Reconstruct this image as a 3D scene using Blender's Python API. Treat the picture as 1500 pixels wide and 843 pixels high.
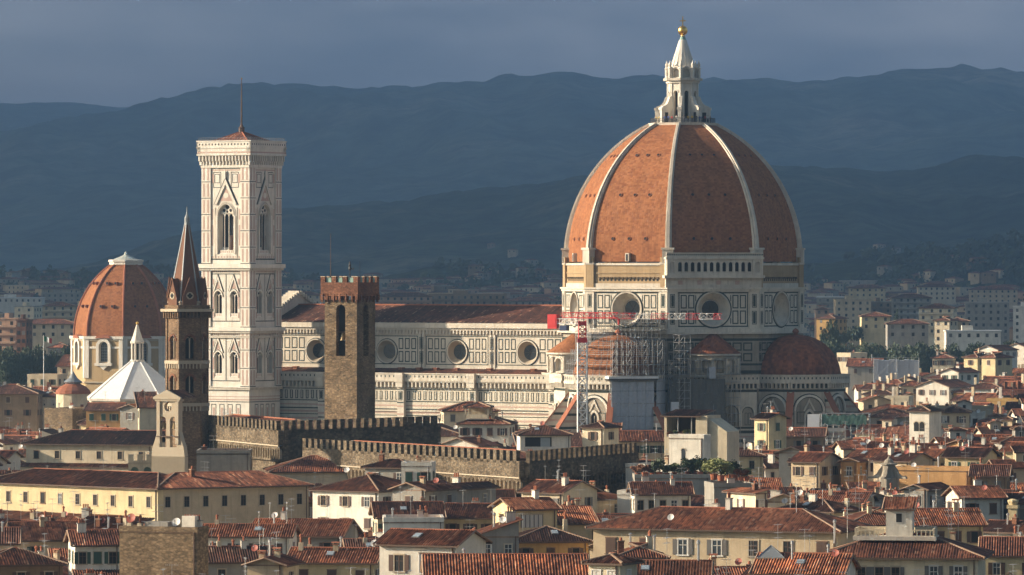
import bpy, math, random
from mathutils import Matrix, Vector
R = math.radians
rnd = random.Random(7)
for o in list(bpy.data.objects): bpy.data.objects.remove(o)
SC = bpy.context.scene; COL = SC.collection
# ------------------------------------------------------------ camera
FP, HZ, HC = 7965.0, 395.0, 54.0          # focal length in photo pixels, horizon row, eye height
cd = bpy.data.cameras.new('camera'); cam = bpy.data.objects.new('camera', cd); COL.objects.link(cam)
cam.location = (0, 0, HC); cam.rotation_euler = (R(90), 0, 0)
cd.sensor_width = 36; cd.lens = FP/1500*36; cd.shift_y = -(421.5-HZ)/1500; cd.clip_start = 1; cd.clip_end = 60000
SC.camera = cam
# ------------------------------------------------------------ sun, sky
SUN_A, SUN_E = -92.0, 19.0                # bearing from -Y towards +X, elevation
sdir = Vector((math.sin(R(SUN_A))*math.cos(R(SUN_E)), -math.cos(R(SUN_A))*math.cos(R(SUN_E)), math.sin(R(SUN_E))))
sl = bpy.data.lights.new('sun', 'SUN'); sl.energy = 5.0; sl.angle = R(0.5); sl.color = (1.0, 0.82, 0.61)
so = bpy.data.objects.new('sun', sl); COL.objects.link(so); so.rotation_euler = sdir.to_track_quat('Z', 'Y').to_euler()
W = bpy.data.worlds.new('World'); SC.world = W; W.use_nodes = True
def make_world():
    nt = W.node_tree; nt.nodes.clear(); N = nt.nodes.new; L = nt.links.new
    out = N('ShaderNodeOutputWorld'); mix = N('ShaderNodeMixShader')
    b1 = N('ShaderNodeBackground'); b2 = N('ShaderNodeBackground')
    sky = N('ShaderNodeTexSky'); sky.sky_type = 'NISHITA'; sky.sun_disc = False
    sky.sun_elevation = R(SUN_E); sky.sun_rotation = math.atan2(sdir.x, sdir.y); sky.air_density = 1.2; sky.dust_density = 3.0
    L(sky.outputs[0], b1.inputs[0]); b1.inputs[1].default_value = 0.062
    tc = N('ShaderNodeTexCoord'); sep = N('ShaderNodeSeparateXYZ'); L(tc.outputs['Generated'], sep.inputs[0])
    # rain cloud bank filling the north
    mr = N('ShaderNodeMapRange'); mr.interpolation_type = 'SMOOTHSTEP'
    mr.inputs[1].default_value = 0.72; mr.inputs[2].default_value = 0.95
    L(sep.outputs['Y'], mr.inputs[0]); L(mr.outputs[0], mix.inputs[0])
    mp = N('ShaderNodeMapping'); mp.inputs['Scale'].default_value = (15, 15, 60); L(tc.outputs['Generated'], mp.inputs[0])
    nz = N('ShaderNodeTexNoise'); nz.inputs['Scale'].default_value = 1.0; nz.inputs['Detail'].default_value = 6; nz.inputs['Roughness'].default_value = .55
    L(mp.outputs[0], nz.inputs[0])
    cr = N('ShaderNodeValToRGB'); e = cr.color_ramp.elements
    e[0].position = .36; e[0].color = (.108, .128, .168, 1); e[1].position = .68; e[1].color = (.215, .228, .262, 1)
    L(nz.outputs[0], cr.inputs[0])
    # paler, pinker band of cloud low on the left
    m2 = N('ShaderNodeMapRange'); m2.inputs[1].default_value = .040; m2.inputs[2].default_value = .022; L(sep.outputs['Z'], m2.inputs[0])
    m3 = N('ShaderNodeMapRange'); m3.inputs[1].default_value = .01; m3.inputs[2].default_value = -.08; L(sep.outputs['X'], m3.inputs[0])
    mm = N('ShaderNodeMath'); mm.operation = 'MULTIPLY'; L(m2.outputs[0], mm.inputs[0]); L(m3.outputs[0], mm.inputs[1])
    m5 = N('ShaderNodeMath'); m5.operation = 'MULTIPLY'; m5.inputs[1].default_value = .6; L(mm.outputs[0], m5.inputs[0])
    m4 = N('ShaderNodeMixRGB'); m4.inputs[2].default_value = (.22, .205, .24, 1); L(m5.outputs[0], m4.inputs[0]); L(cr.outputs[0], m4.inputs[1])
    L(m4.outputs[0], b2.inputs[0]); b2.inputs[1].default_value = 1.0
    L(b1.outputs[0], mix.inputs[1]); L(b2.outputs[0], mix.inputs[2]); L(mix.outputs[0], out.inputs[0])
make_world()
SC.view_settings.view_transform = 'Standard'; SC.view_settings.look = 'None'; SC.view_settings.exposure = 1.05; SC.view_settings.gamma = 1
SC.render.engine = 'CYCLES'
cy = SC.cycles; cy.use_denoising = True; cy.use_adaptive_sampling = True; cy.adaptive_threshold = .015
cy.max_bounces = 4; cy.diffuse_bounces = 2; cy.glossy_bounces = 2; cy.transmission_bounces = 2; cy.transparent_max_bounces = 6; cy.volume_bounces = 1
cy.caustics_reflective = False; cy.caustics_refractive = False
# ------------------------------------------------------------ materials
def nmat(name):
    m = bpy.data.materials.new(name); m.use_nodes = True; nt = m.node_tree
    return m, nt, nt.nodes['Principled BSDF']
def nd(nt, t, **k):
    n = nt.nodes.new(t)
    for a, v in k.items(): setattr(n, a, v)
    return n
def noise(nt, src, scale, detail=4, rough=.55):
    n = nd(nt, 'ShaderNodeTexNoise'); n.inputs['Scale'].default_value = scale; n.inputs['Detail'].default_value = detail; n.inputs['Roughness'].default_value = rough
    nt.links.new(src, n.inputs['Vector']); return n.outputs[0]
def ramp(nt, src, stops):
    r = nd(nt, 'ShaderNodeValToRGB'); e = r.color_ramp.elements
    while len(e) < len(stops): e.new(.5)
    for i, (p, c) in enumerate(stops): e[i].position = p; e[i].color = (*c, 1) if len(c) == 3 else c
    nt.links.new(src, r.inputs[0]); return r.outputs[0]
def mixc(nt, a, b, f, mode='MIX'):
    m = nd(nt, 'ShaderNodeMixRGB', blend_type=mode)
    for i, v in ((1, a), (2, b), (0, f)):
        if isinstance(v, (int, float)): m.inputs[i].default_value = v
        elif isinstance(v, tuple): m.inputs[i].default_value = (*v, 1)
        else: nt.links.new(v, m.inputs[i])
    return m.outputs[0]
def math_(nt, op, a, b=0.0, c=None):
    m = nd(nt, 'ShaderNodeMath', operation=op)
    for i, v in enumerate((a, b) if c is None else (a, b, c)):
        if isinstance(v, (int, float)): m.inputs[i].default_value = v
        else: nt.links.new(v, m.inputs[i])
    return m.outputs[0]
def mapping(nt, src, sc):
    m = nd(nt, 'ShaderNodeMapping'); m.inputs['Scale'].default_value = sc; nt.links.new(src, m.inputs[0]); return m.outputs[0]
def bump(nt, bs, h, strength, dist=.1):
    b = nd(nt, 'ShaderNodeBump'); b.inputs['Strength'].default_value = strength; b.inputs['Distance'].default_value = dist
    nt.links.new(h, b.inputs['Height']); nt.links.new(b.outputs[0], bs.inputs['Normal'])
MATS = {}
def stucco(name, rgb, stain=.35, rough=.9, vary=.22, scale=.35, bs_=.3, streak=True):
    m, nt, bs = nmat(name); tc = nd(nt, 'ShaderNodeTexCoord').outputs['Object']
    oi = nd(nt, 'ShaderNodeObjectInfo').outputs['Random']
    dark = tuple(c*.55 for c in rgb)
    n1 = noise(nt, tc, scale, 6, .65)
    f = ramp(nt, n1, [(.36, (0, 0, 0)), (.70, (1, 1, 1))])
    col = mixc(nt, rgb, dark, math_(nt, 'MULTIPLY', f, stain))
    if streak:
        n2 = noise(nt, mapping(nt, tc, (1.3, 1.3, .10)), 1.0, 4, .6)
        f2 = ramp(nt, n2, [(.52, (0, 0, 0)), (.72, (1, 1, 1))])
        col = mixc(nt, col, tuple(c*.45 for c in rgb), math_(nt, 'MULTIPLY', f2, stain*.9))
    v = math_(nt, 'MULTIPLY_ADD', oi, vary, 1-vary*.6)
    n3 = math_(nt, 'MULTIPLY_ADD', noise(nt, tc, 4.0, 3), .25, .875)
    v2 = math_(nt, 'MULTIPLY', v, n3)
    cm = nd(nt, 'ShaderNodeVectorMath', operation='SCALE'); nt.links.new(col, cm.inputs[0]); nt.links.new(v2, cm.inputs['Scale'])
    nt.links.new(cm.outputs[0], bs.inputs['Base Color']); bs.inputs['Roughness'].default_value = rough
    bs.inputs['Specular IOR Level'].default_value = .2
    bump(nt, bs, noise(nt, tc, 3.5, 5), bs_, .08)
    MATS[name] = m; return m
def stone(name, rgb, bw=.7, bh=.35, contrast=.5):
    """coursed rubble / brick: voronoi cells stretched sideways"""
    m, nt, bs = nmat(name); tc = nd(nt, 'ShaderNodeTexCoord').outputs['Object']
    vo = nd(nt, 'ShaderNodeTexVoronoi'); vo.inputs['Scale'].default_value = 1; vo.inputs['Randomness'].default_value = .8
    nt.links.new(mapping(nt, tc, (1/bw, 1/bw, 1/bh)), vo.inputs['Vector'])
    sp = nd(nt, 'ShaderNodeSeparateColor'); nt.links.new(vo.outputs['Color'], sp.inputs[0])
    a = tuple(c*(1-contrast) for c in rgb); b = tuple(min(1, c*(1+contrast)) for c in rgb)
    col = mixc(nt, a, b, sp.outputs[0])
    n = ramp(nt, noise(nt, tc, .22, 6, .6), [(.38, (.62, .6, .58)), (.66, (1.12, 1.1, 1.05))])
    col = mixc(nt, col, n, 1.0, 'MULTIPLY')
    e = ramp(nt, vo.outputs['Distance'], [(.30, (1, 1, 1)), (.62, (.55, .55, .55))])
    col = mixc(nt, col, e, .6, 'MULTIPLY')
    nt.links.new(col, bs.inputs['Base Color']); bs.inputs['Roughness'].default_value = .95; bs.inputs['Specular IOR Level'].default_value = .15
    bump(nt, bs, sp.outputs[1], .6, .12)
    MATS[name] = m; return m
def tiles(name, lo, mid, hi, pu=.34, pv=.8, bstr=.9, bdist=.14, pale=.05, moss=.5, dome=False):
    """clay pantiles: every tile its own shade; u runs along the eave, v up the slope (metres)"""
    m, nt, bs = nmat(name); uv = nd(nt, 'ShaderNodeTexCoord').outputs['UV']; tc = nd(nt, 'ShaderNodeTexCoord').outputs['Object']
    oi = nd(nt, 'ShaderNodeObjectInfo').outputs['Random']
    s = nd(nt, 'ShaderNodeSeparateXYZ'); nt.links.new(uv, s.inputs[0])
    u = math_(nt, 'DIVIDE', s.outputs[0], pu); v = math_(nt, 'DIVIDE', s.outputs[1], pv)
    fu = math_(nt, 'FLOOR', u); v = math_(nt, 'ADD', v, math_(nt, 'MULTIPLY', math_(nt, 'SINE', math_(nt, 'MULTIPLY', fu, 12.9)), .4))
    c = nd(nt, 'ShaderNodeCombineXYZ'); nt.links.new(fu, c.inputs[0]); nt.links.new(math_(nt, 'FLOOR', v), c.inputs[1]); nt.links.new(oi, c.inputs[2])
    wn = nd(nt, 'ShaderNodeTexWhiteNoise', noise_dimensions='3D'); nt.links.new(c.outputs[0], wn.inputs[0])
    cu = nd(nt, 'ShaderNodeCombineXYZ'); nt.links.new(fu, cu.inputs[0]); nt.links.new(oi, cu.inputs[2]); wu = nd(nt, 'ShaderNodeTexWhiteNoise', noise_dimensions='3D'); nt.links.new(cu.outputs[0], wu.inputs[0])
    wsum = math_(nt, 'ADD', math_(nt, 'MULTIPLY', wn.outputs[0], .6), math_(nt, 'MULTIPLY', wu.outputs[0], .4)) if not dome else wn.outputs[0]
    col = ramp(nt, wsum, [(0, lo), (.35, mid), (.9-pale, hi), (1, hi if dome else (.46, .30, .20))])
    c2 = nd(nt, 'ShaderNodeVectorMath', operation='ADD'); nt.links.new(tc, c2.inputs[0])
    cc = nd(nt, 'ShaderNodeCombineXYZ'); nt.links.new(math_(nt, 'MULTIPLY', oi, 90), cc.inputs[0]); nt.links.new(cc.outputs[0], c2.inputs[1])
    big = noise(nt, mapping(nt, c2.outputs[0], (.55, .55, .07) if dome else (.28, .28, .28)), 1.0, 6, .65)
    dk = ramp(nt, big, [(.38, (.50, .47, .46)), (.58, (1, 1, 1))])
    col = mixc(nt, col, dk, moss*1.4, 'MULTIPLY')
    if not dome:
        col = mixc(nt, col, ramp(nt, noise(nt, c2.outputs[0], .16, 3, .5), [(.40, (.78, .80, .84)), (.47, (1, 1, 1)), (.56, (1, 1, 1)), (.60, (1.45, 1.35, 1.25))]), 1, 'MULTIPLY')
    val = math_(nt, 'MULTIPLY_ADD', oi, .6, .56) if not dome else math_(nt, 'MULTIPLY_ADD', oi, 0.0, 1.0)
    cm = nd(nt, 'ShaderNodeVectorMath', operation='SCALE'); nt.links.new(col, cm.inputs[0]); nt.links.new(val, cm.inputs['Scale'])
    nt.links.new(cm.outputs[0], bs.inputs['Base Color']); bs.inputs['Roughness'].default_value = .85; bs.inputs['Specular IOR Level'].default_value = .2
    wv = math_(nt, 'ABSOLUTE', math_(nt, 'SINE', math_(nt, 'MULTIPLY', u, math.pi)))
    st = math_(nt, 'FRACT', v)
    h = math_(nt, 'SUBTRACT', wv, math_(nt, 'MULTIPLY', st, .45))
    bump(nt, bs, h, bstr, bdist)
    MATS[name] = m; return m
def plain(name, rgb, rough=.6, metal=0.0, vary=.12):
    m, nt, bs = nmat(name); tc = nd(nt, 'ShaderNodeTexCoord').outputs['Object']
    n = math_(nt, 'MULTIPLY_ADD', noise(nt, tc, 1.7, 4), vary*2, 1-vary)
    cm = nd(nt, 'ShaderNodeVectorMath', operation='SCALE'); cm.inputs[0].default_value = rgb; nt.links.new(n, cm.inputs['Scale'])
    nt.links.new(cm.outputs[0], bs.inputs['Base Color']); bs.inputs['Roughness'].default_value = rough; bs.inputs['Metallic'].default_value = metal
    MATS[name] = m; return m
stucco('marble', (.66, .60, .50), .62, .75, .05, .22)
stucco('marble_warm', (.66, .60, .49), .62, .75, .05, .22)
stucco('marble_fresh', (.74, .69, .60), .5, .7, .05, .25)
stucco('marble_grey', (.62, .56, .47), .68, .8, .05, .2)
stucco('marble_dark', (.34, .30, .24), .7, .85, .0, .25)  # darker marble tone for the lower octagon, arch fills, coping and lantern
stucco('pink_marble', (.50, .35, .29), .3, .8, .05)
stucco('green_marble', (.032, .045, .038), .3, .6, .1)
stucco('white_lead', (.72, .72, .70), .25, .55, .0, .3)
stucco('rough_brick', (.40, .29, .17), .5, .95, .0, .3)
stucco('brown_stucco', (.46, .33, .18), .4, .9, .0, .2)
stone('rubble', (.27, .20, .13), .5, .26, .36)
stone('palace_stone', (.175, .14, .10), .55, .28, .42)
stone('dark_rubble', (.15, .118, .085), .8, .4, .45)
stone('tower_brick', (.27, .185, .12), .4, .2, .25)
stone('red_brick', (.26, .125, .08), .4, .2, .3)
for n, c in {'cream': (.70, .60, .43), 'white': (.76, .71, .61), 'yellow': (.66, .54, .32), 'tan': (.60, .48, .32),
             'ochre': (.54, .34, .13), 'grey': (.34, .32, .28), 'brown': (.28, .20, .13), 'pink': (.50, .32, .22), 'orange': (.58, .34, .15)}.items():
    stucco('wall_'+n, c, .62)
tiles('roof_red', (.050, .023, .017), (.125, .045, .029), (.29, .112, .060))
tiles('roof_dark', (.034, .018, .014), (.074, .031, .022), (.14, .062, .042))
tiles('roof_orange', (.070, .029, .019), (.20, .070, .037), (.42, .165, .082), pale=.08)
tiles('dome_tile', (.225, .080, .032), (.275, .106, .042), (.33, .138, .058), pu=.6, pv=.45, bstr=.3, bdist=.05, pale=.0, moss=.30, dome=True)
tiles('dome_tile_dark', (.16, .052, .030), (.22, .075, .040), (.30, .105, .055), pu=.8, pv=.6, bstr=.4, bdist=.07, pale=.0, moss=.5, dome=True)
stucco('mortar', (.30, .205, .145), .5, .9, .3, 1.2)
stucco('spire_brick', (.19, .098, .062), .4, .9, .0, .4)
stucco('terracotta', (.34, .13, .075), .4, .9, .2, 1)
plain('glass', (.02, .025, .03), .15); plain('dark_void', (.012, .011, .010), .9); plain('pane', (.05, .06, .07), .12)
plain('shutter_brown', (.085, .045, .03), .6); plain('shutter_green', (.03, .075, .05), .6); plain('shutter_grey', (.13, .12, .11), .6)
plain('timber', (.10, .06, .04), .8); plain('frame_white', (.62, .60, .55), .5); plain('sandstone', (.44, .37, .27), .9)
plain('metal_grey', (.33, .34, .35), .45, .6); plain('aluminium', (.5, .5, .5), .35, .8); plain('dish_white', (.62, .60, .56), .5)
plain('dish_red', (.34, .09, .06), .6); plain('gold', (.95, .58, .16), .3, 1.0, .05); plain('copper_green', (.20, .33, .28), .6)
plain('crane_red', (.62, .035, .035), .45); plain('crane_white', (.75, .74, .72), .45); plain('crane_blue', (.03, .05, .12), .5)
plain('sheet_grey', (.36, .39, .44), .55, 0, .25); plain('sheet_white', (.60, .63, .68), .5, 0, .15); plain('net_dark', (.10, .10, .095), .9, 0, .35)
plain('net_green', (.055, .12, .105), .9, 0, .4); plain('pale_copper', (.44, .47, .42), .6); plain('iron', (.04, .036, .034), .6); plain('tank_white', (.70, .70, .68), .5)
plain('skylight_glass', (.28, .33, .36), .12); plain('flag_green', (.02, .22, .07), .8); plain('flag_red', (.55, .03, .03), .8); plain('concrete', (.36, .34, .31), .9)
plain('lead_grey', (.24, .26, .27), .5, .2); plain('curtain', (.55, .52, .46), .8); plain('bell_bronze', (.14, .10, .05), .5, .7)
def leafmat(name, a, b):
    m, nt, bs = nmat(name); g = nd(nt, 'ShaderNodeNewGeometry'); tc = nd(nt, 'ShaderNodeTexCoord').outputs['Object']
    f = noise(nt, tc, .9, 3); r = math_(nt, 'ADD', math_(nt, 'MULTIPLY', g.outputs['Random Per Island'], .5), math_(nt, 'MULTIPLY', f, .5))
    nt.links.new(mixc(nt, a, b, r), bs.inputs['Base Color']); bs.inputs['Roughness'].default_value = .7; MATS[name] = m
leafmat('leaf_dark', (.016, .030, .014), (.055, .085, .030)); leafmat('leaf_mid', (.035, .06, .02), (.13, .16, .05))
leafmat('leaf_red', (.10, .03, .02), (.22, .09, .03)); leafmat('leaf_light', (.10, .13, .04), (.26, .26, .09))
def M(n): return MATS[n]
# ------------------------------------------------------------ mesh builder
class MB:
    def __init__(s): s.v = []; s.f = []; s.mi = []; s.uv = []; s.ms = []; s.M = Matrix.Identity(4); s.smooth = False
    def P(s, p):
        q = s.M @ Vector(p); s.v.append((q.x, q.y, q.z)); return len(s.v)-1
    def slot(s, m):
        if m not in s.ms: s.ms.append(m)
        return s.ms.index(m)
    def face(s, idx, m, uv=None):
        s.f.append(tuple(idx)); s.mi.append(s.slot(m)); s.uv.append(uv)
    def poly(s, pts, m, uv=None): s.face([s.P(p) for p in pts], m, uv)
    def box(s, x0, x1, y0, y1, z0, z1, m, top=None, nobot=False):
        a = [s.P(p) for p in ((x0,y0,z0),(x1,y0,z0),(x1,y1,z0),(x0,y1,z0),(x0,y0,z1),(x1,y0,z1),(x1,y1,z1),(x0,y1,z1))]
        for q in ((0,1,5,4),(1,2,6,5),(2,3,7,6),(3,0,4,7)): s.face([a[i] for i in q], m)
        s.face([a[i] for i in (4,5,6,7)], top or m)
        if not nobot: s.face([a[i] for i in (3,2,1,0)], m)
    def rect(s, x0, x1, z0, z1, y, m): s.poly([(x0,y,z0),(x1,y,z0),(x1,y,z1),(x0,y,z1)], m)
    def frame(s, x0, x1, z0, z1, t, y, m):
        s.rect(x0,x1,z0,z0+t,y,m); s.rect(x0,x1,z1-t,z1,y,m); s.rect(x0,x0+t,z0+t,z1-t,y,m); s.rect(x1-t,x1,z0+t,z1-t,y,m)
    def bar(s, p, q, r, m, n=4, r2=None):
        p, q = Vector(p), Vector(q); d = q-p
        if d.length < 1e-6: return
        d.normalize(); a = d.orthogonal().normalized(); b = d.cross(a); r2 = r if r2 is None else r2
        i0 = [s.P(p+(a*math.cos(t)+b*math.sin(t))*r) for t in [2*math.pi*(k+.5)/n for k in range(n)]]
        i1 = [s.P(q+(a*math.cos(t)+b*math.sin(t))*r2) for t in [2*math.pi*(k+.5)/n for k in range(n)]]
        for k in range(n): s.face((i0[k], i0[(k+1)%n], i1[(k+1)%n], i1[k]), m)
        s.face(i0[::-1], m); s.face(i1, m)
    def lathe(s, prof, m, n=16, c=(0,0), ph=0.0, cap=True, a0=0, a1=2*math.pi):
        full = abs(a1-a0-2*math.pi) < 1e-6; k = n if full else n+1
        rings = [[s.P((c[0]+r*math.cos(a0+(a1-a0)*j/n+ph), c[1]+r*math.sin(a0+(a1-a0)*j/n+ph), z)) for j in range(k)] for r, z in prof]
        for i in range(len(rings)-1):
            for j in range(n):
                s.face((rings[i][j], rings[i][(j+1)%k], rings[i+1][(j+1)%k], rings[i+1][j]), m)
        if cap and full: s.face(rings[-1], m); s.face(rings[0][::-1], m)
    def prism(s, pts, z0, z1, m, top=None):
        n = len(pts); a = [s.P((x,y,z0)) for x,y in pts]; b = [s.P((x,y,z1)) for x,y in pts]
        for k in range(n): s.face((a[k], a[(k+1)%n], b[(k+1)%n], b[k]), m)
        s.face(b, top or m); s.face(a[::-1], m)
    def slab(s, pts, y0, y1, m):
        """polygon in the x,z plane (counter-clockwise seen from -y), extruded from y0 (front) back to y1"""
        n = len(pts); a = [s.P((x,y0,z)) for x,z in pts]; b = [s.P((x,y1,z)) for x,z in pts]
        s.face(a, m); s.face(b[::-1], m)
        for k in range(n): s.face((a[(k+1)%n], a[k], b[k], b[(k+1)%n]), m)
    def band(s, pin, pout, y0, y1, m):
        """open strip between two polylines in x,z (arch mouldings)"""
        n = len(pin)
        a = [s.P((x,y0,z)) for x,z in pin]; b = [s.P((x,y0,z)) for x,z in pout]
        c = [s.P((x,y1,z)) for x,z in pin]; d = [s.P((x,y1,z)) for x,z in pout]
        for k in range(n-1):
            s.face((a[k], a[k+1], b[k+1], b[k]), m); s.face((b[k], b[k+1], d[k+1], d[k]), m); s.face((a[k+1], a[k], c[k], c[k+1]), m)
    def holed(s, x0, x1, z0, z1, hole, y, m, depth=0, shrink=1.0, rm=None, bm=None):
        """rectangle with a convex hole; reveal goes back by depth and shrinks towards the centre"""
        cx = sum(p[0] for p in hole)/len(hole); cz = sum(p[1] for p in hole)/len(hole)
        def hit(poly, an):
            dx, dz = math.cos(an), math.sin(an); n = len(poly); best = None
            for k in range(n):
                ax, az = poly[k]; bx, bz = poly[(k+1)%n]; ex, ez = bx-ax, bz-az
                den = dx*ez-dz*ex
                if abs(den) < 1e-9: continue
                t = ((ax-cx)*ez-(az-cz)*ex)/den; w = ((ax-cx)*dz-(az-cz)*dx)/den
                if t > 0 and -1e-6 <= w <= 1+1e-6 and (best is None or t > best): best = t
            best = best or 1e-3
            return (cx+dx*best, cz+dz*best)
        rect = [(x0,z0),(x1,z0),(x1,z1),(x0,z1)]
        an = sorted({round(math.atan2(p[1]-cz, p[0]-cx), 6) for p in list(hole)+rect})
        hi = [hit(hole, a) for a in an]; ro = [hit(rect, a) for a in an]; n = len(an)
        a = [s.P((p[0],y,p[1])) for p in hi]; b = [s.P((p[0],y,p[1])) for p in ro]
        for k in range(n): s.face((b[k], b[(k+1)%n], a[(k+1)%n], a[k]), m)
        if depth:
            c = [s.P((cx+(p[0]-cx)*shrink, y+depth, cz+(p[1]-cz)*shrink)) for p in hi]
            for k in range(n): s.face((a[k], a[(k+1)%n], c[(k+1)%n], c[k]), rm or m)
            if bm: s.face(c, bm)
    def add(s, o, Mx):
        b = len(s.v)
        for p in o.v: q = Mx @ Vector(p); s.v.append((q.x, q.y, q.z))
        for f, m, u in zip(o.f, o.mi, o.uv): s.f.append(tuple(i+b for i in f)); s.mi.append(s.slot(o.ms[m])); s.uv.append(u)
    def build(s, name, parent=None, loc=None, rz=0, smooth=False):
        me = bpy.data.meshes.new(name); me.from_pydata(s.v, [], s.f)
        for m in s.ms: me.materials.append(MATS[m])
        me.polygons.foreach_set('material_index', s.mi)
        if any(u for u in s.uv):
            ul = me.uv_layers.new(name='UVMap'); i = 0; buf = []
            for f, u in zip(s.f, s.uv):
                if u: buf += [c for p in u for c in p]
                else: buf += [0.0, 0.0]*len(f)
            ul.data.foreach_set('uv', buf)
        if smooth: me.polygons.foreach_set('use_smooth', [True]*len(me.polygons))
        me.update()
        o = bpy.data.objects.new(name, me); COL.objects.link(o)
        if parent: o.parent = parent
        if loc: o.location = loc
        if rz: o.rotation_euler = (0, 0, rz)
        return o
def TR(x, y, z=0, rz=0): return Matrix.Translation((x, y, z)) @ Matrix.Rotation(rz, 4, 'Z')
def tag(o, label=None, cat=None, group=None, kind=None):
    for k, v in (('label', label), ('category', cat), ('group', group), ('kind', kind)):
        if v: o[k] = v
    return o
def empty(name, loc, rz=0, label=None, cat=None, group=None, parent=None):
    o = bpy.data.objects.new(name, None); COL.objects.link(o); o.location = loc; o.rotation_euler = (0, 0, rz); o.empty_display_size = 1
    if parent: o.parent = parent
    return tag(o, label, cat, group)
def inst(src, parent=None, loc=(0,0,0), rz=0, sc=None, name=None):
    c = src.copy(); COL.objects.link(c); c.parent = parent; c.location = loc; c.rotation_euler = (0, 0, rz)
    if sc: c.scale = sc
    if name: c.name = name
    for ch in src.children:
        d = ch.copy(); COL.objects.link(d); d.parent = c
    return c
def at(px, py, Y): return ((px-750)/FP*Y, Y, HC-(py-HZ)/FP*Y)
def zat(py, Y): return HC-(py-HZ)/FP*Y
def arch(cx, z0, w, zs, n=8, pointed=0.0):
    """opening outline: jambs to zs, then a round or pointed head"""
    r = w/2; pts = [(cx-r, z0), (cx+r, z0)]
    if pointed:
        e = r*pointed; rr = 2*r-0 if False else r+e; t1 = math.acos(e/rr)
        right = [(cx-e+rr*math.cos(t1*k/n), zs+rr*math.sin(t1*k/n)) for k in range(n+1)]
        left = [(2*cx-x, z) for x, z in right[::-1][1:]]
        return pts+right+left
    return pts+[(cx+r*math.cos(math.pi*k/n), zs+r*math.sin(math.pi*k/n)) for k in range(n+1)]
def archline(cx, w, zs, n=10, pointed=0.0): return arch(cx, zs, w, zs, n, pointed)[2:]
def circle(cx, cz, r, n=28): return [(cx+r*math.cos(2*math.pi*k/n), cz+r*math.sin(2*math.pi*k/n)) for k in range(n)]
# landmarks of the finished picture, kept for the house filler: (pxL, pxR, py of the lowest visible row, Y)
KEEP = []; FOOT = []
def keep(a, b, py, Y): KEEP.append((a, b, py, Y))
def foot(cx, cy, hw, hd, rz): FOOT.append((cx, cy, hw, hd, rz))
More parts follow.
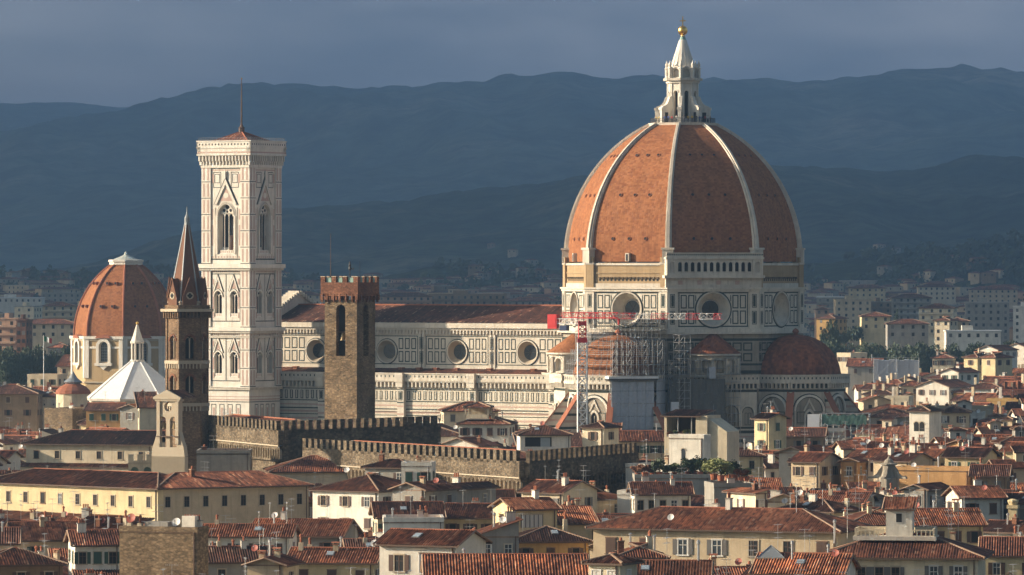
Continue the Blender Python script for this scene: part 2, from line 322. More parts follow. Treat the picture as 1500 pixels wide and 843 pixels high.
# ============================================================ SETTING
from mathutils import noise as mn
def fb(x, y, z=0, o=5):
    return mn.fractal(Vector((x, y, z)), 1.0, 2.1, o)
def PLAIN(Y):
    t = min(1, max(0, (Y-2350)/2300)); return -.6+35*t*t*(3-2*t)
def make_setting():
    # ground
    m, nt, bs = nmat('ground'); tc = nd(nt, 'ShaderNodeTexCoord').outputs['Object']
    c = ramp(nt, noise(nt, tc, .004, 8, .6), [(.35, (.045, .05, .035)), (.5, (.10, .09, .075)), (.65, (.15, .135, .115))])
    near = ramp(nt, noise(nt, tc, .3, 4), [(.3, (.10, .09, .075)), (.7, (.17, .15, .125))])
    nt.links.new(mixc(nt, c, near, .4), bs.inputs['Base Color']); bs.inputs['Roughness'].default_value = .95; MATS['ground'] = m
    mb = MB(); n = 24
    xs = [-8900+17800*i/n for i in range(n+1)]; ys = [-550+21000*i/n for i in range(n+1)]
    ids = [[mb.P((x, y, 0)) for x in xs] for y in ys]
    for j in range(n):
        for i in range(n): mb.face((ids[j][i], ids[j][i+1], ids[j+1][i+1], ids[j+1][i]), 'ground')
    tag(mb.build('ground'), kind='structure')
    # hills
    def hillmat(name, a, b, c, s):
        m, nt, bs = nmat(name); tc = nd(nt, 'ShaderNodeTexCoord').outputs['Object']
        n1 = noise(nt, tc, s, 9, .62); n2 = noise(nt, tc, s*9, 6, .7)
        col = ramp(nt, n1, [(.36, a), (.52, b), (.68, c)])
        col = mixc(nt, col, ramp(nt, n2, [(.38, (.30, .30, .30)), (.62, (1.5, 1.5, 1.5))]), 1, 'MULTIPLY')
        nt.links.new(col, bs.inputs['Base Color']); bs.inputs['Roughness'].default_value = 1; bs.inputs['Specular IOR Level'].default_value = 0
        MATS[name] = m
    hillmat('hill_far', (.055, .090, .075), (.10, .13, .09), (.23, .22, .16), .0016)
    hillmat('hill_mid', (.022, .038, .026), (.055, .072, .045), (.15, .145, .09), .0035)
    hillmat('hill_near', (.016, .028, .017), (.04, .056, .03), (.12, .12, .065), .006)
    def hill(name, pts, Y, front, rough, mat, seed, nx=260, ny=46, jag=0.0):
        mb = MB(); x0, x1 = pts[0][0], pts[-1][0]
        rows = []
        for j in range(ny+1):
            t = j/ny; yy = Y-front*(1-t) if t <= 1 else Y
            row = []
            for i in range(nx+1):
                px = x0+(x1-x0)*i/nx
                for k in range(len(pts)-1):
                    if pts[k][0] <= px <= pts[k+1][0]:
                        w = (px-pts[k][0])/(pts[k+1][0]-pts[k][0]); w = w*w*(3-2*w)*.5+w*.5; py = pts[k][1]*(1-w)+pts[k+1][1]*w; break
                X = (px-750)/FP*Y; H = zat(py, Y)
                # ravines cut the slope; the crest keeps its line
                e = (math.sin(min(1, t)*math.pi/2))**1.5
                rid = abs(fb(X/(front*.22)+seed, yy/(front*.5)+seed, 0, 5))
                z = -8+(H+8)*e - rough*rid*math.sin(math.pi*min(t, 1))**.8*(.4+e)
                z += jag*fb(X/90+seed, yy/90, 3, 4)*min(1, t*1.2)
                row.append(mb.P((X, yy, z)))
            rows.append(row)
        back = [mb.P((mb.v[i][0], Y+front*.7, -8)) for i in rows[-1]]; rows.append(back)
        for j in range(len(rows)-1):
            for i in range(nx): mb.face((rows[j][i], rows[j][i+1], rows[j+1][i+1], rows[j+1][i]), mat)
        tag(mb.build(name, smooth=True), kind='structure')
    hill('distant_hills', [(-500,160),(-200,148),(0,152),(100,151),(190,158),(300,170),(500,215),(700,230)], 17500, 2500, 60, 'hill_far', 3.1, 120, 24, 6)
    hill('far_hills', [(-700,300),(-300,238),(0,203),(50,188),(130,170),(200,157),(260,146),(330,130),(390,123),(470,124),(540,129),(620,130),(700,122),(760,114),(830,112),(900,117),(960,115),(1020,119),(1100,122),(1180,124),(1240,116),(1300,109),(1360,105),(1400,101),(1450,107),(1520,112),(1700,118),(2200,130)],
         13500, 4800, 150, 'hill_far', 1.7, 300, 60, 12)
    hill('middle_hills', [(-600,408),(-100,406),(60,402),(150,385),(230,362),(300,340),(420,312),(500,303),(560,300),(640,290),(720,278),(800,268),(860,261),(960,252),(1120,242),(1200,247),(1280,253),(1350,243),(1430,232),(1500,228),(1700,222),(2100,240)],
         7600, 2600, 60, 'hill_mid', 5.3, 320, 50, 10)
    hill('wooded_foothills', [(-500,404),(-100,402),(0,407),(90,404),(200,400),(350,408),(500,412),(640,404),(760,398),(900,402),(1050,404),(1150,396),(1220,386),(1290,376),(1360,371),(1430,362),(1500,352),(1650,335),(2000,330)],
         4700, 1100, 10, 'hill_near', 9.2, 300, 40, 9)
    # the plain beyond the old town climbs gently to the foothills
    mb = MB(); rows = []
    for j in range(31):
        Y = 2300+3000*j/30; rows.append([mb.P((-1500+3000*i/30, Y, PLAIN(Y) if j else -1)) for i in range(31)])
    for j in range(30):
        for i in range(30): mb.face((rows[j][i], rows[j][i+1], rows[j+1][i+1], rows[j+1][i]), 'ground')
    tag(mb.build('rising_plain', smooth=True), kind='structure')
    # rain cloud deck that keeps the sun off the far town and the hills
    m, nt, bs = nmat('rain_cloud'); bs.inputs['Base Color'].default_value = (.40, .43, .50, 1); bs.inputs['Roughness'].default_value = 1; bs.inputs['Specular IOR Level'].default_value = 0; MATS['rain_cloud'] = m
    mb = MB(); nx, ny = 60, 70; bot = []; top = []
    for j in range(ny+1):
        v = j/ny; rb = []; rt = []
        for i in range(nx+1):
            u = i/nx; x = -9800+7300*u; y = CLOUD_Y+19500*v
            if v == 0: y += 170*fb(x/420, 0, 0, 4)+(u-.5)*0
            e = min(1, 8*min(u, 1-u, v*1.5, 1-v)); e = math.sqrt(max(0, e))
            rb.append(mb.P((x, y, 2000+60*fb(x/900, y/900, 1, 4)-60*e))); rt.append(mb.P((x, y, 2000+(500+200*fb(x/1500, y/1500, 7, 4))*e)))
        bot.append(rb); top.append(rt)
    for j in range(ny):
        for i in range(nx):
            mb.face((bot[j][i], bot[j+1][i], bot[j+1][i+1], bot[j][i+1]), 'rain_cloud'); mb.face((top[j][i], top[j][i+1], top[j+1][i+1], top[j+1][i]), 'rain_cloud')
    for j in range(ny):
        mb.face((bot[j][0], top[j][0], top[j+1][0], bot[j+1][0]), 'rain_cloud'); mb.face((bot[j][nx], bot[j+1][nx], top[j+1][nx], top[j][nx]), 'rain_cloud')
    for i in range(nx):
        mb.face((bot[0][i], bot[0][i+1], top[0][i+1], top[0][i]), 'rain_cloud'); mb.face((bot[ny][i], top[ny][i], top[ny][i+1], bot[ny][i+1]), 'rain_cloud')
    tag(mb.build('cloud', smooth=True), kind='structure')
    # haze
    m = bpy.data.materials.new('haze'); m.use_nodes = True; nt = m.node_tree; nt.nodes.clear()
    o = nt.nodes.new('ShaderNodeOutputMaterial'); pv = nt.nodes.new('ShaderNodeVolumePrincipled')
    pv.inputs['Color'].default_value = HAZE_COL; pv.inputs['Density'].default_value = HAZE_D; pv.inputs['Anisotropy'].default_value = HAZE_G
    nt.links.new(pv.outputs[0], o.inputs['Volume']); MATS['haze'] = m
    mb = MB(); mb.box(-9000, 9000, -600, 23800, -30, 660, 'haze'); tag(mb.build('haze'), kind='stuff')
CLOUD_Y = 2730
HAZE_COL = (.43, .70, 1.0, 1); HAZE_D = 9.8e-5; HAZE_G = .82
make_setting()
# ============================================================ CATHEDRAL
CA = R(-31.3)
CX, CY_ = 42.4, 1350.0
cath = empty('cathedral', (CX, CY_, 0), CA, 'great marble cathedral with ribbed red tiled dome topped by a gold ball', 'cathedral')
def lx_for(px, ly):
    k = (px-750)/FP; c, s = math.cos(CA), math.sin(CA)
    return (k*(CY_+c*ly)-CX+s*ly)/(c-k*s)
def facem(a, phi, z=0): return TR(a*math.cos(phi), a*math.sin(phi), z, phi+R(90))
def octpts(r, ph=22.5): return [(r*math.cos(R(ph+45*k)), r*math.sin(R(ph+45*k))) for k in range(8)]
WM, GM, PM = 'marble', 'green_marble', 'pink_marble'
def panels(mb, x0, x1, z0, z1, nx, nz, t=.32, gap=.5, y=-.03, m=GM, inner=None):
    w = (x1-x0-gap*(nx-1))/nx; h = (z1-z0-gap*(nz-1))/nz
    for i in range(nx):
        for j in range(nz):
            a = x0+i*(w+gap); b = z0+j*(h+gap); mb.frame(a, a+w, b, b+h, t, y, m)
            if inner: mb.rect(a+t+.12, a+w-t-.12, b+t+.12, b+h-t-.12, y-.01, inner)
def corbels(mb, x0, x1, z, h, out, step, m=WM, dark='marble_grey'):
    """projecting parapet walk carried on small brackets"""
    n = max(1, int((x1-x0)/step)); s = (x1-x0)/n
    for i in range(n+1):
        x = x0+i*s; mb.box(x-s*.17, x+s*.17, -out, 0, z, z+h, m)
    for i in range(n):
        x = x0+(i+.5)*s; hole = archline(x, s*.62, z+h*.62, 5)
        hole = [(x-s*.31, z+h*.35), (x+s*.31, z+h*.35)]+hole[1:-1]
    mb.box(x0-.1, x1+.1, -out-.12, 0, z+h, z+h*1.22, m)
def balustrade(mb, x0, x1, z, h, y, m=WM, step=1.3, t=.35):
    mb.box(x0, x1, y, y+t, z, z+h*.16, m); mb.box(x0, x1, y-.08, y+t+.08, z+h*.84, z+h, m)
    mb.box(x0, x1, y+.12, y+t-.05, z+h*.16, z+h*.84, m)
    n = int((x1-x0)/step)
    for i in range(n): 
        xx = x0+(i+.5)*(x1-x0)/n; mb.rect(xx-.17, xx+.17, z+h*.36, z+h*.66, y+.10, 'green_marble')
def stripes(mb, x0, x1, rows, y=-.02):
    for z0, z1, m in rows: mb.rect(x0, x1, z0, z1, y, m)
# ---- drum
RD = 30.0; AD = RD*math.cos(R(22.5)); HW = RD*math.sin(R(22.5))
def make_drum():
    wall = MB(); corn = MB(); rough = MB()
    for k in range(8):
        phi = R(45*k); wall.M = corn.M = rough.M = facem(AD, phi)
        se = (k == 7); zc = 44.3; ro = 4.25
        # lower octagon
        wall.box(-HW, HW, 0, 3, 0, 38.2, 'marble_dark')
        for a, b in ((28.6, 29.4), (30.6, 31.1), (36.6, 37.2)): wall.rect(-HW, HW, a, b, -.03, GM)
        for x in (-HW+1.6, -HW+4.2, -HW+6.8, HW-9.3, HW-6.6, HW-3.9):
            panels(wall, x, x+2.3, 31.6, 36.2, 1, 2, .3, .6, inner=None)
        panels(wall, -HW+.2, -HW+1.3, 31.6, 36.2, 1, 2, .2, .6, -.05, 'green_marble', GM)
        # upper storey round the oculus
        wall.holed(-6, 6, 39.6, 48.6, circle(0, zc, ro), 0, WM, 3.0, .56, WM, None)
        for s0, s1 in ((-HW, -6), (6, HW)): wall.rect(s0, s1, 39.6, 48.6, 0, WM)
        wall.rect(-HW+2.6, HW-2.6, 40.0, 40.3, -.03, GM); wall.rect(-HW+2.6, HW-2.6, 48.15, 48.45, -.03, GM)
        for x in (-HW+2.7, HW-2.95): wall.rect(x, x+.25, 40.3, 48.1, -.035, GM)
        for x in (-HW+3.25, -HW+5.15): panels(wall, x, x+1.55, 40.7, 47.8, 1, 2, .28, .5)
        for x in (HW-4.75, HW-6.65): panels(wall, x, x+1.55, 40.7, 47.8, 1, 2, .28, .5)
        for sx in (-1, 1):
            for a, b in ((40.7, 42.2), (46.2, 47.8)):
                x0, x1 = sorted((sx*4.35, sx*(HW-7.0))); wall.frame(x0, x1, a, b, .18, -.03, GM)
        # corner pilasters
        for x0 in (-HW, HW-2.3):
            wall.box(x0, x0+2.3, -.28, .2, 39.6, 48.9, WM); panels(wall, x0+.55, x0+1.75, 40.6, 48.0, 1, 2, .16, .8, -.30, GM, GM)
        # green ring and mouldings round the eye
        c1, c2 = circle(0, zc, ro+.05, 40), circle(0, zc, ro+.42, 40); wall.band(c1+c1[:1], c2+c2[:1], -.06, 0, GM)
        c1, c2 = circle(0, zc, ro-.3, 40), circle(0, zc, ro+.05, 40); wall.band(c1+c1[:1], c2+c2[:1], -.22, 0, 'marble_grey')
        # cornices
        corn.box(-HW-.55, HW+.55, -1.3, 0, 38.3, 38.75, 'marble_grey'); corn.box(-HW-.35, HW+.35, -.85, 0, 38.75, 39.6, WM)
        corn.box(-HW-.15, HW+.15, -.45, 0, 48.6, 49.2, WM); corn.box(-HW-.3, HW+.3, -.75, 0, 49.2, 49.6, WM)
        # rough unfinished zone
        rough.box(-HW+.3, HW-.3, .45, 3, 49.3, 55.6, 'rough_brick')
        if not se:
            rough.box(-HW+.2, HW-.2, .25, .5, 53.0, 53.3, 'rough_brick'); rough.box(-HW+.2, HW-.2, .1, .5, 55.0, 55.5, WM)
            rough.box(-HW+.2, HW-.2, .2, .5, 49.4, 50.6, 'marble_grey')
            for i in range(16): 
                x = -HW+3.4+i*1.08; rough.box(x, x+.55, .15, .5, 51.7, 52.15, 'dark_rubble'); rough.rect(x, x+.55, 51.15, 51.7, .43, 'dark_void')
            for x0 in (-HW-.1, HW-2.1): rough.box(x0, x0+2.2, -.1, .5, 49.6, 57.0, 'rough_brick'); rough.box(x0-.1, x0+2.3, -.25, .5, 55.2, 55.7, 'marble_grey')
    wall.build('drum_wall', cath); corn.build('cornice', cath); rough.build('unfinished_brick_band', cath)
    # oculus glazing, one part each
    g = MB(); g.M = Matrix.Identity(4); g.face([g.P((x, 2.9, z-44.3)) for x, z in circle(0, 44.3, 2.45, 24)], 'glass')
    c1, c2 = circle(0, 0, 2.15, 28), circle(0, 0, 2.45, 28); g.band(c1+c1[:1], c2+c2[:1], 2.7, 2.95, 'marble_grey')
    for a in range(6): g.bar((0, 2.85, 0), (2.3*math.cos(a*math.pi/3), 2.85, 2.3*math.sin(a*math.pi/3)), .05, 'iron')
    src = None
    for k in range(8):
        phi = R(45*k); loc = (AD*math.cos(phi), AD*math.sin(phi), 44.3)
        if src is None: src = g.build('round_window', cath, loc, phi+R(90))
        else: inst(src, cath, loc, phi+R(90))
    # marble gallery on the south-east side
    gal = MB(); gal.M = facem(AD, R(-45)); hw = HW+.6
    gal.box(-hw, hw, -.5, .4, 49.6, 51.9, 'marble_grey')
    for i in range(13): gal.box(-hw+1.5+i*1.6, -hw+2.6+i*1.6, -.6, -.5, 50.3, 51.3, 'pink_marble' if i % 3 == 1 else WM)
    gal.box(-hw-.6, hw+.6, -1.6, .4, 51.9, 52.6, WM)
    x0 = -hw+2.5; step = (2*hw-5)/12
    for i in range(12):
        cx = x0+(i+.5)*step; gal.holed(cx-step/2, cx+step/2, 52.6, 56.5, arch(cx, 53.2, step*.60, 55.3, 6), -1.5, WM, .45, 1.0)
        balustrade(gal, cx-step*.3, cx+step*.3, 52.6, .9, -1.3, WM, .3, .2)
    for cx, w in ((-hw+1.25, 2.5), (hw-1.25, 2.5)):
        gal.holed(cx-w/2, cx+w/2, 52.6, 56.5, arch(cx, 53.2, 1.2, 55.3, 6), -1.62, WM, .5, 1.0, None, 'marble_grey')
        gal.box(cx-w/2, cx-w/2+.3, -1.8, -1.62, 52.6, 56.5, WM); gal.box(cx+w/2-.3, cx+w/2, -1.8, -1.62, 52.6, 56.5, WM)
    gal.rect(-hw+2.4, hw-2.4, 52.6, 56.5, .30, 'dark_void')
    gal.box(-hw-.1, -hw+.2, -1.5, .4, 52.6, 56.5, WM); gal.box(hw-.2, hw+.1, -1.5, .4, 52.6, 56.5, WM)
    gal.box(-hw-.3, hw+.3, -1.9, .4, 56.5, 57.0, WM); balustrade(gal, -hw-.1, hw+.1, 57.0, 1.1, -1.7, WM, .55, .3)
    gal.build('arcaded_gallery', cath)
make_drum()
# ---- dome
Z0, Z1 = 55.9, 89.7; DR0 = 29.0; DC = 7.6
def dome_r(z): 
    t = max(0, z-56.8); return math.sqrt((DR0+DC)**2-t*t)-DC
def make_dome():
    shell = MB(); n = 26; nu = 8
    for k in range(8):
        a0, a1 = R(22.5+45*k), R(67.5+45*k); m = 'dome_tile'; s = 0; prev = None
        for i in range(n+1):
            z = Z0+(Z1-Z0)*i/n; r = dome_r(z)
            p0 = Vector((r*math.cos(a0), r*math.sin(a0), z)); p1 = Vector((r*math.cos(a1), r*math.sin(a1), z)); w = (p1-p0).length
            if i: s += ((p0+p1)/2-pm).length
            pm = (p0+p1)/2
            ids = [shell.P(p0.lerp(p1, j/nu)) for j in range(nu+1)]; us = [(w*(j/nu-.5)+40*k, s) for j in range(nu+1)]
            if prev:
                for j in range(nu): shell.face((prev[0][j], prev[0][j+1], ids[j+1], ids[j]), m, (prev[1][j], prev[1][j+1], us[j+1], us[j]))
            prev = (ids, us)
    sh = shell.build('dome', cath)
    # small round eyes, three rows on every face
    e = MB(); e.lathe([(.48, 0), (.48, .2), (.38, .22)], 'terracotta', 10, cap=False); e.lathe([(.38, .18), (.01, .19)], 'dark_void', 10, cap=False)
    src = None
    for k in range(8):
        am = R(45*(k+1))
        for z in (61.5, 72.2, 82.0):
            r = dome_r(z); ap = r*math.cos(R(22.5)); hw = r*math.sin(R(22.5)); sl = math.atan2(dome_r(z-.5)-dome_r(z+.5), 1)*math.cos(R(22.5))
            for u in (-.42, 0, .42):
                loc = Vector((ap*math.cos(am)-u*hw*math.sin(am), ap*math.sin(am)+u*hw*math.cos(am), z))
                if src is None: o = src = e.build('vent', sh)
                else: o = inst(src, sh)
                o.location = loc; o.rotation_euler = (0, R(90)-sl, am)
    # ribs
    for k in range(8):
        a = R(22.5+45*k); mb = MB(); mb.M = Matrix.Rotation(a, 4, 'Z'); prev = None
        for i in range(27):
            z = Z0+(Z1-Z0)*i/26; r = dome_r(z); w = .82-.34*i/26; h = .9-.3*i/26
            dz = math.atan2(dome_r(z-.3)-dome_r(z+.3), .6); nx, nz = math.cos(dz), math.sin(dz)
            b = (r-1.2, z)
            pts = [(b[0], -w, b[1]), (r+h*.45*nx, -w, z+h*.45*nz), (r+h*.5*nx, -w*.55, z+h*.5*nz), (r+h*nx, -w*.5, z+h*nz), (r+h*nx, w*.5, z+h*nz), (r+h*.5*nx, w*.55, z+h*.5*nz), (r+h*.45*nx, w, z+h*.45*nz), (b[0], w, b[1])]
            ids = [mb.P(p) for p in pts]
            if prev:
                for j in range(7): mb.face((prev[j], prev[j+1], ids[j+1], ids[j]), 'marble_grey')
            prev = ids
        mb.face(prev, 'marble_grey')
        mb.box(DR0-1.6, DR0+1.15, -1.35, 1.35, 55.6, 58.8, 'marble_grey'); mb.box(DR0-1.8, DR0+1.4, -1.6, 1.6, 58.8, 59.3, WM)
        mb.build('rib', sh)
    # dormer doors at the foot of the faces
    for k in (5, 6, 7):
        am = R(45*k); mb = MB(); mb.M = facem(dome_r(57)*math.cos(R(22.5)), am)
        mb.box(-.5+(k-6)*2, .5+(k-6)*2, -.9, .6, 56.0, 58.0, 'marble_grey'); mb.rect(-.28+(k-6)*2, .28+(k-6)*2, 56.1, 57.7, -.92, 'dark_void'); mb.build('hatch', sh)
make_dome()
def make_lantern():
    p = MB(); p.lathe([(8.2, 89.0), (8.5, 89.9), (8.7, 90.3), (0.1, 90.35)], 'marble_fresh', 8, ph=R(22.5), cap=False)
    lan = p.build('lantern', cath)
    rail = MB()
    for k in range(8):
        rail.M = facem(8.1*math.cos(R(22.5)), R(45*k)); hw = 8.1*math.sin(R(22.5))
        rail.bar((-hw, 0, 91.4), (hw, 0, 91.4), .05, 'iron'); rail.bar((-hw, 0, 90.8), (hw, 0, 90.8), .03, 'iron')
        for i in range(13): rail.bar((-hw+2*hw*i/12, 0, 90.3), (-hw+2*hw*i/12, 0, 91.5), .035, 'iron')
    rail.build('railing', lan)
    b = MB(); r = 3.75; ap = r*math.cos(R(22.5)); hw = r*math.sin(R(22.5))
    for k in range(8):
        b.M = facem(ap, R(45*k))
        b.holed(-hw, hw, 90.3, 100.2, arch(0, 91.2, 1.05, 97.8, 8), 0, 'marble_fresh', .7, .96, 'marble_grey', 'dark_void')
        for x in (-hw, hw-.42): b.box(x, x+.42, -.22, .1, 90.3, 100.2, 'marble_fresh')
        ol = archline(0, 1.05, 97.8, 8); o2 = archline(0, 1.55, 97.8, 8); b.band(ol, o2, -.15, 0, 'marble_fresh')
        b.box(-hw-.2, hw+.2, -.45, .3, 100.2, 100.8, 'marble_fresh'); b.box(-hw-.5, hw+.5, -1.05, .3, 100.8, 101.4, 'marble_grey')
        # crown of niches
        b.holed(-hw, hw, 101.4, 104.2, arch(0, 101.6, 1.7, 102.9, 8), .15, 'marble_fresh', .5, .92, 'marble_grey', 'marble_grey')
        sh_o = archline(0, 2.7, 103.1, 8); sh_i = archline(0, 2.0, 103.1, 8); b.band(sh_i, sh_o, -.15, .5, 'marble_fresh')
    b.M = Matrix.Identity(4)
    b.build('lantern_body', lan)
    for k in range(8):
        m = MB(); m.M = Matrix.Rotation(R(22.5+45*k), 4, 'Z')
        prof = [(3.5, 90.3), (6.9, 90.3), (6.9, 93.6), (6.5, 94.4), (5.9, 94.6), (5.2, 95.0), (4.7, 95.8), (4.35, 96.8), (3.5, 97.0)]
        n = len(prof); hwid = .42
        a = [m.P((x, -hwid, z)) for x, z in prof]; c = [m.P((x, hwid, z)) for x, z in prof]
        m.face(a[::-1], 'marble_fresh'); m.face(c, 'marble_fresh')
        for i in range(n): m.face((a[i], a[(i+1)%n], c[(i+1)%n], c[i]), 'marble_fresh')
        m.rect(0, 0, 0, 0, 0, 'marble_fresh') if False else None
        m.box(6.5, 7.1, -.6, .6, 93.5, 94.1, 'marble_fresh'); m.rect if False else None
        m.box(4.9, 5.9, -.44, -.43, 90.5, 92.9, 'dark_void'); m.box(4.9, 5.9, .43, .44, 90.5, 92.9, 'dark_void')
        m.lathe([(.45, 101.4), (.45, 103.6), (.6, 103.8), (.3, 104.2), (.42, 104.8), (.15, 105.4), (.02, 105.9)], 'marble_fresh', 8, (4.0, 0))
        m.build('buttress', lan)
    s = MB(); s.lathe([(3.3, 103.6), (2.75, 105.2), (2.2, 107.0), (1.5, 109.2), (.95, 110.9), (.8, 111.0)], 'marble_fresh', 16, cap=False)
    for k in range(16): 
        a = R(22.5*k); s.bar((3.3*math.cos(a), 3.3*math.sin(a), 103.6), (.8*math.cos(a), .8*math.sin(a), 111.0), .12, 'marble_grey', 4, .05)
    s.lathe([(.82, 110.9), (.6, 111.7), (.28, 112.0)], 'copper_green', 12); s.build('cone', lan)
    g = MB(); g.lathe([(.25, 111.6), (.55, 111.9), (.45, 112.2)], 'gold', 12)
    g.lathe([(max(.02, 1.22*math.sin(math.pi*i/12)), 113.3-1.22*math.cos(math.pi*i/12)) for i in range(13)], 'gold', 20, cap=False); g.build('gold_ball', lan, smooth=True)
    c = MB(); c.box(-.12, .12, -.1, .1, 114.4, 116.8, 'gold'); c.box(-.75, .75, -.09, .09, 115.6, 115.85, 'gold'); c.build('cross', lan, rz=R(31))
make_lantern()
# ---- tribunes, exedrae
def half_dome(mb, r, z0, h, m, seg, a0, kside):
    n = 14
    for k in kside:
        A, B = a0+R(45*k-22.5), a0+R(45*k+22.5); prev = None; s = 0; pm = None
        for i in range(n+1):
            t = i/n*math.pi/2; rr = max(.25, r*math.cos(t)**.92); z = z0+h*math.sin(t)
            p0 = Vector((rr*math.cos(A), rr*math.sin(A), z)); p1 = Vector((rr*math.cos(B), rr*math.sin(B), z)); w = (p1-p0).length
            mid = (p0+p1)/2; s += 0 if pm is None else (mid-pm).length; pm = mid
            ids = [mb.P(p0.lerp(p1, j/4)) for j in range(5)]; us = [(w*(j/4-.5)+30*k, s) for j in range(5)]
            if prev:
                for j in range(4): mb.face((prev[0][j], prev[0][j+1], ids[j+1], ids[j]), m, (prev[1][j], prev[1][j+1], us[j+1], us[j]))
            prev = (ids, us)
def trib_face(w, hw, big=True, mat='marble_grey'):
    """one wall side of a tribune: stripes, blind arch with window, bracket walk, pierced parapet"""
    mb = w
    mb.rect(-hw, hw, 0, 25.4, 0, mat)
    mb.face([mb.P((x, -.03, z)) for x, z in arch(0, 16.0, 7.0, 19.6, 12)], 'marble_dark')
    for a, b, m in ((2,2.8,GM),(4,4.6,PM),(6,6.8,GM),(8.2,8.9,PM),(10.3,11.1,GM),(12.0,12.7,PM),(13.1,13.7,GM),(14.2,14.7,PM),(15.2,15.8,GM),(24.2,24.8,GM)): mb.rect(-hw, hw, a, b, -.02, m)
    R0 = min(3.6, hw-.9)
    pass
    i_, o_ = archline(0, 2*R0-.3, 19.6, 14), archline(0, 2*R0+.7, 19.6, 14); mb.band(i_, o_, -.5, 0, 'marble_fresh')
    i_, o_ = archline(0, 2*R0+.75, 19.6, 14), archline(0, 2*R0+1.25, 19.6, 14); mb.band(i_, o_, -.06, 0, GM)
    i_, o_ = archline(0, 2*R0-.7, 19.6, 14), archline(0, 2*R0-.35, 19.6, 14); mb.band(i_, o_, -.12, 0, GM)
    for sx in (-1, 1): mb.box(sx*(R0+.05)-.2, sx*(R0+.05)+.2, -.4, 0, 15.8, 19.6, WM)
    for sx in (-1, 1): mb.frame(min(sx*.95, sx*(R0-.5)), max(sx*.95, sx*(R0-.5)), 16.6, 19.4, .16, -.08, GM)
    if big:
        mb.face([mb.P((x, -.10, z)) for x, z in arch(0, 9.5, 2.0, 18.2, 8, .6)], 'dark_void'); ii, oo = archline(0, 1.7, 18.2, 8, .6), archline(0, 2.6, 18.2, 8, .6)
        mb.band(ii, oo, -.4, 0, WM)
        for sx in (-1, 1): mb.box(sx*1.1-.22, sx*1.1+.22, -.38, 0, 9.5, 18.2, WM)
        mb.box(-.07, .07, -.2, -.1, 9.5, 18.6, WM)
        g0 = [(-1.5, 19.4), (1.5, 19.4), (0, 22.3)]; mb.slab([(-1.55,19.6),(-1.2,19.5),(0,21.7),(1.2,19.5),(1.55,19.6),(0,22.6)], -.3, 0, WM)
    for sx in (-1, 1):
        for j in (0, 1):
            x0, x1 = sorted((sx*(R0+.75), sx*(hw-.15)))
            if x1-x0 > .5: mb.frame(x0, x1, 20.6+j*1.9, 22.2+j*1.9, .14, -.03, GM)
def parapet(mb, hw, z=25.4, mat=WM):
    corbels(mb, -hw, hw, z-.3, 1.15, .95, 1.05, mat)
    mb.rect(-hw, hw, z-.3, z+.85, -.05, 'green_marble')  # shade between the brackets painted as a dark strip behind them
    mb.box(-hw-.35, hw+.35, -1.1, 0, z+.95, z+1.25, mat); balustrade(mb, -hw-.35, hw+.35, z+1.25, 1.75, -1.05, mat, 1.0)
def wedge(mb, x0, x1, z0, z1, th):
    """raking buttress with tiled back, along local +x from the wall"""
    for sy in (-1, 1):
        pts = [(x0, sy*th/2, 0), (x1, sy*th/2, 0), (x1, sy*th/2, z1), (x0, sy*th/2, z0)]; mb.poly(pts if sy < 0 else pts[::-1], 'marble_grey')
        for q in range(int(z0/1.6)):
            zz = 1.0+q*1.6; zt = zz+.6
            xe = lambda z: x1 if z < z1 else x0+(z0-z)/(z0-z1)*(x1-x0)
            if zt < z0-.8: st = [(x0, sy*(th/2+.02), zz), (xe(zz+.5), sy*(th/2+.02), zz), (xe(zt+.5), sy*(th/2+.02), zt), (x0, sy*(th/2+.02), zt)]; mb.poly(st if sy < 0 else st[::-1], GM if q % 2 else PM)
    L = math.hypot(x1-x0, z0-z1); e = .25; w = th+2*e
    mb.poly([(x1, -th/2-e, z1), (x1, th/2+e, z1), (x0, th/2+e, z0), (x0, -th/2-e, z0)], 'terracotta')
    mb.poly([(x1, -th/2-e, z1-.4), (x0, -th/2-e, z0-.4), (x0, -th/2-e, z0), (x1, -th/2-e, z1)][::-1], 'terracotta')
    mb.poly([(x1, th/2+e, z1-.4), (x0, th/2+e, z0-.4), (x0, th/2+e, z0), (x1, th/2+e, z1)], 'terracotta')
    mb.poly([(x1, -th/2, 0), (x1, th/2, 0), (x1, th/2, z1), (x1, -th/2, z1)], 'marble_grey')
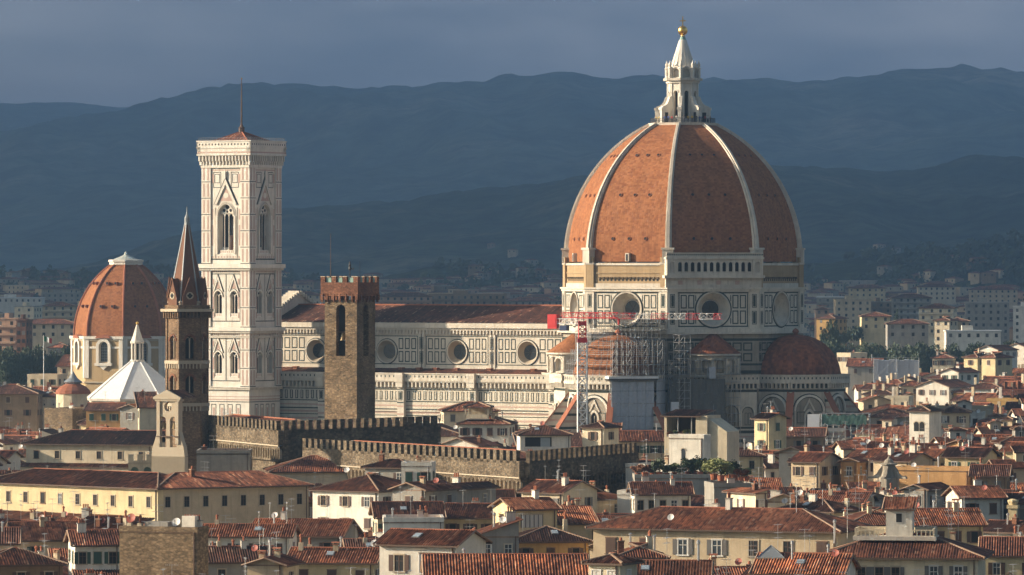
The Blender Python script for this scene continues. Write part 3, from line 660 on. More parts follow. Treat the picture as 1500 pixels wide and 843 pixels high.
def make_tribunes():
    TRD = 31.8; TR0 = 12.3
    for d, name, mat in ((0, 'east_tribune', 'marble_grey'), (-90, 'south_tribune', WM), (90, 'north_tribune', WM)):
        c = Vector((TRD*math.cos(R(d)), TRD*math.sin(R(d)), 0)); base = Matrix.Translation(c)
        w = MB(); pr = MB(); ap = TR0*math.cos(R(22.5)); hw = TR0*math.sin(R(22.5))
        for k in (-2, -1, 0, 1, 2):
            w.M = pr.M = base @ facem(ap, R(d+45*k)); trib_face(w, hw, True, mat); parapet(pr, hw, 25.4, mat)
        w.M = base; pts = octpts(12.25); w.poly([(x, y, 27.5) for x, y in pts], 'roof_dark')
        tw = w.build('tribune', cath); pr.build('parapet_walk', tw)
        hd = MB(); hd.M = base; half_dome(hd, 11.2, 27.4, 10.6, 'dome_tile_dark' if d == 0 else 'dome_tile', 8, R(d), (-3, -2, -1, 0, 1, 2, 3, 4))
        hd.lathe([(.5, 37.6), (.5, 38.4), (.9, 38.6), (.7, 39.2), (.1, 39.6)], 'terracotta', 8)
        hd.build('half_dome', tw)
        for k in (-2, -1, 0, 1) if d != 90 else ():
            b = MB(); b.M = base @ Matrix.Rotation(R(d+45*k+22.5), 4, 'Z'); wedge(b, 12.0, 20.5, 24.3, 13.5, 1.1 if d else 1.3); b.build('buttress', tw)
        low = MB(); low.M = base; low.prism(octpts(20.3), 0, 13.0, 'marble_grey', 'roof_dark')
        for k in (-2, -1, 0, 1, 2):
            low.M = base @ facem(20.3*math.cos(R(22.5)), R(d+45*k))
            for a, b_, m in ((3,3.5,GM),(6,6.4,PM),(9,9.5,GM),(11.6,12.1,GM)): low.rect(-7.7, 7.7, a, b_, -.03, m)
        low.build('chapels', tw)
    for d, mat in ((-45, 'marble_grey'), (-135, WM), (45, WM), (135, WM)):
        # lower block between two tribunes
        D, hw = 32.6, 9.6; w = MB(); w.M = facem(D, R(d))
        w.box(-hw, hw, 0, 8, 0, 25.4, mat)
        for a, b, m in ((8.2,8.9,GM),(10.4,11,PM),(12.0,12.8,GM),(13.2,13.6,PM),(14.2,14.9,GM),(15.3,15.8,GM),(24.2,24.8,GM)): w.rect(-hw, hw, a, b, -.02, m)
        for cx, r in ((-6.2, 2.6), (-1.0, 1.3), (3.0, 2.0), (7.3, 1.5)):
            w.face([w.P((x, -.03, z)) for x, z in arch(cx, 15.9, 2*r, 19.2, 10)], 'marble_dark')
            i_, o_ = archline(cx, 2*r, 19.2, 12), archline(cx, 2*r+.8, 19.2, 12); w.band(i_, o_, -.35, 0, WM)
            i_, o_ = archline(cx, 2*r-.5, 19.2, 12), archline(cx, 2*r-.1, 19.2, 12); w.band(i_, o_, -.1, 0, GM)
            for sx in (-1, 1): w.box(cx+sx*(r+.2)-.18, cx+sx*(r+.2)+.18, -.35, 0, 15.9, 19.2, WM)
            for q in (-.5, .1): w.frame(cx+q*r, cx+q*r+.45*r, 16.2, 19.2, .12, -.05, GM)
        blk = w.build('sacristy_block', cath)
        pr = MB(); pr.M = facem(D, R(d)); parapet(pr, hw, 25.4, mat); pr.M = facem(D-.02, R(d)); pr.poly([(-hw, .1, 26.3), (hw, .1, 26.3), (hw, 8, 26.3), (-hw, 8, 26.3)], 'roof_dark'); pr.build('parapet_walk', blk)
        # exedra
        e = MB(); cD = 28.0; e.M = TR(cD*math.cos(R(d)), cD*math.sin(R(d)), 0, R(d)); r = 6.0
        e.lathe([(r, 26), (r, 28.3), (r+.3, 28.5), (r, 28.6)], mat, 24, cap=False, a0=-R(100), a1=R(100))
        for k in range(-2, 3):
            a = R(36*k); hw2 = r*math.tan(R(18)); sv = e.M; e.M = sv @ facem(r, a)
            e.holed(-hw2, hw2, 28.5, 33.0, arch(0, 28.9, 1.9, 31.2, 8), .25, mat, .8, .9, 'marble_grey', 'marble_grey')
            i_, o_ = archline(0, 1.9, 31.2, 8), archline(0, 2.5, 31.2, 8); e.band(i_, o_, .05, .3, WM)
            for sx in (-1, 1): e.lathe([(.2, 28.6), (.2, 32.2), (.3, 32.5)], WM, 8, (sx*(hw2-.32), -.05)); e.lathe([(.2, 28.6), (.2, 32.2), (.3, 32.5)], WM, 8, (sx*(hw2-.02), -.1))
            e.M = sv
        e.lathe([(r+.1, 32.9), (r+.7, 33.1), (r+.7, 33.5), (r, 33.6)], mat, 24, cap=False, a0=-R(100), a1=R(100))
        ex = e.build('exedra', cath)
        c = MB(); c.M = e.M; n = 24; zs = (33.55, 38.2); rr = (r+.65, .3); ap = [(0, 0), (-2.0, 0)]
        for j in range(n):
            t0, t1 = R(-100+200*j/n), R(-100+200*(j+1)/n)
            q = [(rr[0]*math.cos(t0), rr[0]*math.sin(t0), zs[0]), (rr[0]*math.cos(t1), rr[0]*math.sin(t1), zs[0]), (-1.2, .02, zs[1]+1.0)]
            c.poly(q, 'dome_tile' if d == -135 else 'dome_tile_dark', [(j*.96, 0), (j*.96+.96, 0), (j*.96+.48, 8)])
        c.build('cone_roof', ex)
make_tribunes()
# ---- nave
def make_nave():
    L0, L1 = -27.0, -115.6; S1, S2 = 10.8, 20.9
    piers = [lx_for(p, -S1) for p in (724, 622, 822)]
    w = MB(); w.M = Matrix.Translation((0, -S1, 0)); y = 0
    oc = [lx_for(p, -S1) for p in (773, 670, 567, 463)]; mid = [(oc[i]+oc[i+1])/2 for i in range(3)]
    edges = [L0, mid[0], mid[1], mid[2], L1]
    for i, cx in enumerate(oc):
        a, b = edges[i+1], edges[i]
        w.rect(a, cx-4, 27, 39.6, 0, WM); w.rect(cx+4, b, 27, 39.6, 0, WM); w.rect(cx-4, cx+4, 27, 29.9, 0, WM)
        w.holed(cx-4, cx+4, 29.9, 39.6, circle(cx, 33.2, 2.75), 0, WM, 1.4, .68, 'sandstone', None)
        c1, c2 = circle(cx, 33.2, 2.3, 32), circle(cx, 33.2, 3.05, 32); 
        c1 = circle(cx, 33.2, 2.78, 32); w.band(c1+c1[:1], c2+c2[:1], -.3, 0, WM)
        c1, c2 = circle(cx, 33.2, 3.08, 32), circle(cx, 33.2, 3.3, 32); w.band(c1+c1[:1], c2+c2[:1], -.05, 0, GM)
        for z in (29.9, 37.0): w.rect(a+1.3, b-1.3, z, z+.22, -.03, GM)
        for x in (a+1.2, b-1.4): w.rect(x, x+.22, 29.9, 37.2, -.03, GM)
        for s0, s1 in ((a+1.8, cx-3.5), (cx+3.5, b-1.8)):
            n = max(1, round((s1-s0)/1.95)); panels(w, s0, s1, 30.5, 36.6, n, 2, .27, .5)
        if i < 3:
            p = edges[i+1]; w.box(p-.95, p+.95, -.3, 0, 27, 39.6, WM); panels(w, p-.6, p+.6, 30.2, 36.9, 1, 2, .16, .5, -.32, GM, GM)
        w.box(b-.06-(.0 if i else .2), b+.06, -.42, 0, 27, 40.2, 'iron') if i else None
    w.M = Matrix.Identity(4); w.box(L1, L0, -S1+.02, S1, 27, 39.6, WM) if False else None
    w.poly([(L1, S1, 0), (L0, S1, 0), (L0, S1, 39.6), (L1, S1, 39.6)][::-1], WM)
    w.build('clerestory_wall', cath)
    g = MB(); g.face([g.P((x, 0, z)) for x, z in circle(0, 0, 1.95, 24)], 'glass')
    for a in range(4): g.bar((-1.9*math.cos(a*.785), -.05, -1.9*math.sin(a*.785)), (1.9*math.cos(a*.785), -.05, 1.9*math.sin(a*.785)), .04, 'iron')
    src = None
    for cx in oc:
        if src is None: src = g.build('round_window', cath, (cx, -S1+1.35, 33.2))
        else: inst(src, cath, (cx, -S1+1.35, 33.2))
    c = MB(); c.box(L1, L0, -S1-.35, -S1, 37.6, 38.2, WM); c.box(L1, L0, -S1-.6, -S1, 38.6, 39.2, 'marble_grey'); c.box(L1, L0, -S1-1.1, -S1+.4, 39.2, 40.5, WM)
    n = 90
    for i in range(n): x = L1+(L0-L1)*(i+.5)/n; c.box(x-.2, x+.2, -S1-.62, -S1-.35, 37.7, 38.6, 'marble_grey')
    c.box(L1, L0, -S1-.2, -S1, 28.6, 29.2, WM); c.build('cornice', cath)
    r = MB()
    for s in (-1, 1):
        Ls = math.hypot(S1+1.3, 4.2); q = [(L1, s*(S1+1.3), 40.6), (L0+2, s*(S1+1.3), 40.6), (L0+2, 0, 44.9), (L1, 0, 44.9)]; uv = [(0, 0), (L0-L1, 0), (L0-L1, Ls), (0, Ls)]
        if s > 0: q = q[::-1]; uv = uv[::-1]
        r.poly(q, 'roof_dark', uv)
    r.box(L1, L0, -.25, .25, 44.8, 45.15, 'terracotta'); r.build('nave_roof', cath)
    # facade gable standing above the roof, stepped copings
    f = MB()
    prof = [(-S1-1.2, 27), (S1+1.2, 27), (S1+1.2, 42.5), (0, 47.6), (-S1-1.2, 42.5)]
    f.M = TR(L1, 0, 0, R(90)); f.slab([(x, z) for x, z in prof], -1.3, .9, 'marble_grey')
    for s in (-1, 1):
        for i in range(11):
            t = (i+.5)/11; x = s*(S1+1.2)*(1-t); z = 42.5+5.1*t; f.box(x-.34, x+.34, -1.9, 1.5, z-.1, z+1.1, WM)
        f.slab([(s*(S1+1.8), 42.4), (0, 47.7), (0, 48.3), (s*(S1+1.8), 43.0)][::s], -1.6, 1.25, 'marble_dark')
    f.M = Matrix.Identity(4); f.box(L1-1, L1+1, -S2-.6, S2+.6, 0, 29.6, WM); f.build('facade_gable', cath)
    # aisle
    a = MB(); a.M = Matrix.Translation((0, -S2, 0)); A1, A0 = L1, -24.0
    a.rect(A1, A0, 0, 25.6, 0, 'marble_warm')
    bt = [lx_for(p, -S2) for p in (812, 695, 590, 474)]; xs = [A0]+bt+[A1]
    for k in range(len(xs)-1):
        x1, x0 = xs[k]-1.0, xs[k+1]+1.0
        if x1-x0 < 2: continue
        n = max(2, round((x1-x0)/1.55)); s = (x1-x0)/n
        for i in range(n):
            cx = x0+(i+.5)*s; a.rect(cx-s*.26, cx+s*.26, 21.2, 23.4, -.03, GM); a.rect(cx-s*.10, cx+s*.10, 21.4, 23.3, -.05, 'marble_warm')
        for z0, z1, m in ((23.7,23.9,GM),(20.7,20.95,GM),(19.6,19.95,PM),(18.7,19.0,GM),(17.8,18.25,PM),(17.2,17.4,GM),(16.0,16.5,PM),(15.2,15.4,GM),(9.9,10.2,GM),(8.5,9.0,PM)): a.rect(x0, x1, z0, z1, -.03, m)
        n2 = max(2, round((x1-x0)/2.4)); panels(a, x0+.2, x1-.2, 10.6, 14.8, n2, 1, .18, .5)
        a.box(x0, x1, -.35, 0, 18.3, 18.65, WM); a.box(x0, x1, -.3, 0, 15.45, 15.75, WM)
        cx = (x0+x1)/2; a.face([a.P((q, -.06, z)) for q, z in arch(cx, 3, 2.2, 11.2, 8, .5)], 'dark_void'); a.slab([(cx-2.4, 11.6), (cx-1.9, 11.6), (cx, 15.6), (cx+1.9, 11.6), (cx+2.4, 11.6), (cx, 16.9)], -.5, 0, WM)
    for x in bt:
        a.box(x-1.0, x+1.0, -1.1, 0, 0, 25.6, WM)
        for z0, z1, m in ((23.7,23.9,GM),(20.4,20.7,GM),(19.4,19.8,PM),(17.4,17.8,PM),(16.4,16.7,GM),(15.2,15.4,GM),(8.5,9.0,PM)): a.rect(x-1, x+1, z0, z1, -1.12, m)
        panels(a, x-.6, x+.6, 21.1, 23.4, 1, 1, .14, .3, -1.13, GM, GM); panels(a, x-.6, x+.6, 10.6, 14.8, 1, 1, .14, .3, -1.13)
    a.build('aisle_wall', cath)
    p = MB(); p.M = Matrix.Translation((0, -S2, 0)); corbels(p, A1, A0, 24.4, 1.3, 1.0, 1.15, WM); p.rect(A1, A0, 24.2, 25.7, -.06, 'marble_grey')
    p.box(A1, A0, -1.3, 0, 25.95, 26.25, WM); balustrade(p, A1, A0, 26.25, 1.75, -1.25, WM, 1.25)
    for x in bt: p.box(x-1.15, x+1.15, -2.1, 0, 25.7, 28.0, WM); p.rect(x-.8, x+.8, 26.6, 27.5, -2.12, 'marble_grey'); p.box(x-1.0, x+1.0, -1.9, -.9, 24.4, 25.7, WM)
    p.build('parapet_walk', cath)
    ar = MB()
    for s in (-1, 1): 
        q = [(A1, s*S2, 27.0), (-28, s*S2, 27.0), (-28, s*S1, 29.0), (A1, s*S1, 29.0)]; uv = [(0, 0), (80, 0), (80, 10), (0, 10)]
        ar.poly(q if s < 0 else q[::-1], 'roof_red', uv if s < 0 else uv[::-1])
    ar.poly([(A1, S2, 0), (A0, S2, 0), (A0, S2, 27), (A1, S2, 27)][::-1], WM)
    ar.build('aisle_roof', cath)
    # little tiled stair heads along the aisle roof
    for px in (434, 588, 614, 639, 669, 718, 782):
        x = lx_for(px, -S1-2); t = MB(); t.box(x-.5, x+.5, -S1-2.6, -S1-1.6, 27.2, 29.0, 'red_brick'); t.box(x-.7, x+.7, -S1-2.8, -S1-1.4, 29.0, 29.2, 'terracotta'); t.build('roof_vent', cath)
make_nave()
foot(CX-30, CY_+18, 88, 43, CA)
keep(405, 830, 612, 1345); keep(800, 1000, 622, 1300); keep(1000, 1245, 634, 1300)
# ============================================================ BELL TOWER
def make_campanile():
    S = 14.1; A = R(-31.1); X, _, _ = at(365, 0, 1374)
    # root at the middle of the tower; the near corner is local (+S/2, -S/2)
    c, s = math.cos(A), math.sin(A); h = S/2
    cx, cy_ = X-(c*h-s*(-h)), 1374-(s*h+c*(-h))
    T = empty('bell_tower', (cx, cy_, 0), A, 'tall square marble bell tower with pink and green inlay and three tiers of gothic windows', 'bell tower')
    foot(cx, cy_, h+1, h+1, A); keep(290, 420, 611, 1374)
    Z = lambda py: zat(py, 1376)
    w = MB(); co = MB(); PW = 2.5
    F = 'marble_fresh'
    def tracery(n, wid, z0, zs, head):
        g = MB(); xw = wid/n
        g.rect(-wid/2, wid/2, z0, zs+head, 1.0, 'dark_void') if False else None
        for i in range(1, n):
            x = -wid/2+i*xw; g.lathe([(.10, z0), (.10, zs), (.17, zs+.3)], F, 6, (x, .4))
        for i in range(n):
            x = -wid/2+(i+.5)*xw; o = archline(x, xw, zs, 6, .5); ii = archline(x, xw-.2, zs, 6, .5); g.band(ii, o, .25, .6, F)
        g.box(-wid/2, wid/2, .1, .6, z0, z0+.9, F)
        for i in range(2*n): g.rect(-wid/2+(i+.3)*wid/2/n, -wid/2+(i+.7)*wid/2/n, z0+.25, z0+.7, .08, PM)
        return g
    def head(g, wid, z, top, r):
        pts_o = archline(0, wid, z, 10, .35); zt = max(p[1] for p in pts_o)
        lo = [(-wid/2, z), (wid/2, z)]
        g.holed(-r*1.35, r*1.35, zt-2.15*r-.7, zt-.7, circle(0, zt-r-.85, r*.62, 12), .45, F) if r else None
    wins = {}
    for k in range(4):
        w.M = co.M = Matrix.Rotation(R(90*k), 4, 'Z') @ Matrix.Translation((0, -h, 0))
        tiers = [(Z(487), Z(567), 2), (Z(395), Z(480), 2), (Z(243), Z(387), 1)]
        w.rect(-h, h, 0, tiers[0][0]-(tiers[0][0]-tiers[0][1]), 0, F)
        # basement zones
        zb = tiers[0][1]
        for x in (-4.4, -1.9, .6, 3.1): panels(w, x-.1, x+1.4, zb-11.5, zb-4.4, 1, 1, .18, .3, -.03, GM); w.rect(x+.35, x+.95, zb-10.6, zb-5.3, -.04, PM)
        for z0, z1, m in ((zb-3.9,zb-3.7,GM),(zb-3.4,zb-3.1,PM),(zb-2.6,zb-2.4,PM),(zb-.5,zb-.3,GM),(zb-12.4,zb-12.1,GM),(zb-13.4,zb-13.0,PM),(zb-16,zb-15.7,GM)): w.rect(-h, h, z0, z1, -.02, m)
        co.box(-h-.35, h+.35, -.4, 0, zb-12.0, zb-11.7, F)
        for (zt, zb, n) in tiers:
            H = zt-zb
            # main wall with openings
            if n == 2:
                xs = [(-2.4, 2.25), (2.4, 2.25)]; z0w, zsp = zb+H*.18, zb+H*.53
                w.rect(-h, -4.6, zb, zt, 0, F); w.rect(4.6, h, zb, zt, 0, F)
                for cx_, wd in xs:
                    w.holed(cx_-2.15 if cx_ < 0 else 0, 0 if cx_ < 0 else cx_+2.15, zb, zt, arch(cx_, z0w, wd, zsp, 8, .35), 0, F, 1.1, .93, F, 'dark_void')
                    i_, o_ = archline(cx_, wd+.1, zsp, 8, .35), archline(cx_, wd+.7, zsp, 8, .35); w.band(i_, o_, -.2, 0, F)
                    i_, o_ = archline(cx_, wd+.7, zsp, 8, .35), archline(cx_, wd+.95, zsp, 8, .35); w.band(i_, o_, -.05, 0, GM)
                    zg = zsp+1.3; w.slab([(cx_-1.55, zg), (cx_-1.2, zg), (cx_, zg+3.1), (cx_+1.2, zg), (cx_+1.55, zg), (cx_, zg+4.1)], -.22, 0, F)
                    w.slab([(cx_-1.8, zg), (cx_-1.6, zg), (cx_, zg+4.2), (cx_+1.6, zg), (cx_+1.8, zg), (cx_, zg+4.6)], -.08, 0, GM)
                    w.poly([(cx_-.7, -.04, zg+.75), (cx_+.7, -.04, zg+.75), (cx_, -.04, zg+2.5)], PM)
                w.rect(-4.6, -4.6, zb, zt, 0, F)
                w.frame(-4.45, 4.45, zb+H*.10, zt-H*.07, .22, -.04, GM); w.rect(-.1, .1, zb+H*.12, zt-H*.08, -.05, GM)
                for x in (-4.05, 3.65): w.rect(x, x+.4, zb+H*.32, zb+H*.68, -.05, PM); w.rect(x, x+.4, zb+H*.16, zb+H*.26, -.05, PM); w.rect(x, x+.4, zb+H*.74, zb+H*.84, -.05, PM)
                for i in range(14): w.rect(-4.3+i*.63, -3.95+i*.63, zt-.75, zt-.35, -.04, PM)
            else:
                z0w, zsp = Z(372), Z(316)
                w.rect(-h, -3.4, zb, zt, 0, F); w.rect(3.4, h, zb, zt, 0, F)
                w.holed(-3.4, 3.4, zb, zt, arch(0, z0w, 4.7, zsp, 10, .25), 0, F, 1.5, .84, F, 'dark_void')
                for q in range(3):
                    i_, o_ = archline(0, 4.75+q*.5, zsp, 12, .25), archline(0, 4.75+q*.5+.3, zsp, 12, .25); w.band(i_, o_, -.3+q*.08, 0, (F, 'marble_grey', F)[q])
                for sx in (-1, 1): w.box(sx*2.75-.28, sx*2.75+.28, -.28, 0, z0w, zsp, F); w.box(sx*3.35-.16, sx*3.35+.16, -.12, 0, z0w-1, zsp+2, 'marble_grey')
                zg = Z(301)+.2; zt_ = Z(262)
                w.slab([(-3.4, zg), (-2.7, zg), (0, zt_-1.4), (2.7, zg), (3.4, zg), (0, zt_)], -.35, 0, F)
                w.slab([(-3.75, zg), (-3.45, zg), (0, zt_+.1), (3.45, zg), (3.75, zg), (0, zt_+.75)], -.12, 0, GM)
                w.poly([(-1.9, -.05, zg+.9), (1.9, -.05, zg+.9), (0, -.05, zt_-2.2)], PM); ci = circle(0, zg+2.3, .75, 14); w.face([w.P((x, -.09, z)) for x, z in ci], F)
                w.lathe([(.22, zt_), (.22, zt_+1.1), (.34, zt_+1.3), (.05, zt_+2.2)], F, 8, (0, -.25))
                for sx in (-1, 1):
                    x0, x1 = sorted((sx*3.9, sx*1.5)); w.frame(x0, x1, Z(281)+1, Z(252), .16, -.03, GM); w.frame(x0+.4, x1-.4, Z(281)+2.2, Z(252)-.5, .14, -.035, GM)
                    w.rect(sx*4.15-.2, sx*4.15+.2, Z(360), Z(330), -.04, PM); w.rect(sx*4.15-.2, sx*4.15+.2, Z(322), Z(306), -.04, PM)
                    w.rect(sx*4.0-.35, sx*4.0+.35, Z(268), Z(255), -.04, PM)
                w.rect(-h, h, Z(381), Z(379), -.03, GM); w.rect(-h, h, Z(250), Z(248.5), -.03, PM)
                for i in range(10): w.rect(-4.3+i*.9, -3.85+i*.9, Z(378), Z(375.5), -.04, PM)
            # corner piers
            for sx in (-1, 1):
                x0, x1 = sorted((sx*h+sx*.28, sx*(h-PW))); 
                w.box(x0, x1, -.3, .2, zb, zt, F)
                np = 3 if n == 2 else 6; ph_ = H/np
                for j in range(np):
                    a, b = zb+j*ph_+.5, zb+(j+1)*ph_-.35; w.rect(x0+.5, x0+1.0, a, b, -.33, PM); w.rect(x1-1.0, x1-.5, a, b, -.33, PM)
                    w.rect(x0, x1, zb+j*ph_+.02, zb+j*ph_+.20, -.335, GM)
        # cornices between tiers
        for a, b, o in ((480, 487, .75), (387, 395, .75), (567, 570, .45), (492, 494, .3)):
            co.box(-h-.28-o, h+.28+o, -.3-o, 0, Z(b)+.3, Z(a), F); co.box(-h-.3-o*.5, h+.3+o*.5, -.3-o*.55, 0, Z(b)-.25, Z(b)+.3, 'marble_grey')
    wl = w.build('wall', T); co.build('string_course', T)
    # window stonework, one part per window
    t3 = tracery(3, 3.9, Z(372), Z(316)-.2, 1); head(t3, 3.9, Z(316), 0, 0)
    # pierced head
    zz = Z(316)-.2
    t3.slab([(x, z) for x, z in arch(0, zz+.8, 3.95, Z(316)+.3, 10, .25)], .62, .75, F)
    for px_, pz, rr in ((-1.0, zz+1.5, .42), (1.0, zz+1.5, .42), (0, zz+2.4, .6), (0, zz+1.2, .3)): t3.face([t3.P((x, .60, z)) for x, z in circle(px_, pz, rr, 12)], 'dark_void')
    t3.bar((.9, .9, Z(372)), (.9, .9, Z(345)), .55, 'timber', 8)
    src3 = None; H2 = Z(395)-Z(480); z1 = Z(480)
    t2 = tracery(2, 2.1, 0, H2*.35, 1); t2.face([t2.P((x, .22, z)) for x, z in circle(0, H2*.34+1.0, .33, 10)], 'dark_void')
    src2 = None
    for k in range(4):
        m = Matrix.Rotation(R(90*k), 4, 'Z') @ Matrix.Translation((0, -h, 0)); p = m @ Vector((0, 0, 0))
        if src3 is None: src3 = t3.build('window', T, p, R(90*k))
        else: inst(src3, T, p, R(90*k))
        for zb, H in ((Z(480), H2), (Z(567), Z(487)-Z(567))):
            for x in (-2.4, 2.4):
                p = m @ Vector((x, 0, zb+H*.18))
                if src2 is None: src2 = t2.build('window', T, p, R(90*k))
                else: inst(src2, T, p, R(90*k))
    # crowning gallery
    g = MB(); G = Z(243)
    for k in range(4):
        g.M = Matrix.Rotation(R(90*k), 4, 'Z') @ Matrix.Translation((0, -h, 0)); e = h+.3; o = .85
        g.box(-e, e, -.5, 0, G-.5, G+.2, F); g.rect(-e, e, G+.2, G+3.0, -.32, 'marble_grey')
        n = 15
        for i in range(n+1):
            x = -e-.2+(2*e+.4)*i/n; g.box(x-.17, x+.17, -.3-o*.8, 0, G+1.2, G+2.6, F); g.box(x-.17, x+.17, -.3-o*.4, 0, G+.2, G+1.3, F)
            if i < n: xc = x+(e+.2)/n; g.slab([(xc-.5, G+2.6), (xc-.3, G+2.0), (xc-.3, G+2.6)], -.3-o*.75, -.3, F); g.slab([(xc+.3, G+2.6), (xc+.3, G+2.0), (xc+.5, G+2.6)], -.3-o*.75, -.3, F)
        g.box(-e-o, e+o, -.35-o, 0, G+2.6, G+3.0, F); g.rect(-e-o, e+o, G+3.2, G+3.55, -.27-o, PM); g.box(-e-o+.05, e+o-.05, -.25-o, .1, G+3.0, G+4.4, F)
        g.box(-e-o-.1, e+o+.1, -.4-o, .1, G+4.4, G+4.8, F); g.box(-e-o, e+o, -.3-o, -o+.1, G+4.8, G+6.2, F); g.box(-e-o-.1, e+o+.1, -.42-o, -o+.15, G+6.1, G+6.4, F)
        for i in range(16): x = -e-.5+(2*e+1)*(i+.5)/16; g.rect(x-.16, x+.16, G+5.2, G+5.65, -.32-o, 'dark_void')
    g.M = Matrix.Identity(4); g.box(-h-.9, h+.9, -h-.9, h+.9, G+3.6, G+4.5, 'concrete'); g.build('parapet', T)
    r = MB(); e = h+.6; zt = Z(190)-.3; zb = G+5.2
    for k in range(4):
        r.M = Matrix.Rotation(R(90*k), 4, 'Z'); Ls = math.hypot(e, zt-zb); r.poly([(-e, -e, zb), (e, -e, zb), (0, 0, zt)], 'roof_red', [(0, 0), (2*e, 0), (e, Ls)]); r.bar((-e, -e, zb), (0, 0, zt), .22, 'terracotta')
    r.M = Matrix.Identity(4); r.build('roof', T)
    p = MB(); p.lathe([(.75, zt-1), (.75, zt+.8), (.9, zt+.9), (.5, zt+1.2), (.22, zt+1.9), (.2, zt+6), (.12, zt+11), (.08, zt+13.2)], 'timber', 8); p.lathe([(.02, zt+13.1), (.22, zt+13.4), (.02, zt+13.7)], 'gold', 8); p.build('mast', T)
    # wire fence round the roof walk
    f = MB()
    for k in range(4):
        f.M = Matrix.Rotation(R(90*k), 4, 'Z'); e = h+.85
        for i in range(21): x = -e+2*e*i/20; f.bar((x, -e, G+6.3), (x, -e+.3, G+7.2), .035, 'metal_grey')
        for z in (6.7, 7.15): f.bar((-e, -e+.2, G+z), (e, -e+.2, G+z), .03, 'metal_grey')
    f.build('fence', T)
make_campanile()
# ============================================================ HEXAGONAL BRICK TOWER WITH SPIRE
def make_badia():
    Y = 1052; X = at(274, 0, Y)[0]; Z = lambda py: zat(py, Y); r = 4.05
    T = empty('church_tower', (X, Y, 0), R(12), 'slender brown hexagonal church tower with tall pointed brick spire', 'church tower'); foot(X, Y, 5, 5, 0); keep(240, 308, 612, Y)
    B = 'tower_brick'; w = MB()
    zc = [Z(618)-14, Z(558), Z(528), Z(466)]
    def fm(k, ap): return facem(ap, R(60*k-90))
    ap = r*math.cos(R(30)); hw = r/2
    for k in range(6):
        w.M = fm(k, ap)
        w.rect(-hw, hw, 0, Z(592), 0, 'tower_brick')
        for z0, z1, py0, pys in ((Z(592), Z(530), 577, 558), (Z(530), Z(466), 527, 500)):
            w.holed(-hw, hw, z0, z1, arch(0, Z(py0), 1.7, Z(pys), 8, .2), 0, B, .9, .92, B, 'dark_void')
            i_, o_ = archline(0, 1.8, Z(pys), 8, .2), archline(0, 2.5, Z(pys), 8, .2); w.band(i_, o_, -.12, 0, 'red_brick')
        for x in (-hw, hw-.45): w.box(x, x+.45, -.18, .1, 0, Z(466), B)
        for py in (592, 530): w.box(-hw-.15, hw+.15, -.35, 0, Z(py)-.25, Z(py)+.25, 'sandstone'); corbels(w, -hw, hw, Z(py)-1.3, .9, .25, .6, 'sandstone')
    w.build('shaft', T)
    g = MB(); g.lathe([(.12, 0), (.12, 3.4), (.2, 3.7)], 'sandstone', 6); g.band(archline(-.38, .74, 3.6, 5), archline(-.38, .95, 3.6, 5), -.1, .15, 'sandstone'); g.band(archline(.38, .74, 3.6, 5), archline(.38, .95, 3.6, 5), -.1, .15, 'sandstone')
    src = None
    for k in range(6):
        for py in (577, 525):
            p = fm(k, ap-.35) @ Vector((0, 0, Z(py)))
            if src is None: src = g.build('window', T, p, R(60*k))
            else: inst(src, T, p, R(60*k))
    c = MB()
    for k in range(6):
        c.M = fm(k, ap); corbels(c, -hw-.1, hw+.1, Z(466), 1.2, .6, .62, B); c.rect(-hw-.1, hw+.1, Z(466), Z(456), -.05, 'dark_rubble')
        c.box(-hw-.45, hw+.45, -.8, .2, Z(456), Z(454), 'red_brick'); c.rect(-hw-.3, hw+.3, Z(454)-.4, Z(447), -.3, B)
        c.box(-hw-.6, hw+.6, -1.0, .3, Z(456)-.1, Z(455)+.3, 'sandstone')
    c.build('corbel_table', T)
    d = MB(); r2 = 3.7; z0, z1 = Z(455)+.2, Z(444)
    d.lathe([(r2, z0), (r2, z1), (r2+.2, z1+.05), (r2, z1+.4)], 'sandstone', 6, ph=R(60)); 
    d.build('spire_base', T)
    s = MB(); rs = 3.5; zt = Z(322)
    for k in range(6):
        a0, a1 = R(60*k), R(60*k+60); p = [(rs*math.cos(a), rs*math.sin(a), z1) for a in (a0, a1)]; q = [(.28*math.cos(a), .28*math.sin(a), zt) for a in (a0, a1)]
        s.poly([p[0], p[1], q[1], q[0]], 'spire_brick', [(k*9, 0), (k*9+3.5, 0), (k*9+1.9, zt-z1), (k*9+1.6, zt-z1)])
        s.bar(p[0], q[0], .17, 'lead_grey', 4, .1)
    s.lathe([(.5, zt-1), (.5, zt+.3), (.2, zt+1.0), (.12, zt+1.6), (.05, Z(303))], 'lead_grey', 8)
    s.build('spire', T)
    for k in range(6):
        m = MB(); m.M = fm(k, ap); zq = Z(444); zp = Z(408)
        m.slab([(-1.35, zq-.6), (1.35, zq-.6), (1.35, zq+1.2), (0, zp), (-1.35, zq+1.2)], -.12, 1.6, 'spire_brick')
        m.slab([(-1.5, zq+1.0), (-1.3, zq+1.0), (0, zp-.15), (1.3, zq+1.0), (1.5, zq+1.0), (0, zp+.3)], -.28, -.1, 'spire_brick')
        m.face([m.P((x, -.2, z)) for x, z in circle(0, zq+1.4, .72, 16)], 'sandstone')
        for a in range(4): m.face([m.P((x, -.23, z)) for x, z in circle(.27*math.cos(a*1.571), zq+1.4+.27*math.sin(a*1.571), .25, 8)], 'dark_void')
        m.build('gable', T)
make_badia()
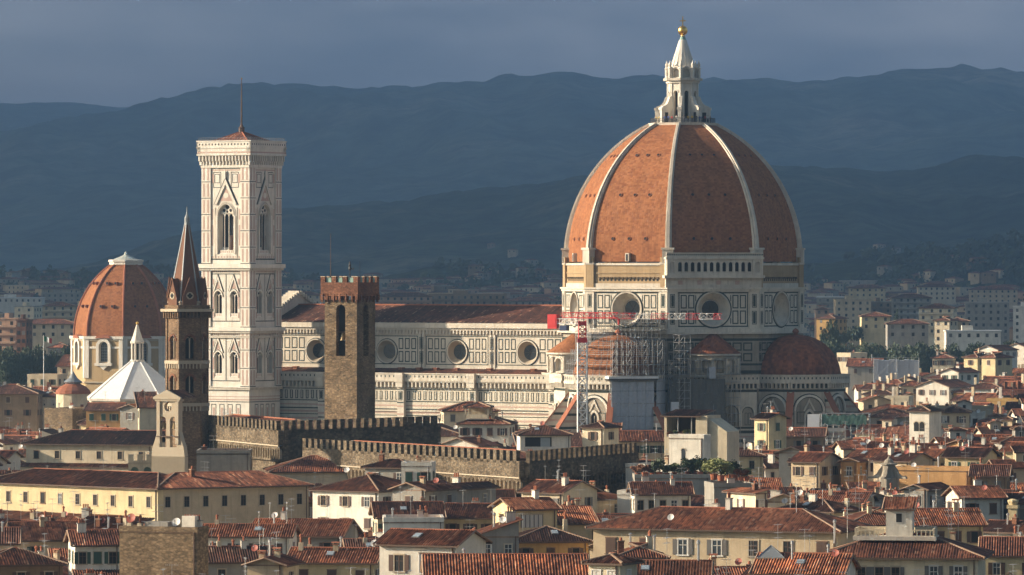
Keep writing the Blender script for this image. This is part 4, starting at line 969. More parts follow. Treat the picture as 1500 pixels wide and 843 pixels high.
# ============================================================ BATTLEMENTED STONE TOWER
def make_bargello_tower():
    Y = 1040; A = R(-28); s = 7.3; X = at(523, 0, Y)[0]; Z = lambda py: zat(py, Y)
    c_, s_ = math.cos(A), math.sin(A); h = s/2; cx, cy_ = X-(c_*h+s_*h), Y-(s_*h-c_*h)
    w_, d_ = 6.6, 6.6
    T = empty('stone_tower', (cx, cy_, 0), A, 'plain square stone tower with brick battlements and open belfry slots', 'tower'); foot(cx, cy_, 4, 4, A); keep(470, 556, 610, Y)
    w = MB(); h = 3.55
    for k in range(4):
        w.M = Matrix.Rotation(R(90*k), 4, 'Z') @ Matrix.Translation((0, -h, 0)); w.rect(-h, h, 0, Z(524), 0, 'rubble')
        w.holed(-h, h, Z(524), Z(440), arch(0, Z(522), 2.0, Z(454), 8), 0, 'rubble', 1.1, 1.0, 'rubble', 'dark_void')
        for q in (0, 1):
            for sx in (-1, 1): w.bar((sx*2.2, 0, Z(460+q*60)), (sx*2.2-.3, -.9, Z(460+q*60)-.5), .06, 'iron')
        w.box(-h-.01, h+.01, -.02, .1, Z(563), Z(562), 'dark_rubble')
    w.build('shaft', T)
    b = MB(); b.M = Matrix.Translation((0, 0, 0))
    for x in (-.9, .9): pass
    b.box(-.9, .9, -h+.9, -h+1.05, Z(488), Z(486), 'timber'); b.lathe([(.75, Z(487)-1.6), (.62, Z(487)-1.3), (.45, Z(487)-.5), (.3, Z(487)-.1)], 'bell_bronze', 12, (0, -h+1.0)); b.build('bell', T)
    g = MB(); e = h+.55
    for k in range(4):
        g.M = Matrix.Rotation(R(90*k), 4, 'Z') @ Matrix.Translation((0, -h, 0)); n = 6
        for i in range(n+1): x = -e+2*e*i/n; g.box(x-.17, x+.17, -.55, 0, Z(440), Z(431), 'red_brick'); g.box(x-.1, x+.1, -.3, 0, Z(443), Z(440), 'red_brick')
        for i in range(n):
            xc = -e+2*e*(i+.5)/n; pts = archline(xc, 2*e/n-.34, Z(434), 6); g.slab(pts+[(xc-e/n, Z(434)), (xc-e/n, Z(431)), (xc+e/n, Z(431)), (xc+e/n, Z(434))][0:0] or [(xc-.4, Z(431)-.25), (xc+.4, Z(431)-.25), (xc+.4, Z(431)), (xc-.4, Z(431))], -.5, 0, 'red_brick')
        g.box(-e, e, -.58, .1, Z(431), Z(414), 'red_brick'); n = 4; mw = .95
        for i in range(n): x = -e+mw/2+(2*e-mw)*i/(n-1); g.box(x-mw/2, x+mw/2, -.58, -.05, Z(414), Z(406), 'red_brick'); g.box(x-mw/2-.03, x+mw/2+.03, -.62, 0, Z(406), Z(405), 'sandstone')
        for i in range(n-1): x = -e+mw/2+(2*e-mw)*(i+.5)/(n-1); g.rect(x-.5, x+.5, Z(414), Z(407), -.3, 'copper_green')
    g.M = Matrix.Identity(4); g.box(-h-.4, h+.4, -h-.4, h+.4, Z(431), Z(414.5), 'concrete'); g.build('battlements', T)
    f = MB(); zt = Z(405)-1.2
    f.bar((-3.4, -1.5, zt), (-3.4, -1.5, Z(342)), .09, 'timber', 6, .04); f.build('flagpole', T)
    f = MB(); f.bar((2.2, 0, zt), (2.2, 0, Z(383)), .04, 'iron'); f.bar((4.0, 2.5, zt), (4.0, 2.5, Z(378)), .04, 'metal_grey') if False else None; f.build('flagpole', T)
    v = MB(); v.bar((0, 0, zt), (0, 0, Z(397)), .12, 'iron', 6, .06); v.lathe([(.05, Z(397)), (.22, Z(396)), (.3, Z(394)), (.2, Z(391)), (.28, Z(388)), (.12, Z(386)), (.2, Z(385)), (.05, Z(383))], 'iron', 8)
    v.bar((0, 0, Z(393)), (.75, 0, Z(395)), .1, 'iron'); v.bar((.7, 0, Z(395)), (.9, 0, Z(392)), .08, 'iron'); v.build('weather_vane', T)
make_bargello_tower()
# ============================================================ CHAPEL DOME (far left) AND WHITE PYRAMID ROOF
def make_chapel():
    Y = 1706; X = at(184.5, 0, Y)[0]; Z = lambda py: zat(py, Y)
    T = empty('domed_chapel', (X, Y, 0), R(-21.5), 'large octagonal chapel with ribbed red dome and white framed windows', 'chapel'); foot(X, Y, 18, 18, 0); keep(100, 256, 545, Y)
    RR = 17.0; w = MB(); zb, zt = Z(560)-6, Z(494)
    for k in range(8):
        ap = RR*math.cos(R(22.5)); hw = RR*math.sin(R(22.5)); w.M = facem(ap, R(45*k-90))
        w.rect(-hw, hw, 0, zb, 0, 'brown_stucco')
        w.holed(-hw, hw, zb, zt, arch(0, Z(530), 3.0, Z(507), 8), 0, 'brown_stucco', .7, .95, WM, 'pane')
        for x in (-hw, hw-1.35): w.box(x, x+1.35, -.35, .1, Z(553), zt, 'marble_fresh')
        w.box(-hw-.15, hw+.15, -.4, .1, Z(509), Z(506), 'marble_fresh') if False else None
        for s0, s1 in ((-hw+1.35, -2.6), (2.6, hw-1.35)): w.box(s0, s1, -.25, .1, Z(510), Z(507), 'marble_fresh')
        w.box(-hw-.3, hw+.3, -.7, .2, zt-.5, zt+.4, 'marble_fresh'); w.box(-hw-.2, hw+.2, -.5, .2, Z(560), Z(558), 'sandstone'); w.box(-hw-.1, hw+.1, -.3, .2, Z(499), Z(497), 'sandstone')
    w.build('drum_wall', T)
    f = MB()
    i_, o_ = archline(0, 3.1, Z(507), 10), archline(0, 5.0, Z(507), 10); f.band(i_, o_, -.7, 0, 'marble_fresh')
    for sx in (-1, 1): f.box(min(sx*1.55, sx*2.5), max(sx*1.55, sx*2.5), -.7, 0, Z(532), Z(507), 'marble_fresh')
    f.box(-2.9, 2.9, -.9, 0, Z(535), Z(531), 'marble_fresh'); f.slab([(-1.5, Z(535)), (0, Z(541)), (1.5, Z(535))], -.6, 0, 'marble_fresh')
    f.slab([(-2.8, Z(495)), (2.8, Z(495)), (2.0, Z(491.5)), (0, Z(490)), (-2.0, Z(491.5))], -1.0, 1.5, 'terracotta')
    for z in range(6): f.box(-1.4, 1.4, .55, .6, Z(529-z*4), Z(528.6-z*4), 'metal_grey')
    for x in (-.7, 0, .7): f.box(x-.04, x+.04, .52, .6, Z(530), Z(504), 'metal_grey')
    src = None
    for k in range(8):
        ap = RR*math.cos(R(22.5)); a = R(45*k-90); loc = (ap*math.cos(a), ap*math.sin(a), 0)
        if src is None: src = f.build('window', T, loc, a+R(90))
        else: inst(src, T, loc, a+R(90))
    d = MB(); n = 22; zs, ze = zt+.3, Z(388); R0 = 16.1
    Hh = ze-zs; cc = (R0**2-2.6**2-Hh**2+0)/(2*(2.6-R0)) if False else None
    # arc through (R0,0) and (4.6,Hh)
    c0 = (4.6**2+Hh**2-R0**2)/(2*(R0-4.6))
    rad = lambda z: math.sqrt(max(0, (R0+c0)**2-(z-zs)**2))-c0
    for k in range(8):
        a0, a1 = R(22.5+45*k), R(67.5+45*k); prev = None; s = 0
        for i in range(n+1):
            z = zs+Hh*i/n; r = rad(z); p0 = Vector((r*math.cos(a0), r*math.sin(a0), z)); p1 = Vector((r*math.cos(a1), r*math.sin(a1), z)); w2 = (p1-p0).length
            if i: s += ((p0+p1)/2-pm).length
            pm = (p0+p1)/2; ids = [d.P(p0.lerp(p1, j/4)) for j in range(5)]; us = [(w2*(j/4-.5)+40*k, s) for j in range(5)]
            if prev:
                for j in range(4): d.face((prev[0][j], prev[0][j+1], ids[j+1], ids[j]), 'dome_tile', (prev[1][j], prev[1][j+1], us[j+1], us[j]))
            prev = (ids, us)
    dm = d.build('dome', T)
    rb = MB()
    for k in range(8):
        a = R(22.5+45*k); pr = None; rb = MB()
        for i in range(15):
            z = zs+Hh*i/14; r = rad(z)+.12; p = (r*math.cos(a), r*math.sin(a), z)
            if pr: rb.bar(pr, p, .38, 'terracotta', 6)
            pr = p
        rb.build('rib', dm)
    e = MB(); e.box(-.5, .5, -.6, .3, 0, .9, 'terracotta'); e.rect(-.35, .35, .1, .8, -.62, 'dark_void'); src = None
    for k in range(8):
        for z in (zs+Hh*.40, zs+Hh*.72):
            for u in (-.35, .35):
                r = rad(z); ap = r*math.cos(R(22.5)); hw = r*math.sin(R(22.5)); a = R(45*k-90); loc = (ap*math.cos(a)-u*hw*math.sin(a), ap*math.sin(a)+u*hw*math.cos(a), z)
                if src is None: src = e.build('vent', dm, loc, a+R(90), ) 
                else: inst(src, dm, loc, a+R(90))
    l = MB(); l.lathe([(4.4, ze-.4), (5.2, ze), (5.2, ze+.7), (5.5, ze+.9), (5.5, ze+1.5), (4.6, ze+1.6)], 'marble_fresh', 8, ph=R(22.5)); l.lathe([(4.4, ze+1.5), (2.6, ze+2.2), (1.0, ze+2.9), (.5, ze+3.3), (.5, ze+3.7), (.05, ze+4.2)], 'pale_copper', 16)
    l.build('lantern', dm)
    low = MB(); low.prism(octpts(22), 0, zb-3, 'brown_stucco', 'roof_dark'); low.build('base', T)
make_chapel()
def make_baptistery():
    Y = 1432; X = at(201, 0, Y)[0]; Z = lambda py: zat(py, Y); A = R(-31.3-6)
    T = empty('baptistery', (X, Y, 0), A, 'octagonal building under a white pyramid roof with small white lantern', 'baptistery'); foot(X, Y, 15, 15, 0); keep(126, 250, 594, Y)
    rr = 13.9; ze = Z(590)+1.2; zt = Z(529)
    w = MB(); w.prism(octpts(rr-.6), 0, ze-.2, WM)
    for k in range(8):
        w.M = facem((rr-.6)*math.cos(R(22.5)), R(45*k)); panels(w, -4.6, 4.6, 8, ze-1.5, 3, 2, .3, .6)
    w.build('wall', T)
    r = MB()
    for k in range(8):
        a0, a1 = R(22.5+45*k), R(67.5+45*k); p = [(rr*math.cos(a), rr*math.sin(a), ze) for a in (a0, a1)]; q = [(1.6*math.cos(a), 1.6*math.sin(a), zt) for a in (a0, a1)]
        r.poly([p[0], p[1], q[1], q[0]], 'white_lead'); r.poly([(x, y, z-.7) for x, y, z in p][::-1]+[], 'white_lead') if False else None
        r.poly([(p[0][0], p[0][1], ze-.6), (p[1][0], p[1][1], ze-.6), p[1], p[0]], 'marble_grey'); r.bar(p[0], q[0], .22, 'white_lead')
    r.build('roof', T)
    l = MB(); l.lathe([(1.9, zt-.2), (1.9, zt+.3)], 'marble_fresh', 8); l.lathe([(.95, zt+.3), (.95, zt+4.6)], 'dark_void', 8)
    for k in range(8): a = R(45*k+22.5); l.bar((1.45*math.cos(a), 1.45*math.sin(a), zt+.3), (1.45*math.cos(a), 1.45*math.sin(a), zt+4.6), .26, 'marble_fresh', 8)
    l.lathe([(1.9, zt+4.6), (2.0, zt+5.1), (1.75, zt+5.2), (1.2, zt+6.6), (.55, zt+8.6), (.25, zt+9.6)], 'marble_fresh', 8, ph=R(22.5)); l.lathe([(.03, zt+9.5), (.42, zt+9.9), (.42, zt+10.1), (.03, zt+10.5)], 'gold', 10); l.build('lantern', T)
make_baptistery()
# ============================================================ SCAFFOLDING, SHEETS, CRANE on the south side
def grid(mb, x0, x1, y0, y1, z0, z1, dx, dz, r=.055, deck=True, mat='metal_grey'):
    nx = max(1, round((x1-x0)/dx)); nz = max(1, round((z1-z0)/dz))
    for y in (y0, y1):
        for i in range(nx+1): x = x0+(x1-x0)*i/nx; mb.bar((x, y, z0), (x, y, z1), r, mat)
        for j in range(nz+1): z = z0+(z1-z0)*j/nz; mb.bar((x0, y, z), (x1, y, z), r, mat)
        for j in range(nz):
            for i in range(0, nx, 3):
                xa, xb = x0+(x1-x0)*i/nx, x0+(x1-x0)*min(nx, i+1)/nx; mb.bar((xa, y, z0+(z1-z0)*j/nz), (xb, y, z0+(z1-z0)*(j+1)/nz), r*.8, mat)
    for j in range(nz+1):
        z = z0+(z1-z0)*j/nz
        for i in range(nx+1): x = x0+(x1-x0)*i/nx; mb.bar((x, y0, z), (x, y1, z), r*.8, mat)
        if deck and j: mb.box(x0, x1, y0+.1, y1-.1, z-.06, z, 'timber')
def make_works():
    base = Matrix.Translation((0, -31.8, 0)); ap = 12.3*math.cos(R(22.5)); hw = 12.3*math.sin(R(22.5))
    root = empty('scaffolding', (CX, CY_, 0), CA, 'steel pipe scaffolding wrapped round the half dome below the left round window', 'scaffolding')
    m = MB()
    # rings round the half dome
    for z, r in ((28.5, 12.4), (31.0, 12.0), (33.4, 11.0), (35.6, 9.4), (37.6, 7.2)):
        for k in range(-2, 4):
            m.M = base @ facem(r*math.cos(R(22.5)), R(-90+45*k)); h = r*math.sin(R(22.5)); m.box(-h, h, -.9, .1, z, z+.08, 'metal_grey')
            nn = 5
            for i in range(nn): x = -h+2*h*(i+.5)/nn; m.bar((x, -.9, z-2.4), (x, -.9, z+1.1), .05, 'metal_grey')
            for dz in (.5, 1.0): m.bar((-h, -.9, z+dz), (h, -.9, z+dz), .04, 'metal_grey')
    m.build('ring_platform', root)
    g = MB(); g.M = base @ Matrix.Rotation(R(22.5), 4, 'Z') @ Matrix.Translation((0, 0, 0)); 
    grid(g, -11.5, 14, 7.0, 9.5, 28, 43.5, 1.5, 1.6, .05, False); g.build('pipe_frame', root)
    g = MB(); g.M = facem(AD, R(-90)); grid(g, -7.5, 12, -4.5, -1.6, 28, 43.0, 1.25, 1.9, .05); g.build('pipe_frame', root)
    g = MB(); g.M = base @ facem(ap, R(-45)); grid(g, -hw-.5, hw+3, -2.8, -1.3, 27, 37.0, 1.3, 1.9, .055); g.build('pipe_frame', root)
    g = MB(); g.M = facem(29.6, R(-45)); grid(g, -11.2, -8.4, -7.5, -2.5, 0, 38.2, 1.3, 1.9, .055); g.build('pipe_frame', root)
    s = empty('sheeted_scaffold', (CX, CY_, 0), CA, 'scaffold hung with pale grey plastic sheets under a flat white canopy', 'scaffolding')
    t = MB(); t.M = base @ facem(ap+.8, R(-45)); W2 = hw+.6
    for i in range(5):
        for j in range(6):
            x0 = -W2+2*W2*i/5; z0 = 9.5+j*3.05; zz = [z0, z0+2.98]; n = 6; xs = [x0+(2*W2/5-.05)*q/n for q in range(n+1)]
            ids = [[t.P((x, -1.6-.18*math.sin(math.pi*q/n)*(.5+.8*rnd.random()), z)) for q, x in enumerate(xs)] for z in zz]
            for q in range(n): t.face((ids[0][q], ids[0][q+1], ids[1][q+1], ids[1][q]), 'sheet_grey')
    t.M = base @ facem(ap+.8, R(0))
    for i in range(2):
        for j in range(6): x0 = -W2+i*2.2; t.box(x0, x0+2.1, -1.6, -1.5, 9.5+j*3.05, 12.4+j*3.05, 'sheet_grey')
    t.build('plastic_sheet', s)
    c = MB(); c.M = base @ facem(ap+.8, R(-45)); c.box(-W2-1, W2+.8, -2.6, 1.5, 27.7, 28.25, 'crane_white'); c.box(-W2-1, W2+.8, -2.5, 1.4, 27.3, 27.7, 'iron'); c.build('canopy', s)
    c = MB(); c.M = base @ facem(ap+.8, R(-45)); grid(c, -W2, W2, -1.3, -.1, 2, 27.3, 2.0, 2.0, .06); c.build('pipe_frame', s)
    # lower white sheet corner and dark netting between tribune and sacristy
    nt_ = empty('netted_scaffold', (CX, CY_, 0), CA, 'tall scaffold behind dark grey debris netting, right of the pale sheeted one', 'scaffolding')
    q = MB(); q.M = facem(32.6, R(-45)); n = 24; rows = []
    for j in range(17):
        z = 6+21.5*j/16; rows.append([q.P((-12.8+13.8*i/n, -2.3+.16*math.sin(i*1.9+j*.35)+.1*math.sin(j*1.3+i), z)) for i in range(n+1)])
    for j in range(16):
        for i in range(n): q.face((rows[j][i], rows[j][i+1], rows[j+1][i+1], rows[j+1][i]), 'net_dark')
    q.build('netting', nt_)
    q = MB(); q.M = facem(32.6, R(-45)); grid(q, -12.8, 1.2, -2.1, -.5, 6, 32, 1.6, 2.0, .055); grid(q, 1.2, 4.6, -3.2, -.8, 0, 32.5, 1.1, 1.9, .055); q.build('pipe_frame', nt_)
    q = MB(); q.M = facem(32.6, R(-45)); q.box(-12.9, -1, -2.6, -.3, 27.6, 30.6, 'marble_grey') if False else None; q.box(-3.2, -1.6, -2.9, -.6, 27.6, 30.4, 'sheet_grey'); q.box(-12.8, -10.9, -3.4, -2.5, 7, 22, 'sheet_white'); q.build('plastic_sheet', nt_)
    # tower crane
    Y = 1296; X = at(853, 0, Y)[0]; Z = lambda py: zat(py, Y)
    K = empty('tower_crane', (X, Y, 0), 0, 'red and white tower crane standing beside the cathedral choir', 'crane'); foot(X, Y, 2, 2, 0); keep(844, 862, 612, Y)
    def lattice(mb, p, q, w, n, mat, r=.07, tri=False, diag=True):
        p, q = Vector(p), Vector(q); d = (q-p).normalized(); a = Vector((0, 1, 0)) if abs(d.y) < .9 else Vector((1, 0, 0)); b = d.cross(a).normalized(); a = b.cross(d)
        cs = [(-a-b)*w/2, (a-b)*w/2, (a+b)*w/2, (-a+b)*w/2] if not tri else [(-a-b)*w/2, (a-b)*w/2, b*w/2]
        for c in cs: mb.bar(p+c, q+c, r, mat)
        for i in range(n):
            s0, s1 = p.lerp(q, i/n), p.lerp(q, (i+1)/n)
            for k in range(len(cs)):
                c0, c1 = cs[k], cs[(k+1) % len(cs)]; mb.bar(s0+c0, s0+c1, r*.6, mat)
                mb.bar(s0+c0, s1+c1, r*.6, mat) if i % 2 else mb.bar(s0+c1, s1+c0, r*.6, mat)
    m = MB(); lattice(m, (0, 0, 0), (0, 0, Z(502)), 2.2, 18, 'crane_white', .19); m.build('mast', K)
    m = MB(); lattice(m, (0, 0, Z(502)), (0, 0, Z(470)), 1.7, 5, 'crane_red', .14); m.box(-1.2, 1.2, -1.2, 1.2, Z(502), Z(496), 'crane_red'); m.box(-1.0, 1.0, -1.0, 1.0, Z(476), Z(471), 'crane_red'); m.build('slewing_head', K)
    tilt = R(-11)   # the arm points right and slightly nearer
    m = MB(); zz = Z(463); J = empty('jib_pivot', (0, 0, 0)); bpy.data.objects.remove(J)
    segs = [(-1, 9, 'crane_red'), (9, 14, 'crane_red'), (14, 18, 'crane_white'), (18, 22.5, 'crane_red'), (22.5, 27, 'crane_white'), (27, 30.5, 'crane_red'), (30.5, 34, 'crane_white'), (34, 36.0, 'crane_red')]
    px_ = lambda t: (t*math.cos(R(25)), -t*math.sin(R(25)))
    for a, b, mt in segs:
        pa, pb = px_(a), px_(b); lattice(m, (pa[0], pa[1], zz), (pb[0], pb[1], zz), 1.35, max(2, round((b-a)/1.6)), mt, .042, True)
    m.build('jib', K)
    m = MB(); pa, pb = px_(-8.5), px_(0); lattice(m, (pa[0], pa[1], Z(471)), (pb[0], pb[1], Z(471)), 1.2, 6, 'crane_white', .09); lattice(m, (*px_(-5), Z(462)), (*px_(9), Z(462)), 1.2, 8, 'crane_red', .09)
    m.bar((*px_(-5), Z(462)), (*px_(-8), Z(470)), .08, 'crane_red'); m.build('counter_jib', K)
    m = MB(); m.M = Matrix.Rotation(R(-25), 4, 'Z'); m.box(-8.8, -6.4, -.8, .8, Z(482), Z(461), 'crane_red'); m.box(-8.5, -6.7, -.85, .85, Z(478), Z(465), 'crane_red'); m.build('counterweight', K)
    m = MB(); m.M = Matrix.Rotation(R(-25), 4, 'Z'); m.box(-5.6, -3.8, -.85, .85, Z(485), Z(477), 'crane_blue'); m.build('machine_box', K)
    m = MB(); p = px_(9.5); m.bar((*p, Z(467)), (*p, Z(476)), .35, 'crane_red', 8, .2); m.bar((*p, Z(476)), (*p, Z(480)), .06, 'iron'); m.build('hook', K)
make_works()
# ============================================================ VISITORS on the lantern platform
def make_people():
    cols = {'white': (.6, .6, .58), 'red': (.42, .05, .04), 'blue': (.05, .10, .28), 'black': (.02, .02, .022), 'yellow': (.6, .42, .08), 'grey': (.2, .2, .2)}
    def pmat(n, c):
        m, nt, bs = nmat('clothes_'+n); s = nd(nt, 'ShaderNodeSeparateXYZ'); nt.links.new(nd(nt, 'ShaderNodeTexCoord').outputs['Object'], s.inputs[0])
        f = math_(nt, 'DIVIDE', s.outputs[2], 1.8); r = nd(nt, 'ShaderNodeValToRGB'); r.color_ramp.interpolation = 'CONSTANT'; e = r.color_ramp.elements
        st = [(0, (.03, .025, .02)), (.05, (.04, .05, .09)), (.50, c), (.83, (.45, .27, .19)), (.93, (.05, .03, .02))]
        while len(e) < 5: e.new(.5)
        for i, (p, q) in enumerate(st): e[i].position = p; e[i].color = (*q, 1)
        nt.links.new(f, r.inputs[0]); nt.links.new(r.outputs[0], bs.inputs['Base Color']); bs.inputs['Roughness'].default_value = .8; MATS['clothes_'+n] = m
    def body(arm):
        # vertices: pelvis root, spine, neck, head, legs, arms (fwd reaching a rail, or hanging)
        V = [(0,0,.95),(0,0,1.18),(0,0,1.40),(0,0,1.52),(0,.0,1.60),(0,-.01,1.72)]; E = [(0,1),(1,2),(2,3),(3,4),(4,5)]; Rr = [.15,.14,.16,.06,.10,.09]
        for s in (-1, 1):
            b = len(V); V += [(s*.10,0,.88),(s*.11,-.02,.48),(s*.12,.01,.07),(s*.13,-.13,.04)]; Rr += [.10,.07,.045,.04]; E += [(0,b),(b,b+1),(b+1,b+2),(b+2,b+3)]
            b = len(V); V += [(s*.20,0,1.40)]+([(s*.27,-.02,1.13),(s*.24,-.18,.95),(s*.23,-.26,.93)] if arm == 0 else [(s*.25,-.10,1.15),(s*.18,-.36,1.12),(s*.16,-.45,1.13)] if arm == 1 else [(s*.27,-.05,1.15),(s*.16,-.25,1.35),(s*.08,-.24,1.50)])
            Rr += [.065,.05,.04,.035]; E += [(2,b),(b,b+1),(b+1,b+2),(b+2,b+3)]
        me = bpy.data.meshes.new('person'); me.from_pydata(V, E, []); o = bpy.data.objects.new('person', me); COL.objects.link(o)
        sk = o.modifiers.new('skin', 'SKIN'); 
        if not me.skin_vertices: bpy.context.view_layer.objects.active = o
        if not me.skin_vertices: 
            bpy.ops.mesh.customdata_skin_add() if False else None
        for i, r in enumerate(Rr): me.skin_vertices[0].data[i].radius = (r, r*(.7 if i in (0,1,2) else 1))
        me.skin_vertices[0].data[0].use_root = True
        sb = o.modifiers.new('sub', 'SUBSURF'); sb.levels = sb.render_levels = 1
        dg = bpy.context.evaluated_depsgraph_get(); m2 = bpy.data.meshes.new_from_object(o.evaluated_get(dg)); bpy.data.objects.remove(o); return m2
    for n, c in cols.items(): pmat(n, c)
    protos = [body(a) for a in range(3)]
    pose = ['with arms lowered', 'leaning on the rail', 'holding hands up to the face']
    P = cath.matrix_world if False else Matrix.Translation((CX, CY_, 0))
    i = 0; ang = [-83, -76, -69, -61, -54, -40, -33, -26, -17, -9, -1, 8, 17, 25, 33, 42, 50, 58, 67, 76]; names = list(cols)
    for a in ang:
        th = R(a-90+rnd.uniform(-2, 2)); r = 7.1+rnd.uniform(-.35, .15); cn = names[(i*5+i//3) % 6]; k = i % 3
        me = protos[k].copy(); me.materials.clear(); me.materials.append(MATS['clothes_'+cn])
        o = bpy.data.objects.new('person', me); COL.objects.link(o); o.location = (CX+r*math.cos(th), CY_+r*math.sin(th), 90.36); o.rotation_euler = (0, 0, th+R(90)); s = rnd.uniform(.94, 1.06); o.scale = (s, s, s)
        tag(o, None, 'person', 'visitors behind the railing at the foot of the lantern'); o['_c'] = cn; o['_k'] = pose[k]; PEOPLE.append(o); i += 1
    W_ = ['leftmost', 'second', 'third', 'fourth', 'fifth', 'sixth', 'seventh', 'eighth', 'ninth', 'tenth']
    PEOPLE.sort(key=lambda o: o.location.x/o.location.y); n = len(PEOPLE)
    for j, o in enumerate(PEOPLE):
        w = ('leftmost' if j == 0 else 'rightmost' if j == n-1 else W_[j]+' from the left' if j < n//2 else W_[n-1-j]+' from the right')
        o['label'] = 'visitor in %s top at the lantern railing, %s' % (o['_c'], w); del o['_c']; del o['_k']
PEOPLE = []
make_people()
# ============================================================ HOUSES
PITCH = math.tan(R(18))
def slope(mb, A, U, w, V, L, cap, mat, near, per=.34, uo=0, vo=0, under=True):
    """one tiled roof slope. A eave corner, U along the eave, V up the slope, cap(u)=fraction of L reached there"""
    A, U, V = Vector(A), Vector(U), Vector(V); N = U.cross(V).normalized()
    if near: ns = max(2, int(w/per)*5); nr = max(2, int(L/2.2))
    else: ns = max(1, int(w/3)); nr = 1
    cuts = sorted({i/ns for i in range(ns+1)} | {.5})
    sd = rnd.random()*50; prev = None
    for t in cuts:
        u = t*w; c = cap(t); col = []; uvs = []
        for j in range(nr+1):
            v = c*L*j/nr; h = 0
            if near:
                h = .125*abs(math.cos(math.pi*u/per))**.8 + .10*mn.noise(Vector((u*.35+sd, v*.35, 0))) - (.06 if j == 0 else 0)
            p = A+U*u+V*v+N*h; col.append(mb.P(p)); uvs.append((u+uo, v+vo))
        if prev:
            for j in range(nr):
                a, b, c_, d = prev[0][j], col[j], col[j+1], prev[0][j+1]
                mb.face((a, b, c_, d), mat, (prev[1][j], uvs[j], uvs[j+1], prev[1][j+1]))
        prev = (col, uvs)
    if under:
        mb.poly([A-Vector((0,0,.22)), A+U*w-Vector((0,0,.22)), A+U*w-Vector((0,0,.0)), A-Vector((0,0,0))], 'timber')
        t0, t1 = cap(0), cap(1)
def ridge(mb, p, q, near, mat='terracotta'): mb.bar(p, q, .17 if near else .2, mat, 6 if near else 4)
